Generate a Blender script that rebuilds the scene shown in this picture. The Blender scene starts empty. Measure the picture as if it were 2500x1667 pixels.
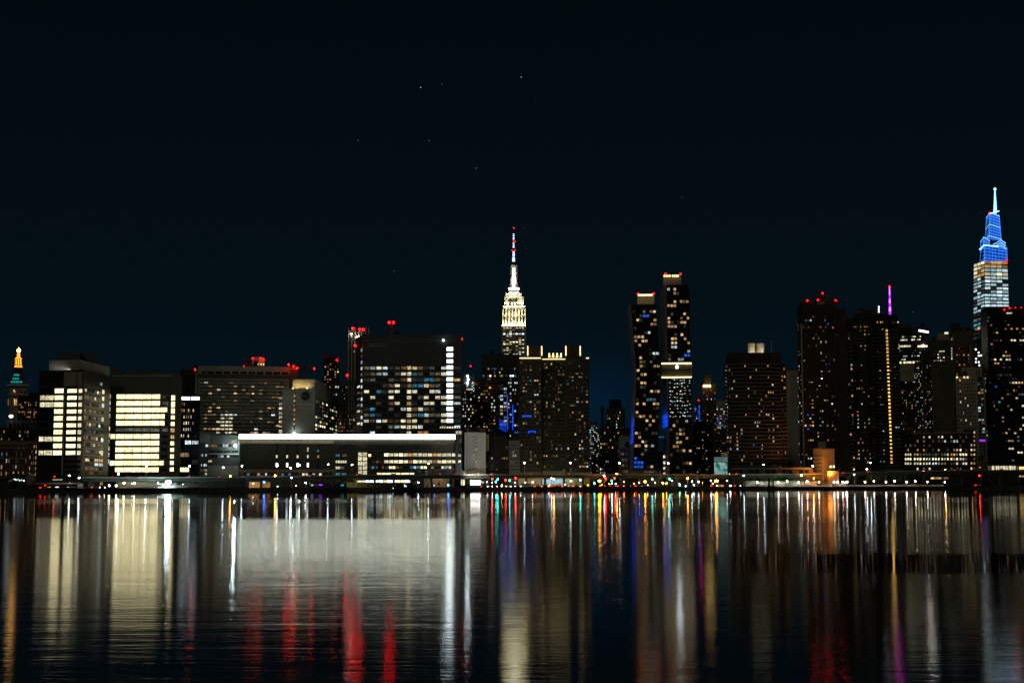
import bpy, math, random
from mathutils import Vector, Matrix
R = math.radians
sc = bpy.context.scene
COL = sc.collection
rng = random.Random(7)

# ------------------------------------------------------------------ camera
F = 3580.0                       # focal length in photo pixels (photo 2500 wide)
CX, CY, HOR = 1250.0, 833.5, 1181.0
CAM = Vector((0, 0, 4.2))
pit = math.atan((HOR - CY) / F)
rol = R(0.1)
RTV = Vector((1, 0, 0)); FWD = Vector((0, math.cos(pit), math.sin(pit))); UPV = Vector((0, -math.sin(pit), math.cos(pit)))
rv = RTV * math.cos(rol) - UPV * math.sin(rol)
uv = UPV * math.cos(rol) + RTV * math.sin(rol)
cd = bpy.data.cameras.new('camera'); cam = bpy.data.objects.new('camera', cd); COL.objects.link(cam)
cd.sensor_width = 36; cd.sensor_fit = 'HORIZONTAL'; cd.lens = 36 * F / 2500
cd.clip_start = 0.5; cd.clip_end = 60000
m = Matrix((rv, uv, -FWD)).transposed().to_4x4(); m.translation = CAM
cam.matrix_world = m
sc.camera = cam

def ray(px, py):
    return FWD + rv * ((px - CX) / F) + uv * ((CY - py) / F)
def pt(px, py, Y):
    d = ray(px, py); return CAM + d * (Y / d.y)
ZM = {1: (0, 820, 3.919), 2: (400, 820, 3.919), 3: (800, 760, 3.408), 4: (1120, 820, 3.919), 5: (1440, 640, 2.703),
      6: (1740, 820, 3.921), 7: (2080, 720, 3.136), 8: (1180, 540, 4.353), 9: (2340, 440, 3.92), 10: (1920, 690, 7.84),
      11: (1920, 880, 5.227), 12: (2180, 760, 7.35), 13: (2180, 950, 6.534), 14: (860, 790, 8.4), 15: (640, 930, 10.4545), 16: (1000, 1050, 10.455)}
def z(n, x, y):
    a, b, s = ZM[n]; return (a + x / s, b + y / s)
def L(n, k, *xy):
    return [z(n, x, y) + (k,) for x, y in xy]
GZ = 2.0                         # level of the far bank

# ------------------------------------------------------------------ materials
MAT = {}
def nt(name):
    m = bpy.data.materials.new(name); m.use_nodes = True; t = m.node_tree; t.nodes.clear()
    o = t.nodes.new('ShaderNodeOutputMaterial'); MAT[name] = m; return m, t, o
def surf(name, col, rough=.75, var=.25, scale=.4, metal=0, spec=.4, brick=None, bump=0):
    m, t, o = nt(name); N = t.nodes; K = t.links
    b = N.new('ShaderNodeBsdfPrincipled'); K.new(b.outputs[0], o.inputs[0])
    b.inputs['Roughness'].default_value = rough; b.inputs['Metallic'].default_value = metal
    b.inputs['Specular IOR Level'].default_value = spec
    tc = N.new('ShaderNodeTexCoord')
    n1 = N.new('ShaderNodeTexNoise'); n1.inputs['Scale'].default_value = scale; n1.inputs['Detail'].default_value = 5
    K.new(tc.outputs['Object'], n1.inputs['Vector'])
    rp = N.new('ShaderNodeMapRange'); rp.inputs['From Min'].default_value = .3; rp.inputs['From Max'].default_value = .7
    rp.inputs['To Min'].default_value = 1 - var; rp.inputs['To Max'].default_value = 1 + var
    K.new(n1.outputs['Fac'], rp.inputs['Value'])
    mx = N.new('ShaderNodeVectorMath'); mx.operation = 'SCALE'
    K.new(rp.outputs[0], mx.inputs['Scale'])
    if brick:
        w = N.new('ShaderNodeTexBrick'); w.inputs['Scale'].default_value = 1
        w.inputs['Brick Width'].default_value = brick[0]; w.inputs['Row Height'].default_value = brick[1]
        w.inputs['Mortar Size'].default_value = brick[2]
        w.inputs['Color1'].default_value = (*col, 1); w.inputs['Color2'].default_value = (*[c * .82 for c in col], 1)
        w.inputs['Mortar'].default_value = (*[c * brick[3] for c in col], 1)
        sp = N.new('ShaderNodeSeparateXYZ'); K.new(tc.outputs['Object'], sp.inputs[0])
        ad = N.new('ShaderNodeMath'); ad.operation = 'ADD'; K.new(sp.outputs[0], ad.inputs[0]); K.new(sp.outputs[1], ad.inputs[1])
        cb = N.new('ShaderNodeCombineXYZ'); K.new(ad.outputs[0], cb.inputs[0]); K.new(sp.outputs[2], cb.inputs[1])
        K.new(cb.outputs[0], w.inputs['Vector']); K.new(w.outputs['Color'], mx.inputs[0])
    else:
        mx.inputs[0].default_value = col
    K.new(mx.outputs[0], b.inputs['Base Color'])
    if bump:
        bp = N.new('ShaderNodeBump'); bp.inputs['Strength'].default_value = bump; K.new(n1.outputs['Fac'], bp.inputs['Height']); K.new(bp.outputs[0], b.inputs['Normal'])
    return m
def glow(name, col, s):                 # plain lamp lens
    m, t, o = nt(name); e = t.nodes.new('ShaderNodeEmission'); e.inputs[0].default_value = (*col, 1); e.inputs[1].default_value = s
    t.links.new(e.outputs[0], o.inputs[0]); return m
def lit(name, col, s, lo=.35, hi=1.25, nlo=.45, nsc=.55, sampling=None):   # a lit room behind glass: brightness differs from room to room
    m, t, o = nt(name); N = t.nodes; K = t.links
    e = N.new('ShaderNodeEmission'); e.inputs[0].default_value = (*col, 1); K.new(e.outputs[0], o.inputs[0])
    oi = N.new('ShaderNodeObjectInfo'); r1 = N.new('ShaderNodeMapRange'); K.new(oi.outputs['Random'], r1.inputs['Value'])
    r1.inputs['To Min'].default_value = lo; r1.inputs['To Max'].default_value = hi
    g = N.new('ShaderNodeNewGeometry'); n1 = N.new('ShaderNodeTexNoise'); n1.inputs['Scale'].default_value = nsc; n1.inputs['Detail'].default_value = 3
    K.new(g.outputs['Position'], n1.inputs['Vector'])
    r2 = N.new('ShaderNodeMapRange'); r2.inputs['From Min'].default_value = .35; r2.inputs['From Max'].default_value = .65
    r2.inputs['To Min'].default_value = nlo; r2.inputs['To Max'].default_value = 1.25; K.new(n1.outputs['Fac'], r2.inputs['Value'])
    a = N.new('ShaderNodeMath'); a.operation = 'MULTIPLY'; K.new(r1.outputs[0], a.inputs[0]); K.new(r2.outputs[0], a.inputs[1])
    b = N.new('ShaderNodeMath'); b.operation = 'MULTIPLY'; b.inputs[1].default_value = s; K.new(a.outputs[0], b.inputs[0])
    K.new(b.outputs[0], e.inputs[1])
    if sampling: m.cycles.emission_sampling = sampling
    return m
surf('brick_brown', (.075, .05, .03), .85, .3, .15, brick=(2.4, .9, .03, .7))
surf('brick_red', (.16, .075, .04), .85, .3, .15, brick=(2.4, .9, .03, .7))
surf('brick_dark', (.032, .026, .018), .85, .35, .15, brick=(2.4, .9, .03, .7))
surf('brick_olive', (.085, .078, .045), .85, .25, .12, brick=(2.4, .9, .03, .7))
surf('concrete', (.27, .26, .22), .85, .2, .12)
surf('concrete_dark', (.08, .078, .064), .85, .25, .12)
surf('concrete_pale', (.5, .49, .44), .85, .12, .1)
surf('white_panel', (.78, .77, .72), .8, .08, .1)
surf('limestone', (.45, .42, .34), .8, .12, .1)
surf('tan_stone', (.30, .24, .16), .85, .2, .12)
surf('panel_grey', (.29, .29, .235), .6, .15, .1, brick=(6, 3.6, .03, .6))
surf('panel_dark', (.034, .037, .034), .45, .2, .1, brick=(5, 3.6, .03, .5))
surf('panel_brown', (.06, .055, .038), .6, .2, .08, brick=(8, 4.2, .02, .6))
surf('curtain_glass', (.012, .014, .016), .35, .3, .2, spec=.22)
surf('lab_glass', (.02, .022, .018), .45, .3, .2, spec=.10)
surf('curtain_green', (.02, .03, .028), .35, .3, .2, spec=.25)
surf('copper_panel', (.03, .024, .02), .4, .4, .3, metal=.3)
surf('black_metal', (.015, .015, .016), .5, .2, .5, metal=.2)
surf('frame_metal', (.03, .03, .03), .5, .2, .5)
surf('steel_grey', (.30, .31, .31), .45, .15, .6, metal=.5)
surf('white_metal', (.6, .6, .58), .5, .1, .6)
surf('dark_pane', (.010, .011, .013), .2, .3, .3, spec=.3)
surf('blind_pane', (.34, .335, .27), .6, .35, .5)
surf('balcony_slab', (.095, .09, .068), .85, .2, .2)
surf('asphalt', (.045, .045, .046), .9, .3, .6)
surf('ground_soil', (.06, .055, .045), .95, .4, .05)
surf('quay_stone', (.10, .09, .075), .9, .4, .5, brick=(3, .9, .04, .5))
surf('quay_pale', (.55, .44, .38), .9, .25, .5)
surf('steel_green', (.05, .075, .055), .6, .25, .4)
surf('bark', (.06, .045, .03), .9, .3, 2)
surf('leaf_lit', (.08, .13, .03), .7, .5, .6)  # raised green: lamp light on the crowns is put into the colour
surf('leaf_unlit', (.035, .055, .02), .7, .5, .6)  # same foliage coloured darker where lamp light does not reach
surf('hull_black', (.02, .02, .022), .5, .3, .4)
surf('timber', (.03, .025, .02), .9, .4, 1.2)
for i, c in enumerate([(.25, .25, .26), (.03, .03, .035), (.3, .03, .025), (.5, .5, .5), (.03, .06, .14)]):
    surf('car_paint_%d' % i, c, .3, .05, .5, metal=.3)
surf('rubber', (.012, .012, .012), .9)
surf('taxi_yellow', (.55, .33, .02), .35, .05, .5)
lit('W', (1.0, .86, .47), 2.1, .8, 1.1, .55, .9)
lit('V', (1.0, .91, .58), 1.15, .5, 1.15, .4, .9)
lit('C', (.74, .93, 1.0), 1.2, .3, 1.2, .3, .9)
lit('S', (.85, .97, 1.0), 3.0, .9, 1.1, .8, .8)
lit('Y', (1.0, .54, .17), .8, .3, 1.25, .25, .8)
lit('P', (1.0, .64, .30), .85, .2, 1.35, .2, .9)
lit('O', (1.0, .46, .14), .8, .3, 1.2, .3, .8)
lit('B', (.02, .14, 1.0), .75, .7, 1.2, .6, .8)
lit('T', (.08, .50, .75), .55, .4, 1.2, .3, .8)
lit('N', (1.0, .60, .27), .21, .1, 1.3, .2, .9, 'NONE')
lit('D', (1.0, .85, .58), .04, .3, 1.3, .2, .7, 'NONE')
lit('G', (.75, .95, .9), .03, .3, 1.3, .2, .7, 'NONE')
lit('A', (1.0, .56, .13), 1.7, .9, 1.1, .8, .8)
lit('Q', (.95, .97, .78), .13, .3, 1.3, .2, .9)
lit('U', (.50, .84, .88), .9, .5, 1.3, .3, .35)
glow('bar_white', (.95, 1.0, .82), 7)
glow('beacon_red', (1.0, .0015, .0012), 46)
glow('beacon_mid', (1.0, .0025, .002), 22)
glow('beacon_faint', (1.0, .004, .003), 12)
glow('lamp_white', (.78, .97, 1.0), 62)
glow('lamp_flood', (.72, .97, 1.0), 360)
glow('lamp_amber', (1.0, .37, .025), 95)
glow('lamp_sodium', (1.0, .31, .012), 120)
glow('lamp_globe', (1.0, .84, .70), 60)
glow('lamp_cyan', (.03, .80, .72), 40)
glow('lamp_stop', (1.0, .012, .006), 55)
glow('lamp_blue', (.015, .10, 1.0), 60)
glow('lamp_green', (.02, .8, .3), 60)
glow('tail_red', (1.0, .01, .006), 13)
glow('head_white', (1.0, .93, .8), 30)
glow('shop_white', (1.0, .97, .92), 9)
glow('led_blue', (.004, .07, 1.0), 1.5)
glow('led_crown', (.05, .26, 1.0), 1.7)
glow('led_cyan', (.25, .60, 1.0), 1.9)
glow('led_cyan_white', (.24, .62, 1.0), 3.2)
glow('led_purple', (.30, .015, 1.0), 2.6)
glow('led_magenta', (.75, .12, 1.0), 3.2)
glow('led_warm', (1.0, .72, .34), 2.6)
glow('led_pale', (.9, .95, 1.0), 3)
glow('led_bead', (.55, .70, 1.0), 2.2)
glow('led_amber', (1.0, .32, .025), 2.2)
glow('led_red', (1.0, .02, .008), 1.6)
glow('led_gold', (1.0, .62, .16), 9)
glow('led_teal', (.01, .35, .28), .9)
lit('crown_glass', (.012, .12, .95), .50, .9, 1.1, .4, .12)
glow('star_glow', (.9, .95, 1.0), 1.2)

# ------------------------------------------------------------------ mesh helpers
class MB:
    def __init__(s): s.v = []; s.f = []; s.m = []; s.mats = []
    def mi(s, mat):
        if mat not in s.mats: s.mats.append(mat)
        return s.mats.index(mat)
    def face(s, pts, mat):
        n = len(s.v); s.v += [tuple(p) for p in pts]; s.f.append(tuple(range(n, n + len(pts)))); s.m.append(s.mi(mat))
    def prism(s, bot, top, mat, cap=True, base=True):
        n = len(bot); k = len(s.v); s.v += [tuple(p) for p in bot] + [tuple(p) for p in top]; j = s.mi(mat)
        for i in range(n):
            a, b = i, (i + 1) % n
            s.f.append((k + a, k + b, k + n + b, k + n + a)); s.m.append(j)
        if cap: s.f.append(tuple(k + n + i for i in range(n))); s.m.append(j)
        if base: s.f.append(tuple(k + n - 1 - i for i in range(n))); s.m.append(j)
    def box(s, c, h, mat, yaw=0):
        cs, sn = math.cos(yaw), math.sin(yaw); x, y, zz = h
        P = [(c[0] + a * x * cs - b * y * sn, c[1] + a * x * sn + b * y * cs) for a, b in ((-1, -1), (1, -1), (1, 1), (-1, 1))]
        s.prism([(p[0], p[1], c[2] - zz) for p in P], [(p[0], p[1], c[2] + zz) for p in P], mat)
    def cyl(s, a, b, ra, rb, mat, n=8):
        a = Vector(a); b = Vector(b); d = (b - a).normalized(); e = d.orthogonal().normalized(); g = d.cross(e)
        A = [a + (e * math.cos(2 * math.pi * i / n) + g * math.sin(2 * math.pi * i / n)) * ra for i in range(n)]
        B = [b + (e * math.cos(2 * math.pi * i / n) + g * math.sin(2 * math.pi * i / n)) * rb for i in range(n)]
        s.prism(A, B, mat)
    def ball(s, c, r, mat, nu=8, nv=5, sq=1.0):
        c = Vector(c); j = s.mi(mat); k = len(s.v)
        s.v.append(tuple(c + Vector((0, 0, -r * sq))))
        for i in range(1, nv):
            t = math.pi * i / nv - math.pi / 2
            for q in range(nu):
                p = 2 * math.pi * q / nu
                s.v.append(tuple(c + Vector((r * math.cos(t) * math.cos(p), r * math.cos(t) * math.sin(p), r * sq * math.sin(t)))))
        s.v.append(tuple(c + Vector((0, 0, r * sq)))); e = len(s.v) - 1
        for q in range(nu):
            q2 = (q + 1) % nu
            s.f.append((k, k + 1 + q2, k + 1 + q)); s.m.append(j)
            for i in range(nv - 2):
                o = k + 1 + i * nu
                s.f.append((o + q, o + q2, o + nu + q2, o + nu + q)); s.m.append(j)
            o = k + 1 + (nv - 2) * nu
            s.f.append((o + q, o + q2, e)); s.m.append(j)
    def mesh(s, name, off=(0, 0, 0)):
        me = bpy.data.meshes.new(name)
        me.from_pydata([(v[0] - off[0], v[1] - off[1], v[2] - off[2]) for v in s.v], [], s.f)
        for a in s.mats: me.materials.append(MAT[a])
        me.polygons.foreach_set('material_index', s.m); me.update(); return me
    def build(s, name, parent=None, off=None):
        if off is None: off = parent_off(parent)
        o = bpy.data.objects.new(name, s.mesh(name, off)); COL.objects.link(o)
        if parent: o.parent = parent
        return o
def parent_off(p):
    o = Vector((0, 0, 0))
    while p is not None: o += p.location; p = p.parent
    return o
def tag(o, label=None, cat=None, group=None, kind=None):
    if label: o['label'] = label
    if cat: o['category'] = cat
    if group: o['group'] = group
    if kind: o['kind'] = kind
    return o
def thing(name, label, cat, loc=(0, 0, 0), group=None):
    o = bpy.data.objects.new(name, None); o.empty_display_size = 1; COL.objects.link(o); o.location = loc
    return tag(o, label, cat, group)
def copy_tree(o, parent=None):
    c = o.copy(); COL.objects.link(c); c.parent = parent
    for ch in list(o.children): copy_tree(ch, c)
    return c
def area(loc, aim, sx, sy, col, power, spread=150):
    l = bpy.data.lights.new('floodlight', 'AREA'); l.shape = 'RECTANGLE'; l.size = sx; l.size_y = sy; l.energy = power; l.color = col; l.spread = R(spread)  # this name serves real floodlights and added fill lights alike
    o = bpy.data.objects.new('floodlight', l); COL.objects.link(o); o.location = loc
    o.rotation_euler = (Vector(aim) - Vector(loc)).to_track_quat('-Z', 'Y').to_euler(); return o

# ------------------------------------------------------------------ facades
WM = {}
def window_mesh(nx, nz, mat, fr=.05):
    key = (nx, nz, mat, fr)
    if key in WM: return WM[key]
    b = MB(); y = -.07
    b.face([(-.5, y, -.5), (.5, y, -.5), (.5, y, .5), (-.5, y, .5)], mat)
    def bar(x0, z0, x1, z1):
        b.face([(x0, -.13, z0), (x1, -.13, z0), (x1, -.13, z1), (x0, -.13, z1)], 'frame_metal')
    bar(-.5, -.5, .5, -.5 + fr); bar(-.5, .5 - fr, .5, .5); bar(-.5, -.5 + fr, -.5 + fr, .5 - fr); bar(.5 - fr, -.5 + fr, .5, .5 - fr)
    for i in range(1, nx):
        x = -.5 + i / nx; bar(x - fr * .35, -.5 + fr, x + fr * .35, .5 - fr)
    for i in range(1, nz):
        q = -.5 + i / nz; bar(-.5 + fr, q - fr * .35, .5 - fr, q + fr * .35)
    P = [(-.5, -.5), (.5, -.5), (.5, .5), (-.5, .5)]
    for i in range(4):
        a, c = P[i], P[(i + 1) % 4]
        b.face([(a[0], 0, a[1]), (c[0], 0, c[1]), (c[0], -.13, c[1]), (a[0], -.13, a[1])], 'frame_metal')
    WM[key] = b.mesh('window'); return WM[key]

class Face:
    def __init__(s, B, P, Q, z0, z1):
        s.B = B; s.P = Vector(P); s.Q = Vector(Q); d = s.Q - s.P; s.len = d.length; s.d = d / s.len
        s.n = Vector((s.d.y, -s.d.x)); s.yaw = math.atan2(s.d.y, s.d.x); s.z0 = z0; s.z1 = z1
    def hit(s, px, py):
        d = ray(px, py); o = Vector((CAM.x, CAM.y))
        t = (s.P - o).dot(s.n) / Vector((d.x, d.y)).dot(s.n)
        p = CAM + d * t
        return (Vector((p.x, p.y)) - s.P).dot(s.d), p.z
    def pos(s, a, zz, out=0):
        p = s.P + s.d * a + s.n * out; return Vector((p.x, p.y, zz))
    def rect(s, px0, py0, px1, py1):
        xm, ym = (px0 + px1) / 2, (py0 + py1) / 2
        return s.hit(px0, ym)[0], s.hit(px1, ym)[0], s.hit(xm, py1)[1], s.hit(xm, py0)[1]
    def win(s, a, zz, w, h, k, nx=2, nz=1, fr=.05):
        s.B.wins.append((s, a, zz, w, h, k, nx, nz, fr))
    def winp(s, px0, py0, px1, py1, k, nx=2, nz=1, fr=.05):
        a0, a1, z0, z1 = s.rect(px0, py0, px1, py1)
        s.win((a0 + a1) / 2, (z0 + z1) / 2, a1 - a0, z1 - z0, k, nx, nz, fr)
    def grid(s, px0, py0, px1, py1, cols, rows, fw=.7, fh=.55, lits=(), prob=.06, kinds='YYPPOCD', dark='dark_pane', dim=.15, nx=2, nz=1, skip=None, keepdark=True):
        a0, a1, z0, z1 = s.rect(px0, py0, px1, py1); dw = (a1 - a0) / cols; dh = (z1 - z0) / rows
        st = {}
        for px, py, k in lits:
            a, zz = s.hit(px, py); i = int((a - a0) // dw); j = int((z1 - zz) // dh)
            if 0 <= i < cols and 0 <= j < rows: st[(i, j)] = k
        for j in range(rows):
            for i in range(cols):
                if skip and skip(i, j): continue
                k = st.get((i, j))
                if k is None:
                    r = rng.random()
                    k = rng.choice(kinds) if r < prob else (rng.choice('DNGN') if r < prob + dim else dark)
                if k == dark and not keepdark: continue
                ww, sh = 1.0, 0.0
                if k in 'PYONCD' and nx < 3 and fw < .85:      # half drawn curtains and narrow panes
                    ww = rng.choice((1, 1, 1, .75, .55)); sh = rng.choice((-1, 1)) * (1 - ww) / 2
                s.win(a0 + (i + .5 + sh * fw) * dw, z1 - (j + .5) * dh, dw * fw * ww, dh * fh, k, nx if ww > .8 else 1, nz)
    def bands(s, mb, px0, py0, px1, py1, rows, frac=.25, out=.35, mat='balcony_slab', phase=1.0, inset=.4):
        a0, a1, z0, z1 = s.rect(px0, py0, px1, py1); dh = (z1 - z0) / rows; a0 += inset; a1 -= inset
        for j in range(rows + 1):
            zz = z1 - (j + phase - 1) * dh
            p = s.pos((a0 + a1) / 2, zz, out / 2)
            mb.box(p, ((a1 - a0) / 2, out / 2 + .01, dh * frac / 2), mat, s.yaw)
    def panel(s, mb, px0, py0, px1, py1, mat, out=.25):
        a0, a1, z0, z1 = s.rect(px0, py0, px1, py1)
        mb.box(s.pos((a0 + a1) / 2, (z0 + z1) / 2, out / 2), (abs(a1 - a0) / 2, out / 2 + .01, abs(z1 - z0) / 2), mat, s.yaw)

def facing(px0, px1, py, Y):
    """front edge, square to the line of sight, between two photo columns at depth Y"""
    a = pt(px0, py, Y); b = pt(px1, py, Y); c = (a + b) / 2
    th = math.atan2(c.x, c.y); n = Vector((math.sin(th), math.cos(th))); k = n.dot(Vector((c.x, c.y)))
    out = []
    for q in (a, b):
        v = Vector((q.x, q.y)) - Vector((CAM.x, CAM.y)); out.append(v * (k / n.dot(v)))
    return out

NOROOF = ('emergency_block', 'laboratory_tower', 'hospital_wing', 'glass_stair_tower', 'twin_top_apartments', 'rounded_tower', 'roof_shed', 'corner_shed', 'corner_glass_tower', 'podium_hall', 'small_orange_shop', 'glass_pavilion', 'amber_lit_house', 'connecting_wing', 'slender_tower')
class Bld:
    """a building: an Empty at its base, a wall part, windows and whatever else is added"""
    def __init__(s, name, label, px, py, Y, D=28, mat='concrete_dark', chain=None, cat='building', group=None, roofmat='concrete_dark', parapet=.8):
        s.wins = []; s.Y = Y; s.mat = mat; s.name = name
        if chain:
            P = [Vector((pt(x, py, yy).x, yy)) for x, yy in chain]
            zt = pt(chain[0][0], py, chain[0][1]).z
            if len(P) == 3: foot = [P[0], P[1], P[2], P[0] + P[2] - P[1]]
            else:
                nb = ((P[-1] + P[0]) / 2).normalized(); foot = P + [P[-1] + nb * D, P[0] + nb * D]
        else:
            P = facing(px[0], px[1], py, Y); zt = pt((px[0] + px[1]) / 2, py, Y).z
            d = (P[1] - P[0]).normalized(); nb = Vector((-d.y, d.x)); foot = P + [P[1] + nb * D, P[0] + nb * D]
        c = sum(foot, Vector((0, 0))) / len(foot)
        s.root = thing(name, label, cat, (c.x, c.y, GZ), group)
        s.foot = foot; s.zt = zt; s.wall = MB()
        s.wall.prism([(p.x, p.y, GZ) for p in foot], [(p.x, p.y, zt) for p in foot], mat)
        s.faces = [Face(s, P[i], P[i + 1], GZ, zt) for i in range(len(P) - 1)]
        if parapet: s.parapet(zt, parapet, foot, mat)
        s.extra = {}
    def parapet(s, zt, h, foot, mat):
        c = sum(foot, Vector((0, 0))) / len(foot); n = len(foot)
        for i in range(n):
            a, b = foot[i], foot[(i + 1) % n]; d = (b - a).normalized(); L_ = (b - a).length
            nn = Vector((d.y, -d.x)); m_ = (a + b) / 2 - nn * .35
            s.wall.box((m_.x, m_.y, zt + h / 2), (L_ / 2 - .36, .25, h / 2 - .004), mat, math.atan2(d.y, d.x))
    def f(s, i=0): return s.faces[i]
    def block(s, px0, px1, py, name='penthouse', Y=None, D=None, mat=None, pyb=None, part=True):
        """a box standing on the roof (or from pyb up); returns its front face"""
        Y = Y or s.Y + 3; P = facing(px0, px1, py, Y); zt = pt((px0 + px1) / 2, py, Y).z
        zb = s.zt if pyb is None else pt((px0 + px1) / 2, pyb, Y).z
        d = (P[1] - P[0]).normalized(); nb = Vector((-d.y, d.x)); D = D or max(6, (P[1] - P[0]).length * .7)
        ft = P + [P[1] + nb * D, P[0] + nb * D]
        b = MB(); b.prism([(p.x, p.y, zb + .02) for p in ft], [(p.x, p.y, zt) for p in ft], mat or s.mat)
        o = b.build(name, s.root); fc = Face(s, P[0], P[1], zb, zt); fc.obj = o; fc.foot = ft; return fc
    def mb(s, name):
        return s.extra.setdefault(name, MB())
    def beacon(s, px, py, Y=None, mat='beacon_red', r=.75):
        Y = Y or s.Y + 2; p = pt(px, py, Y); b = MB(); b.ball(p, r, mat, 7, 5); b.cyl(p - Vector((0, 0, r + 1.2)), p - Vector((0, 0, r * .8)), .15, .15, 'black_metal', 6)
        return b.build('beacon', s.root)
    def strip(s, face, px0, py0, px1, py1, mat, name='light_strip', out=.4):
        b = MB(); face.panel(b, px0, py0, px1, py1, mat, out); return b.build(name, s.root)
    def roofbits(s):
        r_ = random.Random(len(s.wins) + int(s.zt * 7)); P, Q = s.foot[0], s.foot[len(s.faces)]; d = Q - P; Lw = d.length; d = d / Lw; n = (s.foot[-1] - P).normalized(); yaw = math.atan2(d.y, d.x)
        for k in range(r_.randint(2, 4)):
            a = r_.uniform(.12, .88) * Lw; e = r_.uniform(4, 9); p = P + d * a + n * e; ht = r_.uniform(1.2, 3.4) * (s.Y / 1100) ** .5; b = MB(); kd = r_.choice(('plant_box', 'plant_box', 'water_tank', 'vent_stack'))
            if kd == 'plant_box': b.box((p.x, p.y, s.zt + ht / 2 + .01), (r_.uniform(1.2, 3), r_.uniform(1, 2), ht / 2), 'concrete_dark', yaw)
            elif kd == 'water_tank':
                for ax, ay in ((-1, -1), (1, -1), (1, 1), (-1, 1)): b.cyl((p.x + ax, p.y + ay, s.zt + .01), (p.x + ax, p.y + ay, s.zt + 1.8), .12, .12, 'timber', 4)
                b.cyl((p.x, p.y, s.zt + 1.8), (p.x, p.y, s.zt + 4.6), 1.7, 1.6, 'timber', 12); b.cyl((p.x, p.y, s.zt + 4.6), (p.x, p.y, s.zt + 5.5), 1.75, .1, 'timber', 12)
            else: b.cyl((p.x, p.y, s.zt + .01), (p.x, p.y, s.zt + ht * 1.3), .4, .4, 'steel_grey', 8)
            b.build(kd, s.root)
    def done(s, most=100):
        s.wall.build('wall', s.root)
        if hasattr(s, 'foot') and s.name not in NOROOF: s.roofbits()
        for n, b in s.extra.items():
            if b.f: b.build(n, s.root)
        off = s.root.location
        W = sorted(s.wins, key=lambda w: (w[5] in ('dark_pane', 'blind_pane'), w[5] in 'DG', -w[3] * w[4]))
        for (fc, a, zz, w, h, k, nx, nz, fr) in W[:most]:
            o = bpy.data.objects.new('window', window_mesh(nx, nz, k, fr)); COL.objects.link(o)
            o.parent = s.root; o.location = fc.pos(a, zz) - off; o.rotation_euler = (0, 0, fc.yaw); o.scale = (w, 1, h)
        if len(W) > most:
            b = MB()
            for (fc, a, zz, w, h, k, nx, nz, fr) in W[most:]:
                for q in range(nx):
                    a0 = a - w / 2 + w * q / nx + w * .04; a1 = a - w / 2 + w * (q + 1) / nx - w * .04
                    b.face([fc.pos(a0, zz - h / 2, .07), fc.pos(a1, zz - h / 2, .07), fc.pos(a1, zz + h / 2, .07), fc.pos(a0, zz + h / 2, .07)], k)
            tag(b.build('window', s.root), kind='stuff')
        return s
def text(B, fc, px, py, body, size_px, mat, out=.35, parent=None, name='sign_lettering'):
    a, zz = fc.hit(px, py); c = bpy.data.curves.new('lettering', 'FONT'); c.body = body; c.align_x = 'CENTER'; c.align_y = 'CENTER'
    c.size = size_px * B.Y / F; c.extrude = .05; c.materials.append(MAT[mat])
    tmp = bpy.data.objects.new(name, c); COL.objects.link(tmp); bpy.context.view_layer.update()
    me = bpy.data.meshes.new_from_object(tmp.evaluated_get(bpy.context.evaluated_depsgraph_get())); bpy.data.objects.remove(tmp)
    o = bpy.data.objects.new(name, me); COL.objects.link(o); o.parent = parent or B.root
    o.location = fc.pos(a, zz, out) - parent_off(o.parent); o.rotation_euler = (R(90), 0, fc.yaw); return o
# ------------------------------------------------------------------ world: night sky over the city, an added fill for city glow behind the camera
w = bpy.data.worlds.new('World'); sc.world = w; w.use_nodes = True; t = w.node_tree; t.nodes.clear()
N = t.nodes; K = t.links
o = N.new('ShaderNodeOutputWorld'); bg = N.new('ShaderNodeBackground'); K.new(bg.outputs[0], o.inputs[0])
FILL_EL, FILL_AZ = 34, 196
sky = N.new('ShaderNodeTexSky'); sky.sky_type = 'NISHITA'; sky.sun_disc = False; sky.sun_elevation = R(FILL_EL); sky.sun_rotation = R(FILL_AZ)
tc = N.new('ShaderNodeTexCoord'); sp = N.new('ShaderNodeSeparateXYZ'); K.new(tc.outputs['Generated'], sp.inputs[0])
rp = N.new('ShaderNodeValToRGB'); K.new(sp.outputs[2], rp.inputs[0]); cr = rp.color_ramp
cr.elements[0].position = 0; cr.elements[0].color = (.0010, .0062, .0108, 1)
cr.elements[1].position = 1; cr.elements[1].color = (.0006, .0018, .0030, 1)
for p, c in ((.05, (.0010, .0056, .0096)), (.12, (.0010, .0047, .0076)), (.20, (.0010, .0038, .0060)), (.32, (.0009, .0030, .0046))):
    e = cr.elements.new(p); e.color = (*c, 1)
# the glow of the streets beyond: a bluer patch of sky low over the gap between the towers
g0 = (pt(1450, 1010, 100) - CAM).normalized()
dt = N.new('ShaderNodeVectorMath'); dt.operation = 'DISTANCE'; dt.inputs[1].default_value = g0
nm = N.new('ShaderNodeVectorMath'); nm.operation = 'NORMALIZE'; K.new(tc.outputs['Generated'], nm.inputs[0]); K.new(nm.outputs[0], dt.inputs[0])
mr = N.new('ShaderNodeMapRange'); mr.interpolation_type = 'SMOOTHERSTEP'; mr.inputs['From Min'].default_value = 0; mr.inputs['From Max'].default_value = .060
mr.inputs['To Min'].default_value = 1; mr.inputs['To Max'].default_value = 0; K.new(dt.outputs['Value'], mr.inputs['Value'])
gl = N.new('ShaderNodeVectorMath'); gl.operation = 'SCALE'; gl.inputs[0].default_value = (0, .004, .016); K.new(mr.outputs[0], gl.inputs['Scale'])
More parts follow.
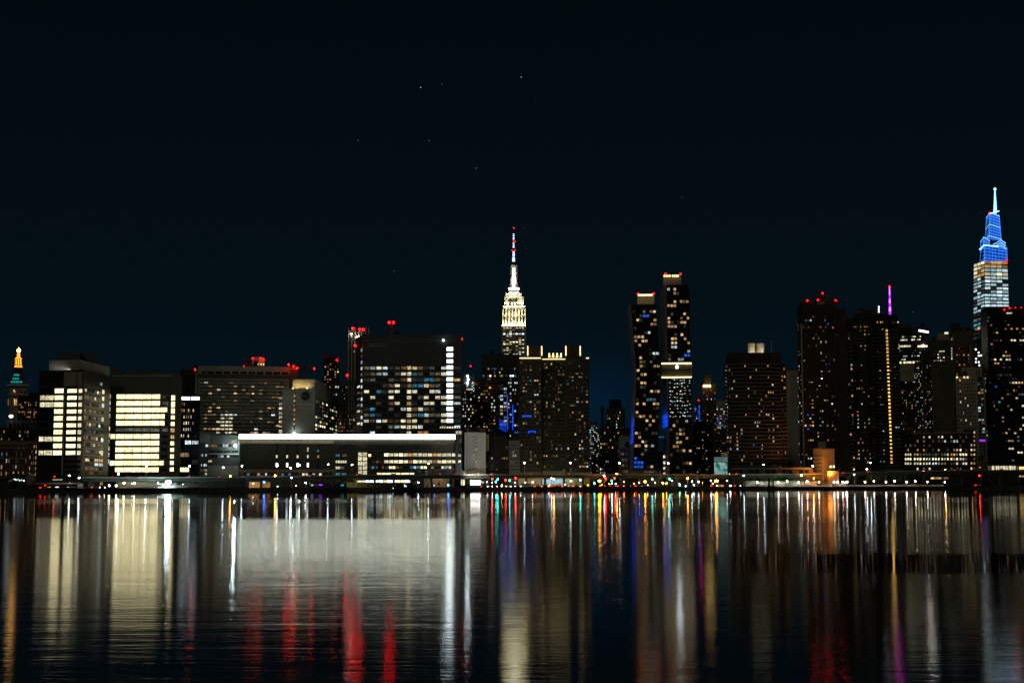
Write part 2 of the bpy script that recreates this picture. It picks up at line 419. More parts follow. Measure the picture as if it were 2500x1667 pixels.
a1 = N.new('ShaderNodeVectorMath'); a1.operation = 'ADD'; K.new(rp.outputs[0], a1.inputs[0]); K.new(gl.outputs[0], a1.inputs[1])
sk = N.new('ShaderNodeVectorMath'); sk.operation = 'SCALE'; sk.inputs['Scale'].default_value = .00004; K.new(sky.outputs[0], sk.inputs[0])
a2 = N.new('ShaderNodeVectorMath'); a2.operation = 'ADD'; K.new(a1.outputs[0], a2.inputs[0]); K.new(sk.outputs[0], a2.inputs[1])
K.new(a2.outputs[0], bg.inputs[0]); bg.inputs[1].default_value = 1
sl = bpy.data.lights.new('city_glow_fill', 'SUN'); sl.energy = .155; sl.angle = R(6); sl.color = (1, .97, .72)  # added sun lamp stands in for city light, lifts the facades
so = bpy.data.objects.new('city_glow_fill', sl); COL.objects.link(so)
az = R(FILL_AZ); dv = Vector((math.sin(az) * math.cos(R(FILL_EL)), math.cos(az) * math.cos(R(FILL_EL)), math.sin(R(FILL_EL))))
so.rotation_euler = (-dv).to_track_quat('-Z', 'Y').to_euler()

# ------------------------------------------------------------------ river and ground
SH = [(-900, 640), (-200, 735), (0, 760), (583, 840), (1128, 880), (1750, 960), (2500, 1080), (2800, 1128), (3600, 1256)]
def ysh(px):
    for (a, ya), (b, yb) in zip(SH, SH[1:]):
        if px <= b: return ya + (yb - ya) * (px - a) / (b - a)
    return SH[-1][1]
def shore(px, off=0, zz=0):
    Y = ysh(px) + off; x = (px - CX) / F * Y; return Vector((x, Y, zz))
mw, t, o = nt('river_water'); N = t.nodes; K = t.links
gs = N.new('ShaderNodeBsdfAnisotropic') if False else N.new('ShaderNodeBsdfGlossy'); gs.distribution = 'BECKMANN'; gs.inputs['Color'].default_value = (.88, .90, .91, 1)
df = N.new('ShaderNodeBsdfDiffuse'); df.inputs['Color'].default_value = (.012, .017, .018, 1)
fr = N.new('ShaderNodeFresnel'); fr.inputs['IOR'].default_value = 1.33
mx = N.new('ShaderNodeMixShader'); K.new(fr.outputs[0], mx.inputs[0]); K.new(df.outputs[0], mx.inputs[1]); K.new(gs.outputs[0], mx.inputs[2]); K.new(mx.outputs[0], o.inputs[0])
tc = N.new('ShaderNodeTexCoord'); sp = N.new('ShaderNodeSeparateXYZ'); K.new(tc.outputs['Object'], sp.inputs[0])
# long smooth and ruffled bands across the river
mp = N.new('ShaderNodeMapping'); mp.inputs['Scale'].default_value = (.0022, .020, 1); mp.inputs['Location'].default_value = (3.1, 1.7, 0); K.new(tc.outputs['Object'], mp.inputs[0])
nb = N.new('ShaderNodeTexNoise'); nb.inputs['Scale'].default_value = 1; nb.inputs['Detail'].default_value = 3; K.new(mp.outputs[0], nb.inputs['Vector'])
rr = N.new('ShaderNodeMapRange'); rr.inputs['From Min'].default_value = .35; rr.inputs['From Max'].default_value = .65; rr.inputs['To Min'].default_value = .085; rr.inputs['To Max'].default_value = .12
K.new(nb.outputs['Fac'], rr.inputs['Value'])
# calm and ruffled reaches between the near bank and the far one
wy = N.new('ShaderNodeMath'); wy.operation = 'MULTIPLY_ADD'; wy.inputs[1].default_value = 36; K.new(nb.outputs['Fac'], wy.inputs[0]); K.new(sp.outputs[1], wy.inputs[2])
wn = N.new('ShaderNodeMapRange'); wn.inputs['From Min'].default_value = 0; wn.inputs['From Max'].default_value = 1000; K.new(wy.outputs[0], wn.inputs['Value'])
wr = N.new('ShaderNodeValToRGB'); K.new(wn.outputs[0], wr.inputs[0]); el = wr.color_ramp.elements
el[0].position = 0; el[0].color = (1, 1, 1, 1); el[1].position = 1; el[1].color = (.35, .35, .35, 1)
for p_, v_ in ((.180, 1), (.208, .30), (.335, .30), (.350, .95), (.45, .95), (.48, .32), (.7, .3)):
    e_ = el.new(p_); e_.color = (v_, v_, v_, 1)
rm = N.new('ShaderNodeMath'); rm.operation = 'POWER'; rm.inputs[1].default_value = .5; K.new(wr.outputs[0], rm.inputs[0])
rx = N.new('ShaderNodeMath'); rx.operation = 'MULTIPLY'; K.new(rr.outputs[0], rx.inputs[0]); K.new(rm.outputs[0], rx.inputs[1])
def ramp(src, a, b_, lo=0, hi=1):
    q = N.new('ShaderNodeMapRange'); q.interpolation_type = 'SMOOTHSTEP'; q.inputs['From Min'].default_value = a; q.inputs['From Max'].default_value = b_; q.inputs['To Min'].default_value = lo; q.inputs['To Max'].default_value = hi; K.new(src, q.inputs['Value']); return q.outputs[0]
def mul(a, b_):
    q = N.new('ShaderNodeMath'); q.operation = 'MULTIPLY'; K.new(a, q.inputs[0]); K.new(b_, q.inputs[1]); return q.outputs[0]
# a slick of smooth water left by a passing boat
slick = mul(mul(ramp(wy.outputs[0], 85, 91), ramp(wy.outputs[0], 101, 108, 1, 0)), ramp(sp.outputs[0], 6, 17)); keep = ramp(slick, 0, 1, 1, .30)
K.new(mul(rx.outputs[0], keep), gs.inputs['Roughness']); calm = mul(wr.outputs[0], keep)
# wind ripples, crests lying across the view
mp2 = N.new('ShaderNodeMapping'); mp2.inputs['Scale'].default_value = (.5, 2.3, 1); mp2.inputs['Rotation'].default_value = (0, 0, R(7)); K.new(tc.outputs['Object'], mp2.inputs[0])
n2 = N.new('ShaderNodeTexNoise'); n2.inputs['Scale'].default_value = 1.0; n2.inputs['Detail'].default_value = 4; n2.inputs['Distortion'].default_value = .6; K.new(mp2.outputs[0], n2.inputs['Vector'])
bp = N.new('ShaderNodeBump'); bp.inputs['Distance'].default_value = .0065
K.new(calm, bp.inputs['Strength'])
mp3 = N.new('ShaderNodeMapping'); mp3.inputs['Scale'].default_value = (.05, .27, 1); mp3.inputs['Rotation'].default_value = (0, 0, R(-5)); K.new(tc.outputs['Object'], mp3.inputs[0])
n3 = N.new('ShaderNodeTexNoise'); n3.inputs['Scale'].default_value = 1.0; n3.inputs['Detail'].default_value = 2; n3.inputs['Distortion'].default_value = .8; K.new(mp3.outputs[0], n3.inputs['Vector'])
ns = N.new('ShaderNodeMath'); ns.operation = 'MULTIPLY_ADD'; ns.inputs[1].default_value = 2.2; K.new(n3.outputs['Fac'], ns.inputs[0]); K.new(n2.outputs['Fac'], ns.inputs[2]); K.new(ns.outputs[0], bp.inputs['Height']); K.new(bp.outputs[0], gs.inputs['Normal']); K.new(bp.outputs[0], fr.inputs['Normal'])
b = MB(); b.face([(-9000, -3000, 0), (9000, -3000, 0), (9000, 1600, 0), (-9000, 1600, 0)], 'river_water'); tag(b.build('river_water'), kind='structure')
# far bank: one sheet that starts at the shoreline and reaches the horizon
b = MB(); SP = [shore(px, .6, GZ) for px in (-900, -200, 0, 583, 1128, 1750, 2500, 2800, 3600)]
b.face([(-9000, SP[0].y, GZ)] + SP + [(9000, SP[-1].y, GZ), (30000, 40000, GZ), (-30000, 40000, GZ)], 'ground_soil'); tag(b.build('ground'), kind='structure')
# bulkhead
b = MB()
for p, q in zip(SH, SH[1:]):
    for i in range(4):
        pa = p[0] + (q[0] - p[0]) * i / 4; pb = p[0] + (q[0] - p[0]) * (i + 1) / 4
        if pa >= 1855 or pb > 1855 > pa and pb - pa < 10: continue
        a, c = shore(pa), shore(min(pb, 1852)); d = (c - a).normalized(); n_ = Vector((-d.y, d.x, 0))
        b.prism([(a.x, a.y, -1.5), (c.x, c.y, -1.5), (c.x + n_.x, c.y + n_.y, -1.5), (a.x + n_.x, a.y + n_.y, -1.5)],
                [(a.x, a.y, GZ + .35), (c.x, c.y, GZ + .35), (c.x + n_.x, c.y + n_.y, GZ + .35), (a.x + n_.x, a.y + n_.y, GZ + .35)], 'quay_stone')
tag(b.build('sea_wall'), 'long dark stone sea wall along the river below the hospital blocks', 'sea wall')
er = thing('promenade_wall', 'pale pinkish riverside promenade wall with coping under the globe lamps', 'sea wall', tuple(shore(2100, 0, 0)))
b = MB(); c_ = MB()
for i in range(16):
    pa = 1856 + (2328 - 1856) * i / 16; pb = 1856 + (2328 - 1856) * (i + 1) / 16
    a, c = shore(pa), shore(pb); d = (c - a).normalized(); n_ = Vector((-d.y, d.x, 0))
    b.prism([(a.x, a.y, -1.5), (c.x, c.y, -1.5), (c.x + n_.x, c.y + n_.y, -1.5), (a.x + n_.x, a.y + n_.y, -1.5)],
            [(a.x, a.y, GZ - .2), (c.x, c.y, GZ - .2), (c.x + n_.x, c.y + n_.y, GZ - .2), (a.x + n_.x, a.y + n_.y, GZ - .2)], 'quay_stone')
    m_ = (a + c) / 2 + n_ * 13
    c_.box((m_.x, m_.y, GZ + .6), ((c - a).length / 2 - .05, .3, .62), 'quay_pale', math.atan2(d.y, d.x))
b.build('wall_base', er); c_.build('parapet', er)
b = MB(); 
for pa, pb in ((2330, 2420), (2420, 2510), (2510, 2700), (2700, 3600)):
    a, c = shore(pa), shore(pb); d = (c - a).normalized(); n_ = Vector((-d.y, d.x, 0))
    b.prism([(a.x, a.y, -1.5), (c.x, c.y, -1.5), (c.x + n_.x, c.y + n_.y, -1.5), (a.x + n_.x, a.y + n_.y, -1.5)],
            [(a.x, a.y, GZ + .3), (c.x, c.y, GZ + .3), (c.x + n_.x, c.y + n_.y, GZ + .3), (a.x + n_.x, a.y + n_.y, GZ + .3)], 'quay_stone')
tag(b.build('sea_wall'), 'dark low sea wall beyond the end of the pale promenade wall', 'sea wall')

# ------------------------------------------------------------------ buildings, from the clock tower end
# golden clock tower
Y = 2300
rt = thing('clock_tower', 'slender tower with glowing orange lantern and green lit pyramid roof', 'tower', tuple(pt(44, 1000, Y).xy) + (GZ,))
def sq(px0, px1, py0, py1, Yc, mat, px2=None, px3=None, mb=None, n=4, ang=None):
    """a square (or n-sided) tapering shaft seen between photo columns px0-px1 at row py1 (bottom) and px2-px3 at row py0 (top)"""
    px2 = px0 if px2 is None else px2; px3 = px1 if px3 is None else px3
    a, bb = pt(px0, py1, Yc), pt(px1, py1, Yc); c, d = pt(px2, py0, Yc), pt(px3, py0, Yc)
    cb = (a + bb) / 2; ct = (c + d) / 2; k = math.sqrt(2) if n == 4 else 1 / math.cos(math.pi / n)
    rb = (bb - a).length / 2 * k; rt_ = (d - c).length / 2 * k
    a0 = math.pi / n if ang is None else ang
    th = math.atan2(cb.x, cb.y)
    mk = lambda q, r, zz: [(q.x + r * math.cos(a0 - th + 2 * math.pi * i / n), q.y + r * math.sin(a0 - th + 2 * math.pi * i / n), zz) for i in range(n)]
    mb = mb or MB(); mb.prism(mk(cb, rb, a.z), mk(ct, rt_, c.z), mat); return mb
B = sq(22, 66, 942, 1110, Y, 'tan_stone', 23, 65); B.build('shaft', rt)
b = MB(); sq(17, 69, 939.5, 943.5, Y, 'concrete_pale', mb=b); sq(19, 67, 963, 966, Y, 'concrete_pale', mb=b); b.build('cornice', rt)
sq(25.5, 57.5, 898, 939.4, Y, 'copper_panel', 35, 53).build('pyramid_roof', rt)
b = sq(36, 53.5, 893, 898, Y, 'tan_stone'); sq(38, 51.5, 876, 893, Y, 'tan_stone', mb=b, n=8); sq(38, 52, 871, 876, Y, 'tan_stone', 42, 48, mb=b, n=8); sq(43, 48, 862, 871, Y, 'tan_stone', mb=b, n=8); b.build('lantern', rt)
b = MB(); sq(37.9, 51.6, 877.6, 892, Y, 'led_amber', mb=b, n=8, ang=.1); sq(35.8, 53.8, 893.6, 897, Y, 'led_amber', mb=b); sq(37.0, 53, 871.2, 876.2, Y, 'led_amber', 41.4, 49, mb=b, n=8, ang=.1); sq(42, 48.8, 862.5, 870.4, Y, 'led_amber', mb=b, n=8, ang=.1); b.build('lantern_glow', rt)
p = pt(45.7, 855.5, Y); b = MB(); b.ball(p, 3.2, 'led_gold'); b.cyl(p - Vector((0, 0, 6)), p + Vector((0, 0, 5)), .6, .3, 'led_gold'); b.build('finial', rt)
for row, xs in ((932, (29, 35, 40.5, 46, 52)), (924, (33, 38.5, 44)), (915, (36, 40.5, 45))):
    for x in xs:
        b = MB(); b.ball(pt(x, row, Y - 17 + (932 - row) * .28), 1.6, 'led_teal', 7, 5); b.build('dormer', rt)
for i in range(5):
    q = pt(21 + i * 4.6, 982, Y - 14.5); b = MB(); b.box(q, (1.15, .3, 4.4), 'P'); b.ball(q + Vector((0, 0, 4.4)), 1.15, 'P', 6, 4); b.build('arched_window', rt)
for x, y, k in ((34, 953, 'P'), (57, 952, 'D'), (28, 995, 'O'), (34, 953.5, 'P'), (45, 1001, 'B'), (36, 956, 'O')):
    b = MB(); b.box(pt(x, y, Y - 14.8), (1.3, .3, 1.3), k); b.build('window', rt)

B = Bld('apartment_tower', 'dark brick apartment tower with orange windows beside the clock tower', (44, 98), 969, 1500, mat='brick_dark')
B.block(70, 98, 958); f = B.f()
f.grid(*z(1, 172, 625), *z(1, 352, 900), 10, 12, .55, .6, L(1, 'O', (185, 655), (205, 655), (272, 655), (288, 655), (215, 680), (195, 680), (182, 732), (197, 732), (212, 730), (245, 730), (265, 732), (285, 732), (320, 732), (262, 778), (280, 780), (318, 757), (352, 800)), .08, 'OOY')
B.done()
B = Bld('hospital_hall', 'low broad dark building with a flat pavilion roof below the clock tower', (-40, 95), 1046, 1100, mat='brick_dark')
fb = B.block(16, 73, 1026, Y=1110, mat='concrete_dark', name='roof_pavilion')
for i in range(5): fb.B = B; fb.winp(22 + i * 10, 1032, 28 + i * 10, 1048, 'dark_pane', 1, 2)
b = MB(); b.ball(pt(27, 1016, 1105), 1.7, 'led_pale', 8, 6, .7); b.cyl(pt(27, 1017, 1105), pt(27, 1027, 1105), .25, .3, 'steel_grey'); b.build('roof_lamp', B.root)
f = B.f(); f.grid(*z(1, 0, 900), *z(1, 352, 1005), 14, 3, .5, .6, L(1, 'P', (15, 988), (180, 945), (195, 945), (350, 900), (320, 900)), .04, 'PO')
B.done()
B = Bld('brick_hospital', 'old brown brick hospital wing with stone string courses and scattered lit windows', (-60, 92), 1077, 900, mat='brick_red')
f = B.f(); b = B.mb('stone_molding')
for y in (1034, 1068 - 0, 1172): f.panel(b, *z(1, -150, y - 6), *z(1, 270, y + 6), 'tan_stone', .5)
f.panel(b, *z(1, -150, 1012), *z(1, 350, 1026), 'tan_stone', .9)
f.grid(*z(1, -90, 1040), *z(1, 260, 1345), 15, 5, .42, .62, L(1, 'P', (52, 1215), (95, 1215), (140, 1308), (182, 1308), (230, 1305), (15, 1260), (48, 1310)) + L(1, 'T', (10, 1158), (57, 1157), (97, 1163)) + L(1, 'G', (150, 1042), (195, 1042), (238, 1042), (150, 1095), (193, 1095), (236, 1095), (148, 1150), (192, 1150), (148, 1200), (190, 1200), (188, 1255), (228, 1255)), .05, 'OY', nx=2, nz=2)
f.grid(*z(1, 275, 1030), *z(1, 352, 1345), 4, 6, .4, .6, L(1, 'P', (318, 1042), (345, 1045), (350, 1100), (348, 1150), (310, 1205), (340, 1205), (290, 1308), (340, 1258)), .2, 'PY', nx=2, nz=2)
B.done()

# stepped laboratory tower with pale crown
B = Bld('laboratory_tower', 'tall glass laboratory tower with pale uplit crown and two stacks of lit rooms', None, 905, 838, chain=[(96, 838), (203, 832), (270, 886)], mat='lab_glass', parapet=0)
f0, f1 = B.f(0), B.f(1)
zc = pt(160, 878, 838).z; A, Bq, C = [pt(x, 905, yy) for x, yy in ((119, 843), (196, 838), (268, 889))]
Dq = A + C - Bq; b = MB(); b.prism([(q.x, q.y, B.zt + .02) for q in (A, Bq, C, Dq)], [(q.x, q.y, zc) for q in (A, Bq, C, Dq)], 'concrete'); b.build('crown_wall', B.root)
B.block(143, 196, 857, 'plant_room', Y=852, mat='concrete_dark', D=16, pyb=878); B.block(196, 236, 862, 'plant_room', Y=862, mat='concrete_dark', D=14, pyb=884)
wm = B.mb('facade_cladding')
f0.panel(wm, *z(1, 603, 345), *z(1, 618, 1335), 'concrete', .6); f0.panel(wm, *z(1, 737, 345), *z(1, 742, 1335), 'panel_brown', .3)
f0.panel(wm, *z(1, 622, 345), *z(1, 735, 478), 'panel_grey', .3); f0.panel(wm, *z(1, 745, 345), *z(1, 790, 478), 'concrete', .5)
f0.panel(wm, *z(1, 783, 482), *z(1, 790, 1335), 'concrete', .5)
for j in range(11):
    y = 481 + 65.7 * j
    f0.panel(wm, *z(1, 625, y), *z(1, 735, y + 16), 'panel_brown', .35); f0.panel(wm, *z(1, 745, y), *z(1, 782, y + 20), 'panel_grey', .35); f0.panel(wm, *z(1, 378, y), *z(1, 600, y + 16), 'panel_dark', .2)
    f1.panel(wm, *z(1, 798, y), *z(1, 985, y + 14), 'panel_dark', .2)
for j in range(4):
    y = 1160 + 52 * j
    f0.panel(wm, *z(1, 622, y), *z(1, 732, y + 24), 'panel_brown', .35); f0.panel(wm, *z(1, 743, y), *z(1, 780, y + 26), 'panel_grey', .35)
def colgrid(x0, x1, kf, nx, n=10, fh=.70):
    a0, a1, z0, z1 = f0.rect(*z(1, x0, 487), *z(1, x1, 1144)); dh = (z1 - z0) / n
    for j in range(n): f0.win((a0 + a1) / 2, z1 - (j + .5) * dh - .35, a1 - a0, dh * fh, kf(j), nx, 2, .03)
colgrid(378, 424, lambda j: 'V' if j in (1, 2, 7, 9) else 'dark_pane', 2)
colgrid(427, 511, lambda j: 'V' if j in (1, 2, 7, 9) else 'dark_pane', 3)
colgrid(515, 603, lambda j: 'W', 4); colgrid(636, 731, lambda j: 'W', 3, fh=.58); colgrid(746, 781, lambda j: 'V', 2, fh=.6)
f1.grid(*z(1, 800, 500), *z(1, 962, 1075), 7, 9, .8, .5, L(1, 'P', (895, 722)) + L(1, 'C', (960, 460), (940, 862)), .28, 'QQQVD', dim=.4)
f1.grid(*z(1, 966, 500), *z(1, 992, 1160), 1, 10, .9, .62, (), .75, 'CVV', nx=2)
f1.grid(*z(1, 808, 1085), *z(1, 985, 1330), 4, 6, .92, .7, L(1, 'P', (850, 1205), (900, 1205), (945, 1205)) + L(1, 'C', (900, 1245), (950, 1245), (975, 1245), (960, 1125)), .1, 'Q', dim=.9, nx=3)
b = MB(); p = f1.pos(f1.hit(*z(1, 960, 460))[0], f1.hit(*z(1, 960, 460))[1], .6); b.box(p, (1.4, .2, .8), 'C', f1.yaw); b.build('roof_lamp', B.root)
q0, q1 = pt(120, 903, 836), pt(160, 903, 836)
area((q0 + q1) / 2 + Vector((0, 3.5, .4)), (q0 + q1) / 2 + Vector((0, 7, 4.5)), 13, .5, (1, .98, .9), 75)
q0, q1 = pt(206, 906, 836), pt(266, 919, 884); m_ = (q0 + q1) / 2
B.done()

# wide lit hospital block
B = Bld('hospital_block', 'broad dark hospital block with a wide stack of bright cream lit ward floors', None, 913, 905, chain=[(272, 905), (441, 905)], mat='panel_brown')
f = B.f(); B.block(310, 390, 903, 'plant_room', mat='concrete_dark'); B.block(272, 295, 899, 'plant_room', mat='concrete_dark')
wm = B.mb('facade_cladding'); f.panel(wm, *z(1, 1085, 376), *z(1, 1660, 384), 'concrete', .4); 
f.panel(wm, *z(2, 120, 330 + 70), *z(2, 165, 1330), 'panel_brown', .5); f.panel(wm, *z(2, 48, 400), *z(2, 56, 1330), 'panel_brown', .5)
a0, a1, z0, z1 = f.rect(*z(1, 1107, 549), *z(1, 1527, 1310)); dh = (z1 - z0) / 12; px_m = (a1 - a0) / 420
for j in range(12):
    zz = z1 - (j + .5) * dh; ks = 'Q' if j == 5 else 'W'
    for i in range(5): f.win(a0 + (a1 - a0) * (i + .5) / 5, zz, (a1 - a0) / 5 * .985, dh * (.5 if j == 5 else .72), ks, 5 if i % 2 else 4, 2, .022)
    if j in (2, 3, 4, 10): f.win(a1 + px_m * (24 if j in (3, 4, 10) else 36), zz, px_m * (44 if j != 2 else 68), dh * .72, 'W', 3, 2, .03)
    if j in (6, 10): f.win(a0 - px_m * 26, zz, px_m * 46, dh * .72, 'W', 3, 2, .03)
    if j not in (2, 3, 4, 10): f.win(a1 + px_m * 50, zz, px_m * 60, dh * .5, rng.choice(['dark_pane', 'D', 'dark_pane', 'Q']), 4, 1, .03)
a0, a1, z0, z1 = f.rect(*z(2, 62, 562), *z(2, 104, 1306))
for j in range(12): f.win((a0 + a1) / 2, z1 - (j + .5) * (z1 - z0) / 12, (a1 - a0) * (.95 if j not in (6, 7) else .9), (z1 - z0) / 12 * (.66 if j > 2 else .9), 'A' if j in (0, 1, 2) and False else ('W' if j not in (5, 6) else 'P'), 2, 2, .05)
f.grid(*z(2, 8, 562), *z(2, 42, 1306), 1, 12, .8, .5, L(2, 'Y', (5, 755), (5, 825), (10, 1078)), .2, 'DQ')
B.done()
B = Bld('connecting_wing', 'narrow glass wing of cool lit rooms between the laboratory tower and the bright block', (250, 275), 945, 930, mat='curtain_green')
f = B.f(); f.grid(*z(1, 1003, 545), *z(1, 1070, 1230), 1, 11, .95, .68, (), .9, 'CCV', nx=4, nz=2, dark='Q'); B.done()
B = Bld('glass_annex', 'dark glass annex with a bright white top floor beside the cream lit block', (441, 489), 967, 925, mat='curtain_glass')
f = B.f(); f.winp(*z(2, 160, 580), *z(2, 255, 614), 'S', 5, 1); f.winp(*z(2, 258, 580), *z(2, 345, 614), 'S', 5, 1)
f.winp(*z(2, 200, 998), *z(2, 262, 1038), 'C', 3, 1); f.winp(*z(2, 265, 1000), *z(2, 332, 1036), 'C', 4, 1); f.winp(*z(2, 148, 1115), *z(2, 245, 1156), 'P', 4, 1); f.winp(*z(2, 146, 1256), *z(2, 243, 1300), 'W', 4, 1)
f.winp(*z(2, 266, 1185), *z(2, 328, 1228), 'D', 3, 2); f.winp(*z(2, 212, 695), *z(2, 256, 738), 'D', 3, 2)
f.grid(*z(2, 160, 620), *z(2, 335, 985), 8, 6, .5, .5, L(2, 'P', (203, 660), (200, 715), (285, 718), (200, 780), (243, 778), (200, 840), (243, 838), (280, 838), (243, 900), (195, 900), (165, 960), (195, 960), (243, 960)), .05, 'PC', nx=1)
B.done()

# slab hospital with floor bands
B = Bld('slab_hospital', 'broad grey slab hospital with rows of floor bands and red roof beacons', (484, 727), 897, 1000, mat='panel_grey')
f = B.f(); bm = B.mb('floor_molding'); f.bands(bm, *z(2, 332, 432), *z(2, 1190, 1010), 17, .16, .9, 'brick_dark')
wm = B.mb('facade_cladding'); f.panel(wm, *z(2, 362, 342), *z(2, 1205, 364), 'dark_pane', .12); f.panel(wm, *z(2, 300, 306), *z(2, 318, 560), 'concrete', .6)
f.panel(wm, *z(2, 322, 304), *z(2, 1275, 318), 'tan_stone', .3)
for i in range(11): f.panel(wm, *z(2, 404 + 79 * i, 340), *z(2, 412 + 79 * i, 366), 'concrete_pale', .3)
f.panel(wm, *z(2, 322, 368), *z(2, 1275, 408), 'panel_brown', .3); f.panel(wm, *z(2, 1196, 300), *z(2, 1280, 1010), 'panel_brown', .2)
f.grid(*z(2, 338, 432), *z(2, 1186, 1010), 21, 17, .88, .5, L(2, 'P', (455, 550), (540, 517), (697, 548), (460, 683), (457, 712), (910, 710), (935, 710), (915, 773), (905, 805), (1010, 675), (850, 548), (1080, 480), (865, 480), (1080, 873), (1003, 838), (455, 955), (400, 880), (440, 880), (490, 880), (860, 915), (840, 915), (890, 915), (960, 912), (985, 912), (620, 990), (590, 990), (650, 990))
       + L(2, 'C', (415, 455), (570, 740), (600, 745), (650, 742), (680, 742), (895, 880), (1060, 772), (1115, 910)) + L(2, 'V', (545, 773), (590, 770), (640, 772), (500, 808), (545, 808), (610, 808), (660, 808), (570, 842), (610, 840), (650, 842), (530, 880), (570, 878), (620, 878), (660, 878), (530, 915), (580, 915), (625, 915), (665, 915), (530, 950), (580, 950), (625, 952), (670, 952)), .03, 'QYN', dim=.22, nx=3, dark='blind_pane')
for i in range(46):
    a_, b_, c_, d_ = f.rect(*z(2, 338, 432), *z(2, 1186, 1010)); f.win(a_ + (b_ - a_) * (rng.randrange(42) + .5) / 42, c_ + (d_ - c_) * (rng.randrange(17) + .5) / 17, 1.1, 1.5, 'dark_pane', 1, 1)
for y in (595, 650, 692, 740, 778, 820, 862, 910): f.winp(*z(2, 1100, y - 13), *z(2, 1133, y + 13), 'V', 2, 1)
for x, y in ((300, 322), (338, 298), (765, 295), (1195, 273), (1240, 290), (1275, 307)): B.beacon(*z(2, x, y), Y=1001, mat='beacon_red', r=.55)
fb = B.block(615.5, 646, 872, 'penthouse', Y=1010, D=14, mat='tan_stone')
for x, y in ((850, 215), (925, 213), (955, 225)): B.beacon(*z(2, x, y), Y=1008, r=.5, mat='beacon_mid')
for x in (850, 875, 900, 930, 955): b = MB(); b.ball(pt(*z(2, x, 270), 1008.8), .35, 'led_warm'); b.build('wall_lamp', B.root)
for x in (858, 895, 945): area(pt(*z(2, x, 276), 1008.2), pt(*z(2, x, 235), 1011), 2, .4, (1, .72, .35), 34)
B.block(737, 769, 898, 'penthouse', Y=1012, mat='brick_dark'); B.beacon(*z(2, 1440, 312), Y=1011, r=.55)
B.beacon(*z(2, 435, 290), Y=1004, mat='black_metal', r=.2)
B.done()

B = Bld('hospital_wing', 'grey hospital wing with round dark logo disc and amber uplit parapet', None, 949, 985, chain=[(690, 985), (769, 985), (823, 1086)], mat='concrete', parapet=0)
f0, f1 = B.f(0), B.f(1); zc = pt(730, 926.5, 990).z
A, Bq, C = [pt(x, 949, yy) for x, yy in ((715, 988), (768.4, 988), (801, 1050))]; Dq = A + C - Bq
b = MB(); b.prism([(q.x, q.y, B.zt + .02) for q in (A, Bq, C, Dq)], [(q.x, q.y, zc) for q in (A, Bq, C, Dq)], 'concrete'); b.build('roof_wall', B.root)
for x in (720, 734, 750): q0 = pt(x, 947.5, 985.3); q0.z = B.zt + 1.0; area(q0, pt(x, 933, 989), 4.5, .5, (1, .68, .25), 190)
for x in (715, 750): b = MB(); b.ball(pt(x, 947.3, 985.2), .5, 'led_warm'); b.build('wall_lamp', B.root)
wm = B.mb('facade_cladding'); f0.panel(wm, *z(15, 835, 230), *z(15, 848, 1330), 'dark_pane', .03)
for i in range(9): f0.winp(*z(15, 806 - i, 355 + 118 * i), *z(15, 846 - i, 412 + 118 * i), 'O' if i in (2, 3, 4) else ('P' if i < 7 else 'G'), 1, 2, .08)
a, zz = f0.hit(746, 966.5); p = f0.pos(a, zz, .05); q = f0.pos(a, zz, .5); b = MB(); b.cyl(p, q, 2.95, 2.95, 'black_metal', 32); sd = b.build('sign_disc', B.root)
text(B, f0, 745.5, 966, 'NYU Langone', 3.0, 'steel_grey', .55, sd, 'disc_lettering'); text(B, f0, 745.5, 970, 'Health', 2.6, 'steel_grey', .55, sd, 'disc_lettering')
text(B, f0, 744.5, 986.5, 'TISCH HOSPITAL', 5.0, 'white_metal', .1)
f1.grid(*z(15, 1350, 555), *z(15, 1912, 1330), 11, 8, .7, .55, L(15, 'W', (1375, 1100), (1480, 1125), (1520, 1135), (1570, 1145), (1650, 590), (1785, 975)) + L(15, 'V', (1640, 930), (1730, 1185), (1815, 1205), (1880, 1215), (1870, 1110)), .3, 'QVPQ', dim=.35)
f1.bands(B.mb('floor_molding'), *z(15, 1350, 555), *z(15, 1912, 1330), 8, .2, .3, 'concrete_dark')
b = MB(); b.ball(pt(*z(15, 815, 1325), 983), .5, 'lamp_white', 6, 4); b.build('roof_lamp', B.root)
area(pt(724, 1058, 981.5), pt(730, 1035, 985.3), 6, .5, (.8, 1, .9), 90)
B.done()
B = Bld('low_clinic', 'low terraced clinic wing with a strip of bluish white windows under the slab hospital', (487, 585), 1064, 955, mat='concrete_dark')
f = B.f(); B.block(490, 514, 1056, 'stair_head', mat='concrete', Y=956)
a0 = z(2, 398, 1032); a1_ = z(2, 700, 1064); f.grid(*a0, *a1_, 11, 1, .9, .9, L(2, 'C', (425, 1047), (570, 1047), (410, 1047)), .6, 'CG', dim=.9, nx=2)
f.grid(*z(2, 420, 1093), *z(2, 715, 1118), 4, 1, .92, .9, (), 0, dim=0, nx=4); f.grid(*z(2, 430, 1135), *z(2, 715, 1165), 10, 1, .9, .7, (), .4, 'QC', nx=3); f.winp(*z(2, 422, 1187), *z(2, 462, 1207), 'P', 2, 1)
for y in (1140, 1235, 1280, 1320): f.grid(*z(2, 350, y - 14), *z(2, 412, y + 14), 4, 1, .7, .9, (), .6, 'CPQC', nx=2, nz=2)
wm = B.mb('facade_cladding'); f.panel(wm, *z(2, 415, 1240), *z(2, 712, 1335), 'concrete', .3); f.panel(wm, *z(2, 420, 1122), *z(2, 718, 1132), 'concrete_pale', .5)
f.panel(wm, *z(2, 345, 930), *z(2, 440, 1020), 'concrete', .4)
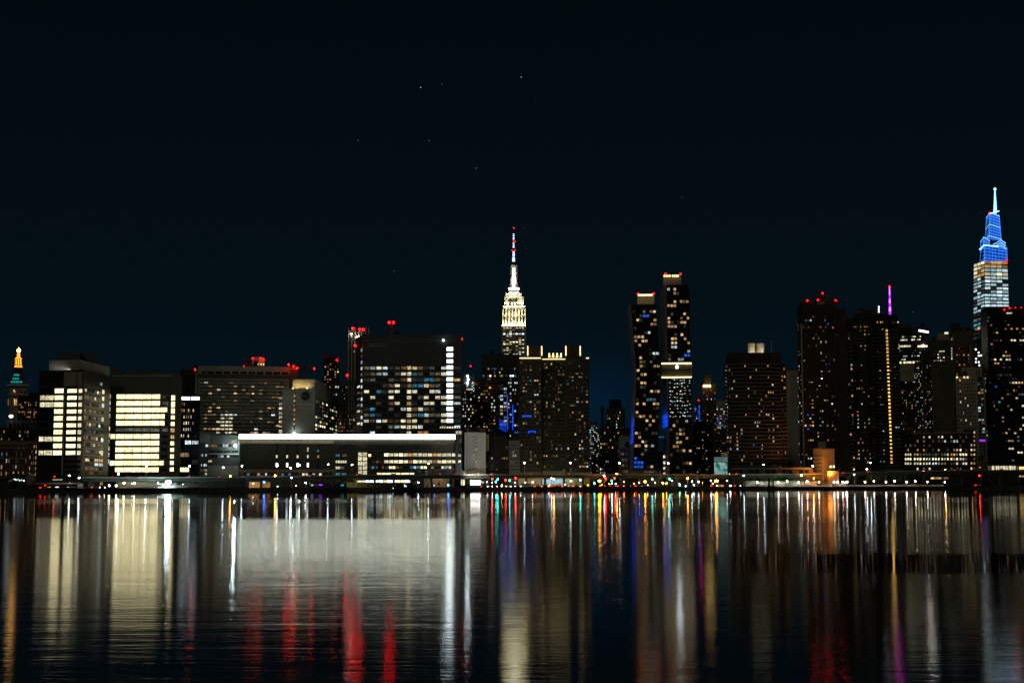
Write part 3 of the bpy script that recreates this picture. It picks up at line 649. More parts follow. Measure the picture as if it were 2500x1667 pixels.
b = MB(); b.ball(pt(*z(2, 683, 1048), 952), .7, 'lamp_flood', 8, 6); b.cyl(pt(*z(2, 683, 1052), 952), pt(*z(2, 683, 1075), 952), .2, .2, 'black_metal'); b.build('floodlight_head', B.root)
B.done()

# long low block with the glowing roof bar
B = Bld('emergency_block', 'long low hospital block topped by a glowing white light bar', (585, 1111), 1071.6, 940, D=34, mat='panel_brown', parapet=0)
f = B.f(); wm = B.mb('facade_cladding')
for x0, x1 in ((584, 814.3), (815.7, 1111)):
    a0, zz0 = f.hit(x0, 1060.2); a1 = f.hit(x1, 1060.2)[0]; b = MB(); b.box(f.pos((a0 + a1) / 2, (B.zt + .03 + zz0) / 2, .35), ((a1 - a0) / 2, .9, (zz0 - B.zt - .03) / 2), 'bar_white', f.yaw); b.build('light_bar', B.root)
a0, zz0 = f.hit(584, 1060.2); a1 = f.hit(1111, 1060.2)[0]; b = MB(); b.box(f.pos((a0 + a1) / 2, (B.zt + .03 + zz0) / 2, -11), ((a1 - a0) / 2, 10, (zz0 - B.zt - .1) / 2), 'concrete_dark', f.yaw); b.build('roof_screen', B.root)
for i, x in enumerate((1080, 1180, 1280, 1378, 1477)):
    f.panel(wm, *z(2, x - 11, 1035), *z(2, x + 11, 1275), 'black_metal', .03)
    f.winp(*z(2, x - 9, 1137), *z(2, x + 9, 1168), 'O' if i == 4 else 'V', 1, 1)
    if i < 4: f.winp(*z(2, x - 9, 1212), *z(2, x + 9, 1255), 'S', 1, 1)
    if i == 3: f.winp(*z(2, x - 8, 1062), *z(2, x + 8, 1110), 'V', 1, 2)
    if i == 4: f.winp(*z(2, x - 8, 1085), *z(2, x + 8, 1110), 'T', 1, 1)
f.panel(wm, 586, 1076, 815, 1083, 'tan_stone', .3); f.panel(wm, *z(2, 720, 1275), *z(2, 1640, 1300), 'tan_stone', .3)
f.panel(wm, *z(3, 330, 1108), *z(3, 865, 1150), 'panel_dark', .25); f.panel(wm, *z(3, 85, 1108), *z(3, 252, 1150), 'panel_dark', .25)
f.panel(wm, *z(3, 60, 1152), *z(3, 1090, 1166), 'concrete_dark', .5)
text(B, f, 1082, 1082, 'NYU Langone', 5.2, 'steel_grey', .3, name='sign_lettering'); text(B, f, 1085, 1086.5, 'Health', 4, 'steel_grey', .3, name='sign_lettering')
for y0, y1, x0, n in ((1178, 1207, 468, 15), (1236, 1263, 468, 15)):
    f.grid(*z(3, x0, y0), *z(3, 1070, y1), n, 1, .93, .95, L(3, 'O', (680, 1190), (875, 1190), (680, 1248), (875, 1248)), .97, 'VVVW', dark='Q', nx=3)
f.grid(*z(3, 360, 1284), *z(3, 1060, 1311), 24, 1, .8, .8, L(3, 'W', (520, 1297), (545, 1297), (790, 1297), (815, 1297)) + L(3, 'T', (705, 1297), (755, 1297), (370, 1297)), .35, 'CCVG', nx=2)
f.grid(*z(3, 408, 1341), *z(3, 722, 1365), 8, 1, .95, .95, (), 1, 'W', nx=2); f.grid(*z(3, 725, 1320), *z(3, 1060, 1362), 12, 2, .7, .5, (), .1, 'GQ', dim=.3)
for j in range(5): f.grid(*z(3, 251, 1170 + 38 * j), *z(3, 330, 1206 + 38 * j), 2, 1, .95, .93, (), 1, 'V', nx=3, nz=2)
for y, k in ((1197, 'T'), (1250, 'V'), (1300, 'V'), (1353, 'T')): f.grid(*z(3, 65, y - 11), *z(3, 158, y + 11), 5, 1, .8, .9, (), .75, k + 'Q' + k, nx=2)
f.winp(*z(3, 338, 1186), *z(3, 362, 1208), 'W', 1, 1); f.grid(*z(3, 338, 1238), *z(3, 460, 1262), 4, 1, .7, .8, (), .4, 'DG')
f.grid(*z(2, 790, 1308), *z(2, 1646, 1338), 26, 1, .75, .8, L(2, 'V', (1380, 1320), (1330, 1320), (912, 1320), (1490, 1322)), .4, 'CGVTG', nx=2)
# glazed ground floor
f.grid(*z(3, 243, 1402), *z(3, 420, 1440), 5, 1, .95, .95, (), 1, 'SSV', nx=3); f.grid(*z(3, 422, 1400), *z(3, 712, 1424), 8, 1, .95, .95, (), 1, 'SWV', nx=3)
B.done()
B = Bld('glass_stair_tower', 'slim greenish glass stair tower at the end of the glowing bar', (1111.5, 1128), 1050, 944, mat='curtain_green')
f = B.f(); f.grid(1112, 1051, 1127.5, 1110, 2, 6, .92, .9, L(3, 'V', (1075, 1005), (1100, 1005)), .1, 'Q', dark='G', nx=2, nz=2); f.winp(*z(3, 1085, 1184), *z(3, 1110, 1207), 'V', 2); f.winp(*z(3, 1085, 1237), *z(3, 1110, 1258), 'V', 2); B.done()

# dark pavilion tower
B = Bld('pavilion_tower', 'wide black hospital tower with a bright column of lit landings', None, 829, 1012, chain=[(868, 1042), (886, 1012), (1127, 1012)], mat='panel_dark')
f1, f0 = B.f(0), B.f(1)
wm = B.mb('facade_cladding'); f0.panel(wm, *z(14, 1128, 345), *z(14, 1136, 1420), 'black_metal', .3); f0.panel(wm, 886, 829.5, 1127, 832, 'concrete_dark', .3)
f0.bands(B.mb('floor_molding'), *z(3, 296, 445), *z(3, 1112, 1035), 12, .22, .25, 'panel_dark')
text(B, f0, 921, 838.8, 'HELEN L. AND MARTIN S.', 4.2, 'steel_grey', .3); text(B, f0, 921, 845, 'KIMMEL PAVILION', 6.2, 'steel_grey', .3)
for j in range(13):
    y = 312 + 50.9 * j if j < 3 else 465 + (j - 3) * 49.2
    f0.winp(*z(3, 989, y - 15), *z(3, 1044, y + 17), 'S', 4 if j < 3 else 2, 2, .03)
for j in range(12): f0.winp(*z(3, 658, 455 + 49.2 * j), *z(3, 696, 486 + 49.2 * j), 'V' if j % 3 else 'P', 2, 2, .04)
LT = L(3, 'V', (730, 470), (635, 517), (578, 613), (830, 613), (540, 663), (585, 663), (880, 663), (375, 713), (580, 762), (600, 762), (830, 713), (970, 517), (970, 470), (475, 912), (725, 912), (625, 912), (725, 962), (735, 663), (970, 713), (900, 713), (935, 713), (850, 762), (820, 762), (970, 862), (970, 912)) + L(3, 'C', (430, 518), (480, 516), (370, 470), (480, 470), (925, 663), (575, 960), (785, 962)) + L(3, 'T', (735, 522), (830, 567), (885, 565), (430, 663), (785, 613), (735, 620), (375, 812), (375, 862), (785, 860)) + L(3, 'P', (1085, 565)) + L(3, 'O', (770, 1008), (800, 1008))
f0.grid(*z(3, 298, 447), *z(3, 655, 1034), 7, 12, .85, .52, LT, .16, 'QQVC', dim=.35, nx=4)
f0.grid(*z(3, 700, 447), *z(3, 988, 1034), 6, 12, .85, .52, LT, .16, 'QQVC', dim=.35, nx=4)
f0.grid(*z(3, 1048, 447), *z(3, 1110, 1034), 1, 12, .85, .45, LT, .1, 'C', dim=.5, nx=4)
f0.winp(*z(3, 925, 957), *z(3, 1110, 972), 'V', 9, 1)
for j in range(13):
    y = 322 + 51 * j; f1.winp(*z(3, 277, y - 14), *z(3, 290, y + 14), 'C' if j % 3 != 1 else 'Q', 1, 1)
    if j > 5: f1.winp(*z(3, 246, y - 10), *z(3, 270, y + 8), rng.choice('QDVQ'), 2, 1)
for x, y in ((300, 233), (1110, 228), (229, 285)): B.beacon(*z(3, x, y), Y=1016)
for x, y in ((358, 233), (403, 232)): B.beacon(*z(3, x, y), Y=1016, mat='beacon_faint', r=.4)
rb = B.block(1057, 1083, 825, 'plant_room', mat='brick_red', Y=1018); b = MB(); b.ball(pt(*z(3, 964, 240), 1011), .4, 'lamp_white'); b.build('roof_lamp', B.root)
# aerial mast
ms = MB(); pb, pm, ptp = pt(955.5, 829, 1022), pt(955.5, 788, 1022), pt(955.5, 769, 1022)
for dx in (-.9, .9): ms.cyl(pb + Vector((dx, 0, 0)), pm + Vector((dx, 0, 0)), .22, .22, 'brick_red', 5)
for i in range(10):
    q = pb + (pm - pb) * (i / 10); q2 = pb + (pm - pb) * ((i + 1) / 10); s_ = 1 if i % 2 else -1
    ms.cyl(q + Vector((-.9 * s_, 0, 0)), q2 + Vector((.9 * s_, 0, 0)), .14, .14, 'brick_red', 4)
ms.cyl(pm, ptp, .22, .1, 'black_metal', 5); ms.box(pm, (2.6, .3, .3), 'black_metal'); ms.build('aerial_mast', B.root)
for x in (512, 547): B.beacon(*z(3, x, 93), Y=1021.5)
B.done()
for pxs, py, Yb, nm, lab, mt, dk in (((848, 902), 806, 1500, 'ribbed_tower', 'tall grey tower with pale vertical fins and red beacons behind the pavilion tower', 'concrete_dark', 1),):
    B = Bld(nm, lab, pxs, 808, Yb, mat=mt); f = B.f(); b = B.mb('facade_cladding')
    for i in range(7): f.panel(b, 849 + i * 8.2, 800, 851.2 + i * 8.2, 1010, 'concrete_pale', 1.2)
    for x, y in ((208, 142), (265, 150), (293, 153)): B.beacon(*z(3, x, y), Y=Yb + 2, r=1.1)
    for x, y in ((243, 211), (264, 212), (197, 188)): q = MB(); q.ball(pt(*z(3, x, y), Yb - 3), .5, 'lamp_globe'); q.build('roof_lamp', B.root)
    B.beacon(*z(3, 161, 532), Y=Yb - 2, r=.9); f.winp(*z(3, 217, 326), *z(3, 224, 342), 'P', 1, 2); B.done()
B = Bld('brick_tower', 'dark square tower with red corner beacons behind the grey hospital wing', (790, 829), 876, 1350, mat='brick_dark')
f = B.f(); f.grid(791, 880, 828, 960, 6, 13, .5, .5, [(809, 899, 'P'), (818, 916, 'P'), (802, 916, 'O'), (796, 922, 'O'), (820, 920, 'P'), (808, 927, 'O'), (825, 905, 'W')], .10, 'OPY', nx=1)
for x in (794.5, 826): B.beacon(x, 876.5, Y=1352, r=1.0)
B.beacon(822, 879, Y=1350, mat='beacon_faint', r=.7); B.done()
B = Bld('striped_apartments', 'dull grey apartment block with thin vertical piers between two hospital towers', (806, 872), 937, 1250, mat='concrete_dark')
f = B.f(); f.bands(B.mb('floor_molding'), 807, 940, 848, 1060, 13, .3, .4, 'concrete_dark'); b = B.mb('facade_cladding')
for x in (850, 857, 862): f.panel(b, x, 938, x + 1.6, 1060, 'concrete', .6)
f.grid(807, 940, 848, 1060, 8, 13, .7, .5, L(3, 'C', (75, 628), (95, 628), (75, 700)) + L(3, 'G', (60, 690), (130, 690), (90, 700)), .05, 'CP', nx=1); B.done()
B = Bld('office_block', 'low dark office with rows of small dim windows beside the pavilion tower', (823, 884), 1008, 1150, mat='concrete_dark')
f = B.f(); f.grid(824, 1011, 866, 1056, 9, 5, .6, .55, L(3, 'P', (190, 898), (212, 898), (112, 918)), .05, 'OG', dim=.7, nx=1); B.done()
# ------------------------------------------------------------------ middle of the skyline
B = Bld('white_slab_block', 'plain pale windowless block with two columns of tiny square windows', (1134, 1186), 1058, 985, mat='white_panel')
f = B.f(); f.grid(*z(16, 1610, 125), *z(16, 1730, 1000), 2, 11, .42, .34, L(16, 'P', (1640, 640), (1640, 712)) + L(16, 'V', (1702, 490), (1703, 797), (1703, 882)), 0, dim=0, nx=1)
B.block(1186.3, 1194, 1060, 'side_wing', mat='tan_stone', Y=990, pyb=1100); area(pt(1158, 1150, 905), pt(1160, 1098, 985), 8, 2, (1, .97, .86), 2700, 110); B.done()  # the area light is an added fill that brightens this block
B = Bld('roof_shed', 'small pale low shed with dark openings before the plain white block', (1146, 1178), 1148, 960, mat='tan_stone')
f = B.f(); f.grid(1148, 1153, 1176, 1159, 6, 1, .4, .8, (), 0, dim=0, nx=1); B.done()
B = Bld('corner_shed', 'tiny pale corner building squeezed beside the low shed', (1127, 1140), 1152, 955, mat='concrete_pale'); f = B.f(); f.grid(1128, 1153, 1139, 1160, 3, 1, .5, .6, (), .4, 'V', nx=1); B.done()
B = Bld('far_office', 'distant office with a chain of bluish white roof lights beyond the black pavilion tower', (1128, 1162), 916, 1900, mat='curtain_glass')
f = B.f(); f.grid(1129, 930, 1161, 1060, 7, 16, .6, .55, L(4, 'P', (72, 520), (65, 640), (118, 685)) + L(4, 'C', (45, 610), (55, 600), (130, 462)), .2, 'PYCV', nx=1)
for i in range(9): b = MB(); b.ball(pt(*z(4, 84 + (i % 2) * 6, 385 + 11 * i), 1896), 1.0, 'lamp_white' if i % 3 == 0 else 'C', 6, 4); b.build('roof_lamp', B.root)
for i in range(6): b = MB(); b.ball(pt(*z(4, 128 + (i % 2) * 14, 455 + 14 * i), 1896), .8, 'C', 6, 4); b.build('roof_lamp', B.root)
B.beacon(*z(4, 113, 288), Y=1900, r=.8, mat='beacon_faint'); B.done()
B = Bld('dark_office_tower', 'broad dark office tower with one bright bluish lit floor below its flat top', (1176, 1268), 867, 1350, mat='panel_dark')
f = B.f(); f.grid(1178, 896, 1266, 1120, 16, 26, .7, .5, L(4, 'S', (310, 376), (355, 372), (412, 376), (490, 378), (520, 378)) + L(4, 'T', (540, 380), (450, 378), (240, 385)) + L(4, 'P', (355, 395), (310, 400), (530, 450), (500, 560), (410, 395)) + L(4, 'G', (430, 300), (470, 305), (515, 310), (545, 340), (500, 330)) + L(4, 'C', (490, 440), (520, 520), (550, 520), (500, 545)) + L(4, 'B', (352, 308), (538, 905), (552, 930)) + L(4, 'V', (490, 605), (490, 745), (530, 1000), (500, 1045), (490, 945)), .10, 'PVCQ', dim=.2, nx=1)
for x, y0, y1 in ((516, 660, 900), (463, 795, 880)): fb = MB(); f.panel(fb, *z(4, x - 3, y0), *z(4, x + 3, y1), 'led_blue', .8); fb.build('light_strip', B.root)
for i in range(9): b = MB(); p0 = f.pos(*f.hit(1185 + i * 9.5, 868)); b.box(p0 + Vector((0, 0, -6)), (.4, .5, 6), 'panel_brown', f.yaw); b.build('pier', B.root)
B.done()
B = Bld('grid_apartments', 'dark apartment slab with scattered orange windows in front of the broad office tower', (1159, 1218), 929, 1080, mat='brick_dark')
f = B.f(); f.bands(B.mb('floor_molding'), 1160, 933, 1217, 1150, 27, .3, .3, 'concrete_dark'); f.grid(1160, 934, 1217, 1150, 9, 27, .62, .5, L(4, 'O', (188, 627), (230, 678), (230, 760), (232, 865), (336, 1027), (172, 706)) + L(4, 'P', (230, 550), (275, 576), (302, 497), (205, 888), (275, 862), (310, 1185), (215, 890), (232, 890), (285, 895), (338, 838)) + L(4, 'C', (198, 575), (315, 575), (320, 655), (315, 680), (335, 700), (345, 605)) + L(4, 'G', (300, 730), (330, 765), (345, 790), (320, 915), (345, 940)), .05, 'OPY', nx=2)
b = MB(); b.ball(pt(*z(4, 300, 495), 1078), .6, 'led_amber'); b.build('roof_lamp', B.root); B.done()
B = Bld('blue_lit_tower', 'narrow glass tower edged by a vertical blue light line', (1219, 1241), 932, 1180, mat='curtain_glass')
f = B.f(); f.grid(1220, 936, 1238, 1040, 2, 12, .85, .6, L(4, 'P', (420, 690), (420, 720), (420, 748), (430, 800), (450, 690)) + L(4, 'C', (445, 520), (422, 605), (415, 663)), .25, 'PCT', dim=.3, nx=2)
for x, y0, y1 in ((466, 560, 740), (467, 745, 900)): fb = MB(); f.panel(fb, *z(4, x - 3, y0), *z(4, x + 3, y1), 'led_blue', .8); fb.build('light_strip', B.root)
for i in range(6):
    a0, zz0 = f.hit(*z(4, 388, 800 + 16 * i)); a1, zz1 = f.hit(*z(4, 455, 836 + 16 * i)); fb = MB(); fb.cyl(f.pos(a0, zz0, .7), f.pos(a1, zz1, .7), .16, .16, 'led_blue', 5); fb.build('light_strip', B.root)
area(f.pos(*f.hit(1228, 1030), 6), f.pos(*f.hit(1228, 1045), 0), 5, 5, (.01, .06, 1), 140)
B.done()
B = Bld('brick_walkup', 'low dark brick walk-up beside the plain white block', (1190, 1243), 1072, 1010, mat='brick_dark')
f = B.f(); f.grid(1192, 1078, 1240, 1150, 8, 8, .5, .5, L(4, 'P', (310, 1185), (432, 1170)), .06, 'PYG', nx=1); B.done()
B = Bld('grey_walkup', 'narrow grey walk-up next to the twin topped apartment block', (1243, 1269), 1078, 1005, mat='panel_grey')
f = B.f(); f.grid(1245, 1082, 1267, 1150, 4, 8, .5, .5, L(4, 'P', (500, 1200), (530, 1140)) + L(4, 'C', (540, 1140)), .1, 'CYG', nx=1); B.done()

# tall landmark with the floodlit top
Y = 2560
rt = thing('landmark_skyscraper', 'tall stepped limestone skyscraper with floodlit white top and beaded antenna', 'skyscraper', tuple(pt(1254, 1000, Y).xy) + (GZ,))
class Holder(Bld):
    def __init__(s, root, Yb): s.root = root; s.wins = []; s.Y = Yb; s.extra = {}; s.wall = MB()
H = Holder(rt, Y)
E = lambda x, y: z(8, x, y)
def lmk(x0, x1, y0, y1, mat, x2=None, x3=None, n=4, mb=None):
    a, b = E(x0, y0), E(x1, y1); c = E(x2 if x2 is not None else x0, 0)[0]; d = E(x3 if x3 is not None else x1, 0)[0]
    return sq(a[0], b[0], a[1], b[1], Y, mat, c, d, mb, n)
lmk(195, 452, 1112, 2700, 'limestone', mb=H.wall); lmk(203, 446, 912, 1112.5, 'limestone', mb=H.wall); lmk(224, 430, 812, 912.5, 'limestone', mb=H.wall)
lmk(238, 405, 775, 812.5, 'limestone', mb=H.wall); lmk(272, 378, 757, 775.5, 'limestone', mb=H.wall); lmk(268, 383, 730, 757.5, 'black_metal', mb=H.wall)
b = MB(); lmk(264, 386, 712, 730, 'limestone', mb=b); lmk(283, 366, 620, 712.2, 'limestone', 291, 357, n=8, mb=b); lmk(291, 357, 470, 620.2, 'limestone', n=8, mb=b); lmk(291, 357, 440, 470, 'black_metal', 300, 347, n=8, mb=b); b.build('mooring_mast', rt)
b = MB(); yy = pt(*E(322, 600), Y - 27)
for x0, x1, k in ((308, 337, 'led_white_tall'),):
    a, c = pt(*E(x0, 705), Y - 25), pt(*E(x1, 490), Y - 25); b.box(((a.x + c.x) / 2, Y - 17, (a.z + c.z) / 2), ((c.x - a.x) / 2, .5, (c.z - a.z) / 2), 'S')
b.build('mast_window', rt)
for x in (293, 355):
    for i in range(7): b = MB(); b.box(pt(*E(x, 505 + i * 14), Y - 13), (1.0, .4, 1.6), 'Q'); b.build('window', rt)
for x0, x1, yv in ((266, 384, 714), (270, 380, 727)): b = MB(); a, c = pt(*E(x0, yv), Y - 23), pt(*E(x1, yv), Y - 23); b.box((a + c) / 2, ((c.x - a.x) / 2, .5, .8), 'led_pale'); b.build('light_strip', rt)
hw = (pt(*E(446, 1000), Y).x - pt(*E(203, 1000), Y).x) / 2
fm = H.mb('facade_molding')
def lface(x0, x1, yref, extra=0):
    a, c = pt(*E(x0, yref), Y), pt(*E(x1, yref), Y); h = (c - a).length / 2; th = math.atan2((a.x + c.x) / 2, Y)
    cc = (a + c) / 2; d = Vector((math.cos(th), -math.sin(th))); n = Vector((math.sin(th), math.cos(th))); m0 = Vector((cc.x, cc.y)) - n * h
    return Face(H, m0 - d * h, m0 + d * h, GZ, 300)
fs = lface(195, 452, 1300); fu = lface(203, 446, 1010); ft = lface(224, 430, 860)
for i in range(8):
    x = 207 + 34 * i; fu.panel(fm, *E(x - 5, 916), *E(x + 5, 1110), 'limestone', .9); fs.panel(fm, *E(x - 6 - (i - 3.5), 1118), *E(x + 4 - (i - 3.5), 2600), 'limestone', .8)
fu.panel(fm, *E(203, 908), *E(446, 916), 'limestone', 1.2); fs.panel(fm, *E(195, 1108), *E(452, 1117), 'limestone', 1.0)
for i in range(7):
    x = 224 + 34 * i
    for j in range(12): fu.win(*fu.hit(*E(x, 926 + 15.5 * j)), 2.5, 4.4, 'D' if (i * 5 + j * 3) % 5 else 'V', 2, 1)
for x in (285, 318, 352): ft.winp(*E(x - 8, 848), *E(x + 8, 902), 'dark_pane', 2, 3); b = MB(); b.ball(ft.pos(*ft.hit(*E(x, 850)), .1), 2.6, 'dark_pane', 8, 4, .8); b.build('window_arch', rt)
LT = [z(8, x, y) + (k,) for x, y, k in [(215, 1200, 'S'), (250, 1198, 'C'), (290, 1196, 'S'), (318, 1196, 'C'), (352, 1197, 'S'), (385, 1196, 'C'), (420, 1198, 'S'), (250, 1222, 'C'), (283, 1222, 'V'), (215, 1136, 'V'), (250, 1134, 'V'), (285, 1134, 'P'), (320, 1132, 'D'), (352, 1134, 'V'), (380, 1134, 'V'), (245, 1266, 'P'), (385, 1266, 'V'), (415, 1266, 'V'), (283, 1282, 'V'), (318, 1282, 'W'), (352, 1282, 'W'), (385, 1284, 'V'), (210, 1308, 'W'), (250, 1310, 'V'), (285, 1308, 'V'), (385, 1306, 'V'), (425, 1306, 'V'), (318, 1308, 'D'), (420, 1350, 'V'), (388, 1350, 'P'), (350, 1350, 'D'), (250, 1375, 'V'), (285, 1375, 'P'), (215, 1378, 'P'), (385, 1395, 'C'), (425, 1395, 'V'), (318, 1415, 'V'), (352, 1416, 'V'), (385, 1416, 'C'), (290, 1398, 'C')]]
fs.grid(*E(207, 1122), *E(438, 1640), 7, 24, .72, .62, LT, .15, 'VPVQ', nx=2)
# antenna
b = MB(); p0, p1 = pt(*E(322, 440), Y), pt(*E(322, 72), Y); pm = p0 + (p1 - p0) * .45
b.cyl(p0, pm, 1.9, 1.2, 'black_metal', 8); b.cyl(pm, p1, 1.1, .45, 'black_metal', 6); an = b.build('antenna', rt)
for i, y in enumerate((425, 416, 407, 397, 386, 366, 355, 343, 330, 278, 258, 236, 192, 176, 158, 140)):
    q = pt(*E(322, y), Y); b = MB(); b.cyl(q + Vector((0, 0, -.8)), q + Vector((0, 0, .8)), 2.3 - i * .08, 2.3 - i * .08, 'led_bead', 8); b.build('antenna_lamp', rt)
for x, y in ((322, 73), (322, 215), (334, 214), (308, 312), (322, 318), (337, 312)): H.beacon(*E(x, y), Y=Y - 3, r=.6, mat='beacon_red')
H.done()
# floodlights on the setbacks
def flood(fc, x0, x1, y, out, y_aim, col, power, dz=0, sy=1.2, spread=170):
    a, zz = fc.hit(*E((x0 + x1) / 2, y)); w_ = (x1 - x0) / 4.353 / F * Y
    area(fc.pos(a, zz + dz, out), fc.pos(a, fc.hit(*E(322, y_aim))[1], 0), w_, sy, col, power, spread)
WL = (1.0, .90, .54)
flood(fu, 203, 446, 1112, 5, 1040, WL, 24000); flood(fu, 203, 446, 1000, 7, 940, WL, 10000)
flood(ft, 224, 430, 912, 6, 850, WL, 15000)
fo = lface(238, 405, 790); flood(fo, 245, 400, 812, 3, 780, WL, 1700)
area(pt(*E(322, 735), Y - 36), pt(*E(322, 600), Y - 10), 22, 2, (1, .98, .84), 30000); area(pt(*E(322, 600), Y - 40), pt(*E(322, 560), Y - 10), 18, 2, (1, .98, .84), 10000)

# twin topped apartment block
B = Bld('twin_top_apartments', 'broad twin topped apartment block with gold lit roof edges and corner lanterns', None, 873, 985, chain=[(1268, 985), (1322, 985), (1323, 989), (1381, 989), (1382, 985), (1438, 985)], mat='brick_olive', D=30, parapet=0)
fL, fM, fR = B.f(0), B.f(2), B.f(4); bm = B.mb('floor_molding')
for fc, x0, x1 in ((fL, 1269, 1321), (fM, 1325, 1380), (fR, 1383, 1436)):
    fc.bands(bm, x0, 884, x1, 1150, 31, .25, .3, 'brick_olive'); 
for x in (1269, 1283, 1302, 1320): fL.panel(bm, x - 1, 876, x + 1, 1150, 'brick_olive', .4)
for x in (1383, 1410, 1436): fR.panel(bm, x - 1, 876, x + 1, 1150, 'brick_olive', .4)
LT = L(4, 'P', (730, 415), (745, 418), (770, 473), (830, 293), (800, 322), (850, 628), (730, 705), (840, 662), (640, 835), (620, 832), (1140, 345), (1180, 348), (1180, 382), (1150, 380), (1185, 770), (1162, 795), (1110, 940), (935, 1068), (985, 1070), (850, 1138), (830, 1138), (935, 1136), (760, 1198), (690, 1188), (1160, 1265), (1180, 1263), (1205, 1262), (1075, 245), (685, 312), (635, 318), (1125, 500), (1085, 382)) + L(4, 'C', (635, 537), (725, 555), (745, 555), (690, 633), (1130, 632), (1235, 1262), (1160, 1080), (1185, 1082), (1180, 1015), (1055, 1080)) + L(4, 'T', (680, 418), (1080, 425)) + L(4, 'O', (650, 455), (625, 505), (1080, 740)) + L(4, 'B', (622, 770), (640, 772), (670, 770), (680, 770)) + L(4, 'Q', (840, 435), (1190, 500), (1080, 500), (735, 720), (710, 512))
fL.grid(1270, 880, 1321, 1152, 9, 31, .72, .52, LT, .02, 'PYOQ', dim=.16, nx=2); fM.grid(1326, 884, 1379, 1152, 9, 31, .66, .5, LT, .012, 'PYQ', dim=.14, nx=1); fR.grid(1384, 880, 1436, 1152, 9, 31, .72, .52, LT, .02, 'PYOQ', dim=.16, nx=2)
for (x0, x1, y0, y1) in ((667, 735, 908, 916), (664, 672, 908, 930), (730, 737, 908, 930)): B.strip(fL, *z(4, x0, y0), *z(4, x1, y1), 'led_blue')
b = MB(); fL.panel(b, *z(4, 605, 762), *z(4, 645, 772), 'led_blue', .4); b.build('light_strip', B.root); b = MB(); fL.panel(b, *z(4, 655, 762), *z(4, 688, 768), 'led_blue', .4); b.build('light_strip', B.root)
for x0, x1, s0, s1 in ((1287, 1324, 655, 795), (1380, 1418, 1024, 1160)):
    fb = B.block(x0, x1, 844, 'penthouse', Y=988, D=16, mat='brick_brown'); B.strip(fb, x0 + .3, 844.5, x0 + 2.6, 868, 'led_warm', 'corner_lantern'); B.strip(fb, x1 - 2.6, 844.5, x1 - .3, 868, 'led_warm', 'corner_lantern')
B.strip(fL, 1268.5, 873, 1320, 875, 'led_warm', 'roof_light', .5); B.strip(fM, 1324, 876, 1380, 877.3, 'led_warm', 'roof_light', .5); B.strip(fR, 1431, 873, 1437.6, 875, 'led_warm', 'roof_light', .5)
fb = B.block(1338, 1372, 868, 'roof_crown', Y=991, D=10, mat='tan_stone')
for i in range(4): b = MB(); q = pt(1341 + 9.6 * i, 867, 990); b.box(q, (.45, .45, 1.4), 'led_warm'); b.build('roof_lantern', B.root)
area(pt(1355, 874, 988.5), pt(1355, 868, 992), 8, .5, (1, .8, .5), 90)
wm = B.mb('facade_cladding'); fL.panel(wm, 1265, 1153, 1321, 1161, 'tan_stone', .6); fR.panel(wm, 1384, 1153, 1440, 1161, 'tan_stone', .6); fM.panel(wm, 1324, 1149, 1381, 1158, 'concrete', .6)
B.done()

# gap of the street canyon
for (x0, x1, py, Yb, nm, lab, lst, pr) in (
    (1439, 1459, 1034, 2300, 'canyon_tower', 'distant slim office with a chain of white lights beside the twin topped apartments', L(4, 'C', (1265, 890), (1265, 915), (1268, 960), (1264, 1000), (1262, 1040), (1268, 1080), (1325, 875), (1318, 880), (1310, 985)), .35),
    (1455, 1480, 1052, 1700, 'canyon_block', 'dim middle distance office low in the gap under the blue sky glow', (), .3),
    (1437, 1466, 1125, 1100, 'canyon_walkup', 'small dark walk-up with a few bluish lights at the foot of the gap', (), .15)):
    B = Bld(nm, lab, (x0, x1), py, Yb, mat='panel_dark'); f = B.f(); f.grid(x0 + .5, py + 3, x1 - .5, 1160, int((x1 - x0) / 3.4), int((1160 - py) / 5), .6, .55, lst, pr, 'CCVTP', nx=1); B.done()
B = Bld('stepped_tower', 'dark stepped tower with square top block rising in the gap', (1480, 1526), 998, 1500, mat='panel_dark')
f = B.f(); fb = B.block(1487, 1517, 975, 'penthouse', mat='curtain_glass'); f.grid(1482, 1003, 1525, 1150, 10, 20, .5, .5, L(5, 'P', (135, 1040), (85, 1065), (145, 1135), (120, 1090)) + L(5, 'C', (197, 995), (178, 1100), (175, 1075)) + L(5, 'V', (142, 1135), (150, 1137)), .12, 'PYCV', nx=1); B.done()
B = Bld('slender_tower', 'slender dark shaft beside the stepped tower in the gap', (1466, 1475), 993, 1600, mat='panel_dark'); f = B.f(); f.grid(1466.5, 1040, 1474.5, 1150, 2, 10, .5, .5, (), .25, 'PYC', nx=1); B.done()
B = Bld('shoulder_block', 'dark lower block with small orange windows below the stepped tower', (1463, 1541), 1047, 1300, mat='brick_dark'); f = B.f()
f.grid(1465, 1052, 1540, 1150, 16, 11, .5, .5, L(5, 'P', (75, 1193), (90, 1193), (100, 1193), (228, 1043), (255, 1060), (150, 1220), (235, 1055), (45, 1250)), .10, 'PYOV', nx=1); B.done()
B = Bld('pale_penthouse', 'mid height plain grey block before the kinked black tower', (1510, 1541), 1068, 1150, mat='panel_grey'); B.done()
B = Bld('striped_walkup', 'low grey block with four bands of dim windows beside the kinked black tower', (1513, 1542), 1096, 1040, mat='concrete_dark'); f = B.f()
for y in (1265, 1303, 1340, 1380): f.grid(*z(5, 198, y - 11), *z(5, 250, y + 11), 6, 1, .8, .85, (), .1, 'Q', dim=.9, nx=2)
B.done()
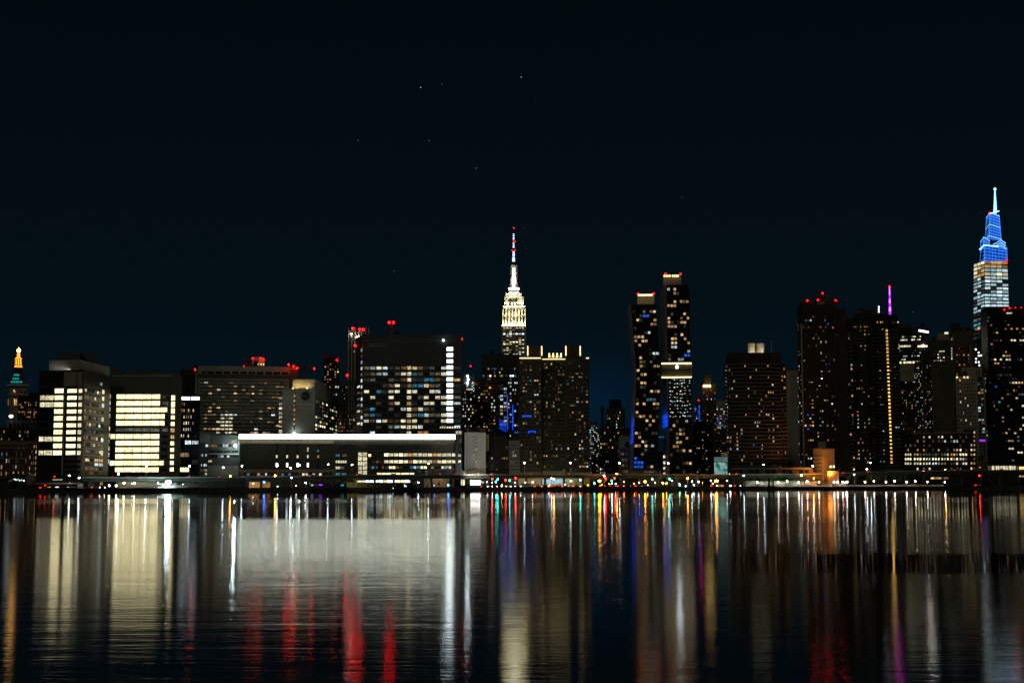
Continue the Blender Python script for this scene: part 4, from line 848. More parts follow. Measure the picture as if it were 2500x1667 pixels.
B = Bld('corner_walkup', 'low dark corner block with small lights at the mouth of the gap', (1462, 1513), 1118, 1060, mat='brick_dark'); f = B.f(); f.grid(1464, 1122, 1511, 1158, 10, 4, .5, .55, L(5, 'C', (60, 1357), (75, 1358)) + L(5, 'P', (40, 1250), (45, 1345)), .12, 'PCYO', nx=1); B.done()

# kinked pair of black towers
def leaning(name, label, Yb, secs, mat):
    """secs: rows (py, px left corner, px front left, px front right)"""
    root = thing(name, label, 'skyscraper', tuple(pt(secs[-1][2], 1000, Yb).xy) + (GZ,)); H = Holder(root, Yb); lev = []
    for py, l, a, b in secs:
        A = pt(a, py, Yb); zz = A.z if py < 1158 else GZ; Bp = pt(b, py, Yb); dl = max(.5, (a - l)) / F * Yb
        # the left side runs back; the corner l sits deeper
        dep = 24.0; lx = (l - CX) / F
        C = pt(l, py, Yb + dep); lev.append([(A.x, A.y, zz), (Bp.x, Bp.y, zz), (Bp.x + C.x - A.x, Yb + dep, zz), (C.x, C.y, zz)])
    for u, d in zip(lev, lev[1:]): H.wall.prism(d, u, mat, cap=(u is lev[0]), base=False)
    H.lev = lev; return H
def interp(secs, py, k):
    for s0, s1 in zip(secs, secs[1:]):
        if s0[0] <= py <= s1[0]: return s0[k] + (s1[k] - s0[k]) * (py - s0[0]) / (s1[0] - s0[0])
def rowwins(H, secs, y0, y1, rows, cols, lits, prob, kinds, dim, Yb, n=5):
    fc = Face(H, (pt(secs[0][2], 1000, Yb).x, Yb), (pt(secs[0][3], 1000, Yb).x, Yb), GZ, 200); dy = (y1 - y0) / rows; st = {}
    for px, py, k in lits:
        j = int((py - y0) // dy); a, b = interp(secs, py, 2), interp(secs, py, 3); i = int((px - a) / (b - a) * cols)
        if 0 <= j < rows and 0 <= i < cols: st[(i, j)] = k
    for j in range(rows):
        yc = y0 + (j + .5) * dy; a, b = interp(secs, yc, 2) + 1, interp(secs, yc, 3) - 1
        for i in range(cols):
            k = st.get((i, j))
            if k is None:
                r = rng.random(); k = rng.choice(kinds) if r < prob else (rng.choice('DDG') if r < prob + dim else 'dark_pane')
            x0 = a + (b - a) * (i + .08) / cols; x1 = a + (b - a) * (i + .92) / cols
            fc.winp(x0, yc - dy * .33, x1, yc + dy * .33, k, 2, 1, .06)
    return fc
q = lambda y: 640 + y / 2.703
qx = lambda x: 1440 + x / 2.703
SW = [(q(278), qx(250), qx(272), qx(437)), (q(740), qx(289), qx(307), qx(470)), (q(1405), qx(266), qx(284), qx(442))]
SW2 = SW
H = leaning('kinked_tower', 'shorter kinked black tower leaning outward with gold crown and blue lit flank', 1000, SW, 'copper_panel')
LT = L(5, 'P', (370, 335), (395, 335), (418, 335), (420, 368), (305, 395), (405, 420), (430, 420), (310, 505), (325, 505), (350, 505), (310, 533), (325, 535), (355, 533), (370, 533), (322, 620), (325, 652), (435, 690), (450, 690), (330, 690), (328, 720), (345, 750), (365, 750), (330, 750), (335, 805), (355, 805), (430, 858), (450, 858), (400, 858), (320, 942), (352, 942), (425, 942), (440, 940), (325, 1025), (320, 1000), (370, 1053), (430, 1052), (415, 1052), (408, 1080), (310, 1135), (335, 1165), (300, 1217), (335, 1217), (315, 1217), (380, 1217), (310, 1300), (410, 1355), (400, 1355), (300, 1135)) + L(5, 'B', (370, 367), (385, 367), (300, 1300), (295, 1330), (310, 1330), (330, 1345), (340, 1330), (295, 1355), (310, 1355), (345, 1355)) + L(5, 'T', (385, 913), (400, 913)) + L(5, 'C', (420, 1217), (435, 605), (385, 478), (440, 612)) + L(5, 'Q', (370, 650), (345, 830), (430, 910), (350, 885), (415, 1135), (380, 1250), (350, 1270))
rowwins(H, SW, q(285), q(1390), 40, 7, LT, .03, 'PYQ', .12, 999.8)
fc = H.block(qx(313), qx(425), q(212), 'crown', Y=1003, D=20, mat='tan_stone', pyb=q(278)); b = MB(); fc.panel(b, qx(316), q(212), qx(414), q(222), 'led_warm', .4); b.build('light_strip', H.root)
area(fc.pos(*fc.hit(1576, q(222)), 1.6), fc.pos(*fc.hit(1576, q(262)), 0), 28, .5, (1, .84, .4), 130); area(fc.pos(*fc.hit(1576, q(275)), 2.5), fc.pos(*fc.hit(1576, q(245)), 0), 26, .5, (1, .84, .4), 90)
for i in range(22): b = MB() if i == 0 else b; fc.panel(b, qx(316 + i * 5), q(224), qx(317.6 + i * 5), q(276), 'tan_stone', .35)
b.build('crown_rib', H.root)
for x in (318, 420): H.beacon(qx(x), q(208), Y=1003, r=.6, mat='beacon_mid')
# ribbed flank with diagonal struts
def flank(H, secs, Yb, mat, step, blue=None):
    b = MB()
    for i in range(int((secs[-1][0] - secs[0][0]) / step)):
        y0 = secs[0][0] + 3 + i * step; y1 = y0 + step * 1.4
        if y1 > secs[-1][0]: break
        p0 = pt(interp(secs, y0, 2) - .3, y0, Yb - .1); p1 = pt(interp(secs, y1, 1) + .2, y1, Yb + 23.9); b.cyl(p0 + Vector((-.4, 0, 0)), p1 + Vector((-.4, 0, 0)), .38, .38, mat, 4)
    b.build('flank_rib', H.root)
    if blue:
        for ya, yb in blue:
            pa = pt((interp(secs, ya, 1) + interp(secs, ya, 2)) / 2 - 8, (ya + yb) / 2, Yb + 6); pb = pt((interp(secs, ya, 1) + interp(secs, ya, 2)) / 2, (ya + yb) / 2, Yb + 12); area(pa, pb, 8, (yb - ya) * .27, (.01, .08, 1), 1300)
            b = MB()
            for i in range(9):
                y0 = ya + (yb - ya) * i / 9; p0 = pt(interp(secs, y0, 2) - .6, y0, Yb); p1 = pt(interp(secs, y0 + 6, 1) - .2, y0 + 6, Yb + 23.6); b.cyl(p0 + Vector((-.5, 0, 0)), p1 + Vector((-.5, 0, 0)), .16, .16, 'led_blue', 4)
            b.build('flank_rib_glow', H.root)
flank(H, SW, 1000, 'white_metal', 5.2, [(q(1030), q(1200))]); H.done()
SE = [(q(150), qx(471), qx(505), qx(654)), (q(662), qx(471), qx(513), qx(668)), (q(765), qx(480), qx(516), qx(671)), (q(1405), qx(492), qx(526), qx(677))]
H = leaning('bridged_tower', 'taller black tower with gold lit bridge band and sparkling glass below', 1012, SE, 'copper_panel')
LT = L(5, 'P', (555, 183), (610, 260), (625, 260), (640, 260), (525, 287), (545, 288), (570, 288), (530, 365), (530, 385), (608, 365), (640, 365), (605, 390), (635, 388), (525, 417), (545, 415), (572, 417), (600, 467), (535, 495), (570, 495), (635, 493), (535, 522), (560, 522), (645, 1045), (630, 1045), (600, 1095), (620, 1120), (590, 1122), (610, 1122), (585, 1175), (605, 1178), (640, 1150), (630, 1230), (655, 1230), (640, 1335), (655, 1335), (560, 1070), (640, 885), (640, 830)) + L(5, 'C', (525, 183), (540, 548), (570, 548), (645, 575), (605, 628), (655, 805), (635, 805), (595, 628)) + L(5, 'B', (640, 602), (650, 605))
rowwins(H, SE, q(165), q(655), 18, 7, LT, .03, 'PYQ', .1, 1011.8)
rowwins(H, SE, q(1035), q(1395), 13, 7, LT, .05, 'PYQ', .12, 1011.8)
# the sparkling middle part: many small lights behind glass
fc = Face(H, (pt(1634, 1000, 1011.8).x, 1011.8), (pt(1690, 1000, 1011.8).x, 1011.8), GZ, 200)
for j in range(11):
    y = q(775 + 24 * j)
    for i in range(9):
        r = rng.random(); x0 = interp(SE, y, 2) + 1.5; x1 = interp(SE, y, 3) - 1.5; xc = x0 + (x1 - x0) * (i + .5) / 9
        dx, dy_ = rng.uniform(-1.5, 1.5), rng.uniform(-2, 2); s_ = rng.uniform(.8, 2.1)
        fc.winp(xc + dx - s_, y + dy_ - s_ * .7, xc + dx + s_, y + dy_ + s_ * .7, rng.choice('VCCCUQUCVG') if r < .88 else 'dark_pane', 1, 1, .08)
fb = H.block(qx(483), qx(603), q(84), 'crown', Y=1014, D=18, mat='tan_stone', pyb=q(150)); b = MB()
for i in range(8): fb.panel(b, qx(488 + i * 12 + (6 if i > 3 else 0)), q(85), qx(496 + i * 12 + (6 if i > 3 else 0)), q(97), 'led_warm', .4)
b.build('light_strip', H.root); area(fb.pos(*fb.hit(1641, q(100)), 1.6), fb.pos(*fb.hit(1641, q(135)), 0), 28, .5, (1, .84, .45), 50)
for x in (500, 598): H.beacon(qx(x), q(78), Y=1014, r=.6, mat='beacon_mid')
fb = H.block(qx(473), qx(672), q(662), 'bridge_band', Y=1010.5, D=30, mat='tan_stone', pyb=q(766))
b = MB(); fb.panel(b, qx(473), q(663), qx(671), q(672), 'led_warm', .4); b.build('light_strip', H.root); b = MB(); fb.panel(b, qx(474), q(755), qx(672), q(763), 'led_warm', .4); b.build('light_strip', H.root)
b = MB(); fb.panel(b, qx(473), q(708), qx(672), q(714), 'black_metal', .5)
for i in range(48): fb.panel(b, qx(475 + i * 4.1), q(674), qx(476.4 + i * 4.1), q(754), 'copper_panel', .3)
b.build('band_rib', H.root)
area(fb.pos(*fb.hit(1652, q(674)), 1.3), fb.pos(*fb.hit(1652, q(705)), 0), 50, .4, (1, .86, .5), 300); area(fb.pos(*fb.hit(1652, q(752)), 1.3), fb.pos(*fb.hit(1652, q(722)), 0), 50, .4, (1, .84, .4), 240)
b = MB(); b.ball(fb.pos(*fb.hit(qx(576), q(691)), .9), .8, 'lamp_white', 6, 4); b.build('wall_lamp', H.root)
flank(H, SE[:2], 1012, 'white_metal', 5.2); flank(H, SE[2:], 1012, 'white_metal', 5.2, [(q(1000), q(1085))]); H.done()
B = Bld('infill_block', 'low brown infill block with one lit stair column between the two black towers', (1605, 1633), 1112, 1030, mat='brick_brown'); f = B.f()
for y in (1283, 1322, 1358, 1395): f.winp(*z(5, 484, y - 10), *z(5, 504, y + 10), 'V', 2, 1)
f.winp(*z(5, 452, 1150), *z(5, 490, 1156), 'T', 2, 1); B.done()
B = Bld('podium_hall', 'low podium with pale striped canopy at the foot of the kinked tower', (1541, 1608), 1148, 975, mat='concrete_dark'); f = B.f()
f.grid(1573, 1149, 1602, 1154, 6, 1, .9, .8, (), .8, 'Q', nx=2); f.grid(1543, 1150, 1570, 1158, 9, 1, .5, .9, (), .3, 'D', dim=.6, nx=1); B.done()

# right of the towers
B = Bld('gold_cap_tower', 'slim dark tower with stepped top and three gold lamps', (1714, 1749), 944, 1350, mat='brick_brown')
f = B.f(); fb = B.block(1720, 1736, 914, 'penthouse', mat='brick_brown')
for x in (755, 772, 790): b = MB(); b.ball(pt(*z(5, x, 816), 1347), 1.2, 'led_gold', 7, 5); b.build('roof_lamp', B.root)
f.grid(1716, 948, 1748, 1060, 7, 15, .5, .5, L(5, 'O', (830, 1060), (830, 1095)) + L(5, 'B', (825, 895), (800, 895), (780, 880)) + L(5, 'C', (797, 893)), .04, 'OP', nx=1); B.done()
B = Bld('brick_block', 'dull brown brick block with sparse white windows beside the taller black tower', (1690, 1742), 1038, 1120, mat='brick_brown')
f = B.f(); f.bands(B.mb('floor_molding'), 1691, 1045, 1741, 1155, 17, .3, .25, 'brick_dark'); f.grid(1691, 1045, 1741, 1155, 11, 17, .5, .5, L(5, 'P', (748, 1165), (727, 1218), (740, 1218), (750, 1217), (767, 1300), (745, 1118)) + L(5, 'C', (772, 1235)), .03, 'P', dim=.05, nx=1); B.done()
B = Bld('far_blue_tower', 'far slim tower washed in blue light with a red beacon', (1695, 1713), 985, 2200, mat='curtain_glass'); f = B.f(); f.grid(1695.5, 990, 1712.5, 1040, 5, 9, .6, .6, (), .3, 'BTP', nx=1); B.beacon(1706, 977, Y=2200, r=.7); b = B.mb('light_strip'); f.panel(b, 1706.5, 988, 1708, 1030, 'led_blue', 1); B.done()
B = Bld('far_glass_slab', 'far glass slab with bluish windows between gold capped tower and balcony slab', (1749, 1774), 979, 1800, mat='panel_grey'); f = B.f(); f.grid(1750, 990, 1773, 1075, 7, 15, .7, .55, (), .25, 'CTPCB', nx=1); B.done()
B = Bld('narrow_walkup', 'narrow unlit walk-up with a column of orange windows behind the billboard', (1746, 1774), 1050, 1200, mat='brick_dark'); f = B.f(); f.grid(1748, 1053, 1772, 1110, 5, 9, .45, .5, (), .12, 'POY', nx=1); B.done()

# balcony slab with cream drums
B = Bld('balcony_tower', 'wide brown apartment slab with balcony bands and cream uplit roof drums', None, 867, 1050, chain=[(1772, 1068), (1779, 1050), (1825, 1047), (1868, 1047), (1907, 1050)], mat='brick_dark', D=30, parapet=0)
B2 = B.block(1907.2, 1919, 889, 'side_wing', Y=1053, D=24, pyb=1160, mat='brick_dark')
bm = B.mb('balcony_molding')
for fi, x0, x1, n in ((0, 1772.5, 1778.5, 28), (1, 1779.3, 1824.6, 28), (2, 1825.4, 1867.6, 28), (3, 1868.4, 1906.6, 28)):
    B.f(fi).bands(bm, x0, 889, x1, 1146, 28, .36, 1.1, 'balcony_slab', inset=.02)
B2.bands(bm, 1908, 896, 1923, 1146, 27, .36, 1.1, 'balcony_slab', inset=.02)
LT = L(6, 'O', (210, 265), (262, 265), (300, 300), (325, 265), (440, 1160), (285, 1200), (172, 1022), (345, 265), (685, 500)) + L(6, 'P', (415, 342), (210, 436), (530, 288), (565, 460), (540, 522), (565, 525), (462, 618), (220, 575), (165, 576), (470, 720), (445, 752), (545, 760), (570, 765), (573, 798), (430, 822), (447, 822), (220, 880), (625, 865), (545, 900), (232, 950), (170, 955), (480, 1028), (230, 1052), (478, 1095), (228, 1022), (363, 405), (530, 392), (520, 760)) + L(6, 'C', (428, 855), (580, 965), (180, 1092), (230, 1092), (150, 436)) + L(6, 'B', (402, 1060))
B.f(1).grid(1780, 889, 1824, 1146, 8, 28, .62, .5, LT, .02, 'OP', dim=.04, nx=2); B.f(2).grid(1826, 889, 1867, 1146, 8, 28, .62, .5, LT, .02, 'OP', dim=.04, nx=2); B.f(3).grid(1869, 889, 1906, 1146, 7, 28, .62, .5, LT, .02, 'OP', dim=.04, nx=2)
B2.grid(1908, 896, 1920, 1146, 2, 27, .7, .5, L(6, 'O', (680, 403), (652, 403), (660, 440), (650, 1100), (662, 1135), (680, 503)), .04, 'O', nx=1)
B.f(0).grid(1773, 889, 1778, 1146, 2, 28, .6, .5, L(6, 'C', (128, 410), (130, 440), (132, 455)), .5, 'DCQQ', dim=.4, nx=1)
for i, (x0, x1) in enumerate(((1825, 1843), (1845, 1855), (1851, 1867))):
    b = MB(); sq(x0, x1, 840.5, 867, 1058 + 4 * (i == 1), 'concrete_pale', n=20, mb=b); sq(x0 - .6, x1 + .6, 838.5, 841.5, 1058 + 4 * (i == 1), 'concrete_pale', n=20, mb=b); b.build('roof_drum', B.root)
for x in (1833, 1850, 1862):
    q0 = pt(x, 866, 1051.5); q0.z = B.zt + .5; area(q0, pt(x, 850, 1058), 3, .4, (1, .84, .5), 170)
b = MB(); b.cyl(pt(1884, 872, 1060), pt(1884, 833, 1060), .35, .15, 'steel_grey', 6); b.ball(pt(1884, 833.5, 1060), .5, 'steel_grey'); b.build('flagpole', B.root)
B.done()
B = Bld('blank_slab', 'blank windowless grey brown slab beside the balcony slab', (1918, 1955), 906, 1180, mat='concrete'); B.block(1921, 1948, 897, 'plant_room', mat='panel_dark'); B.done()
B = Bld('parking_deck', 'low concrete parking deck with dark open bays under the balcony slab', (1785, 1983), 1143, 1032, D=24, mat='concrete_dark'); f = B.f()
for x in (1795, 1835.5, 1876, 1916, 1957): f.winp(x - 6.5, 1146.5, x + 5, 1156, 'dark_pane', 1, 1, .03); f.winp(x + 7, 1146.5, x + 18, 1156, 'dark_pane', 1, 1, .03)
f.panel(B.mb('facade_cladding'), 1786, 1142, 1982, 1144.5, 'concrete', .5); B.done()
B = Bld('amber_lit_house', 'tan corner building washed in orange street light', None, 1097, 1030, chain=[(1985, 1046), (2008, 1030), (2037, 1036)], mat='tan_stone'); f = B.f(0)
f.grid(*z(11, 338, 1190), *z(11, 455, 1430), 6, 5, .4, .5, (), 0, dim=0, nx=1); f1 = B.f(1); f1.grid(*z(11, 465, 1190), *z(11, 620, 1330), 3, 3, .14, .2, (), 0, dim=0, nx=1, skip=lambda i, j: (i + j) % 3)
for x, y in ((563, 1353), (602, 1352)): f1.winp(*z(11, x - 13, y - 16), *z(11, x + 13, y + 16), 'W', 1, 1)
area(pt(1990, 1158, 1012), pt(1997, 1128, 1036), 3, 3, (1, .27, .015), 6000); area(pt(2026, 1156, 1018), pt(2020, 1120, 1033), 3, 3, (1, .34, .04), 1500)
b = MB(); f1.panel(b, 2008, 1096, 2037, 1098.5, 'tan_stone', .5); b.build('cornice', B.root); B.block(1998, 2016, 1078, 'stair_tower', mat='tan_stone', Y=1050); B.done()
B = Bld('small_orange_shop', 'single storey shop lit orange beneath the tan corner building', (2020, 2048), 1152, 1020, mat='tan_stone'); area(pt(2034, 1160, 1004), pt(2034, 1156, 1012), 4, 1, (1, .4, .06), 90); B.done()

# three dark residential towers
B = Bld('beacon_tower', 'tall dark residential tower with stepped top and four red beacons', None, 751, 1090, chain=[(1946, 1120), (1958, 1090), (2041, 1090)], mat='brick_dark', parapet=0)
f0, f1 = B.f(0), B.f(1); B.block(1964, 2041, 735, 'upper_block', Y=1092, D=26); B.block(1999, 2017, 714, 'plant_room', Y=1098, D=14, pyb=735)
B.block(2041.3, 2067, 752.5, 'side_wing', Y=1096, D=22, pyb=1160)
for x, y in ((398, 343), (605, 335), (945, 341), (692, 203)): B.beacon(*z(10, x, y), Y=1093, r=.6, mat='beacon_mid')
wm = B.mb('facade_cladding'); f1.panel(wm, 1958, 790, 1961, 1150, 'concrete', .8); f1.panel(wm, *z(10, 595, 365), *z(10, 735, 415), 'concrete', .3)
LT = [z(10, x, y) + (k,) for x, y, k in [(400, 690, 'Q'), (460, 740, 'C'), (390, 745, 'T'), (730, 705, 'P'), (750, 705, 'P'), (440, 860, 'Y'), (745, 828, 'O'), (665, 840, 'P'), (595, 1040, 'P'), (630, 1040, 'Y'), (675, 1128, 'W'), (755, 1117, 'V'), (805, 785, 'B'), (495, 1040, 'V'), (770, 1408, 'P'), (740, 640, 'D'), (695, 1480, 'O'), (670, 1510, 'B'), (805, 1520, 'B'), (680, 1310, 'C')]] + [z(11, x, y) + (k,) for x, y, k in [(445, 15, 'B'), (538, 20, 'B'), (515, 60, 'P'), (447, 128, 'P'), (540, 128, 'O'), (463, 220, 'S'), (283, 283, 'T'), (430, 322, 'C'), (322, 520, 'O'), (320, 560, 'P'), (320, 595, 'P'), (430, 638, 'Y'), (460, 640, 'P'), (278, 680, 'B'), (328, 678, 'Y'), (260, 833, 'A'), (300, 833, 'Y'), (340, 833, 'A'), (447, 833, 'T'), (540, 835, 'P'), (392, 955, 'P'), (545, 995, 'O'), (270, 1033, 'O'), (300, 1033, 'P'), (340, 1033, 'O'), (290, 755, 'V'), (300, 1270, 'C'), (325, 1270, 'C'), (568, 535, 'W'), (280, 883, 'B')]]
f1.bands(B.mb('floor_molding'), 1962, 800, 2036, 1150, 40, .3, .5, 'brick_dark'); f1.grid(1962, 760, 2040, 1150, 13, 44, .6, .5, LT, .03, 'OPY', dim=.07, nx=2)
f0.grid(1947, 770, 1958, 1150, 3, 42, .5, .5, L(11, 'C', (155, 262), (190, 765), (165, 70)) + L(11, 'P', (190, 575), (185, 690)), .10, 'PCQ', dim=.1, nx=1)
B.done()
B = Bld('banded_tower', 'dark apartment tower with pale floor bands and a sparkling white corner', (2030, 2085), 803, 1120, mat='curtain_glass'); f = B.f(); B.block(2068, 2084, 776, 'stair_head', mat='brick_dark', Y=1123)
f.bands(B.mb('floor_molding'), 2031, 812, 2084, 1150, 36, .2, .5, 'panel_grey'); wm = B.mb('facade_cladding'); f.panel(wm, 2030, 805, 2033, 900, 'concrete', .7)
for i in range(24): f.winp(2031.5 + i * .22, 916 + i * 5.2, 2036 + i * .22, 919.6 + i * 5.2, rng.choice('CCSQT'), 2, 1)
LT = L(10, 'Y', (1030, 1220), (1005, 1220), (940, 1420), (1060, 1415)) + L(10, 'P', (1065, 1220), (1150, 1220), (1200, 845), (920, 1225)) + L(11, 'Y', (775, 265), (900, 262), (700, 170), (838, 443)) + L(11, 'C', (825, 262), (735, 535)) + L(11, 'O', (648, 720), (850, 715), (790, 718)) + L(11, 'P', (825, 45), (825, 85), (655, 765), (710, 90)) + L(11, 'B', (785, 628)) + L(11, 'V', (670, 1375), (745, 1375), (810, 1375), (860, 1375))
f.grid(2037, 812, 2084, 1150, 8, 36, .7, .5, LT, .03, 'OPQ', dim=.06, nx=2); B.done()
B = Bld('recessed_tower', 'unlit dark slab with lit crown windows joining the banded tower to the rounded tower', (2083, 2130), 766, 1150, mat='brick_dark'); f = B.f(); fb = B.block(2097, 2150, 755, 'roof_block', Y=1158)
LT = L(10, 'Y', (1320, 830), (1300, 830), (1430, 820), (1510, 820), (1545, 820)) + L(10, 'P', (1495, 995), (1590, 995), (1420, 1195), (1520, 1190), (1530, 1325), (1345, 850)) + L(11, 'O', (880, 262), (965, 258), (895, 352), (960, 350), (945, 72), (905, 665), (925, 1030), (980, 1032)) + L(11, 'P', (920, 352), (915, 800), (990, 850), (1040, 480), (925, 1170), (995, 1170), (860, 1125), (860, 1172), (930, 1265), (1000, 1270), (1060, 1265), (1080, 1215), (1055, 755), (1055, 800)) + L(11, 'C', (905, 850), (925, 760), (965, 575), (910, 1262), (940, 1265))
f.grid(2085, 775, 2129, 1152, 8, 40, .62, .5, LT, .02, 'OP', dim=.05, nx=2); f.bands(B.mb('floor_molding'), 2084, 790, 2129, 1150, 38, .18, .4, 'concrete_dark')
for i in range(4): b = MB(); b.ball(pt(*z(10, 1768, 460 + 34 * i), 1156), .55, 'led_pale'); b.build('mast_lamp', B.root)
b = MB(); b.cyl(pt(2145.4, 766, 1156), pt(2145.4, 747, 1156), .3, .15, 'steel_grey', 6); b.build('aerial_mast', B.root); B.done()
B = Bld('rounded_tower', 'rounded dark tower with one full height column of amber lit landings', None, 778, 1110, chain=[(2121, 1132), (2130, 1116), (2142, 1110), (2191, 1110)], mat='curtain_glass', D=26)
bm = B.mb('floor_molding')
for fi, x0, x1 in ((0, 2121.3, 2130), (1, 2130.2, 2142), (2, 2142.2, 2191)): B.f(fi).bands(bm, x0 + .2, 806, x1 + 6, 1146, 37, .2, .7, 'balcony_slab', inset=.02)
f = B.f(2)
for i in range(37): y = 806.5 + i * 8.93; xc = 2164.7 + (y - 807) * .0375; f.winp(xc - 2.7, y - 2.6, xc + 2.7, y + 2.6, 'A', 2, 1, .06)
LT = L(10, 'Y', (1720, 765), (1800, 755), (1750, 765), (1830, 750)) + L(10, 'P', (1865, 785), (1665, 712)) + L(11, 'P', (1190, 135), (1150, 550), (1200, 550), (1235, 552), (1200, 465), (1240, 1160)) + L(11, 'C', (1215, 1300), (1250, 1300), (1230, 925), (1425, 832), (1400, 832)) + L(11, 'T', (1245, 1213)) + L(11, 'O', (1130, 1215))
f.grid(2144, 782, 2161, 1150, 4, 40, .66, .45, LT, .02, 'P', dim=.05, nx=2); f.grid(2172, 782, 2200, 1150, 5, 40, .66, .45, LT, .02, 'P', dim=.04, nx=2); B.done()
Y = 2600
b = MB(); p0, p1 = pt(2173.5, 790, Y), pt(2171.5, 700, Y)
for i in range(9):
    q0 = p0 + (p1 - p0) * (i / 9); q1 = p0 + (p1 - p0) * ((i + 1) / 9); b.cyl(q0, q1, 2.6 - .21 * i, 2.6 - .21 * (i + 1), 'led_purple' if i % 2 == 0 and i < 7 else 'led_magenta', 8)
rt = thing('spire_tower', 'far tower with a purple lit spire showing above the rounded tower', 'skyscraper', (p0.x, p0.y, GZ)); b.build('spire', rt)
B_ = MB(); sq(2150, 2198, 790, 1100, Y, 'panel_dark', mb=B_); B_.build('wall', rt); b = MB(); b.ball(pt(2171.5, 699, Y), 1.3, 'beacon_red'); b.build('beacon', rt)

# office cluster
B = Bld('slash_roof_office', 'dark office with bright floor strips and a slanted white roof light', (2193, 2268), 801, 1350, mat='curtain_glass'); f = B.f(); B.block(2193, 2227, 790, 'roof_block', mat='panel_dark')
a0, zz0 = f.hit(*z(12, 462, 344)); a1, zz1 = f.hit(*z(12, 640, 374)); b = MB(); b.cyl(f.pos(a0, zz0, .6), f.pos(a1, zz1, .6), .9, .9, 'led_pale', 6); b.build('light_strip', B.root)
f.panel(B.mb('facade_cladding'), *z(12, 130, 942), *z(12, 490, 1250), 'tan_stone', .5)
for y0, y1, x0, x1, n, ks, pr in ((440, 470, 130, 570, 14, 'QV', .6), (495, 525, 130, 530, 12, 'VCV', .7), (605, 645, 105, 350, 8, 'V', .9), (605, 645, 440, 620, 5, 'W', 1), (790, 812, 185, 480, 12, 'CV', .6), (850, 875, 150, 230, 3, 'V', 1), (895, 935, 120, 490, 11, 'WV', .95)):
    f.grid(*z(12, x0, y0), *z(12, x1, y1), n, 1, .9, .9, (), pr, ks, nx=1)
b = MB(); b.ball(f.pos(*f.hit(*z(12, 540, 620)), 1), .8, 'lamp_globe'); b.build('wall_lamp', B.root)
f.grid(*z(12, 110, 680), *z(12, 500, 770), 10, 2, .6, .5, (), .1, 'CT', nx=1); f.grid(*z(12, 130, 1100), *z(12, 330, 1450), 5, 7, .5, .5, (), .25, 'OPC', nx=1); B.done()
B = Bld('speckled_tower', 'dark apartment tower speckled with tiny white windows behind the lit brick block', (2232, 2288), 884, 1240, mat='brick_dark'); f = B.f(); f.panel(B.mb('facade_cladding'), 2252, 866, 2256, 1060, 'concrete_dark', .6)
f.grid(*z(12, 360, 960), *z(12, 770, 2100), 16, 32, .5, .42, L(12, 'P', (710, 1195), (710, 1368), (610, 1000), (455, 1215), (390, 1195)) + L(12, 'O', (710, 1370)), .17, 'CCVCP', dim=.1, nx=1); B.done()
B = Bld('low_dark_block', 'broad low dark block with a few orange windows beside the rounded tower', (2196, 2240), 990, 1180, mat='brick_dark'); f = B.f(); f.grid(2198, 955, 2238, 1056, 9, 16, .5, .5, L(12, 'P', (180, 1450)) + L(13, 'P', (155, 58), (300, 290), (225, 160), (215, 210)), .05, 'PYO', nx=1); B.done()
B = Bld('blank_brown_slab', 'tall blank brown slab above the lit brick block', (2273, 2331), 884, 1215, mat='brick_olive'); B.done()
B = Bld('rear_office', 'rear office with a few lit floors above the blank brown slab', (2266, 2320), 832, 1400, mat='panel_dark'); f = B.f(); fb = B.block(2288, 2317, 813, 'penthouse', mat='tan_stone'); fb.winp(*z(12, 922, 370), *z(12, 998, 410), 'V', 3, 1)
f.grid(*z(12, 730, 690), *z(12, 1000, 910), 8, 4, .8, .45, L(12, 'V', (760, 815), (740, 865), (765, 862), (825, 760), (825, 812), (920, 710), (930, 815)) + L(12, 'S', (855, 905)), .25, 'QVD', nx=2); B.done()
B = Bld('terracotta_tower', 'stepped reddish residential tower with a dotted line of white stair windows', None, 817, 1300, chain=[(2318, 1325), (2332, 1300), (2377, 1300)], mat='brick_red'); f0, f1 = B.f(0), B.f(1); B.block(2320, 2343, 789, 'plant_room', mat='brick_dark', Y=1312); B.block(2343.2, 2351, 800, 'plant_room', mat='brick_dark', Y=1312); B.block(2330, 2376, 809, 'roof_block', mat='brick_dark', Y=1310)
f1.panel(B.mb('facade_cladding'), 2333, 819, 2376, 838, 'concrete_dark', .4); f1.panel(B.mb('facade_cladding'), 2369, 840, 2371, 900, 'concrete', .5)
for y in (497, 665, 712, 760, 805, 850, 898): f0.winp(*z(12, 1048, y - 16), *z(12, 1068, y + 16), 'C', 1, 2)
f1.grid(*z(12, 1130, 640), *z(12, 1380, 1160), 6, 9, .6, .5, L(12, 'O', (1280, 775), (1340, 778), (1180, 970), (1290, 970), (1160, 785)), .08, 'O', dim=.15, nx=2); B.done()
B = Bld('white_dot_tower', 'dark slim tower with bright round white windows before the corner glass tower', (2374, 2397), 848, 1380, mat='panel_dark'); f = B.f()
for x, y in ((1440, 682), (1485, 682), (1538, 740), (1540, 795), (1583, 793), (1493, 850), (1488, 910), (1540, 910), (1552, 967)): f.winp(*z(12, x - 13, y - 15), *z(12, x + 13, y + 15), 'S', 1, 1)
B.done()
B = Bld('pale_balcony_tower', 'pale concrete tower with side balconies and a violet lit balcony', (2332, 2386), 921, 1180, mat='concrete'); f = B.f(); fb = B.block(2347, 2397, 897, 'penthouse', mat='concrete', pyb=921)
for x in (2356, 2361, 2385, 2391): fb.winp(x - 1, 902, x + 1, 916, 'dark_pane', 1, 1)
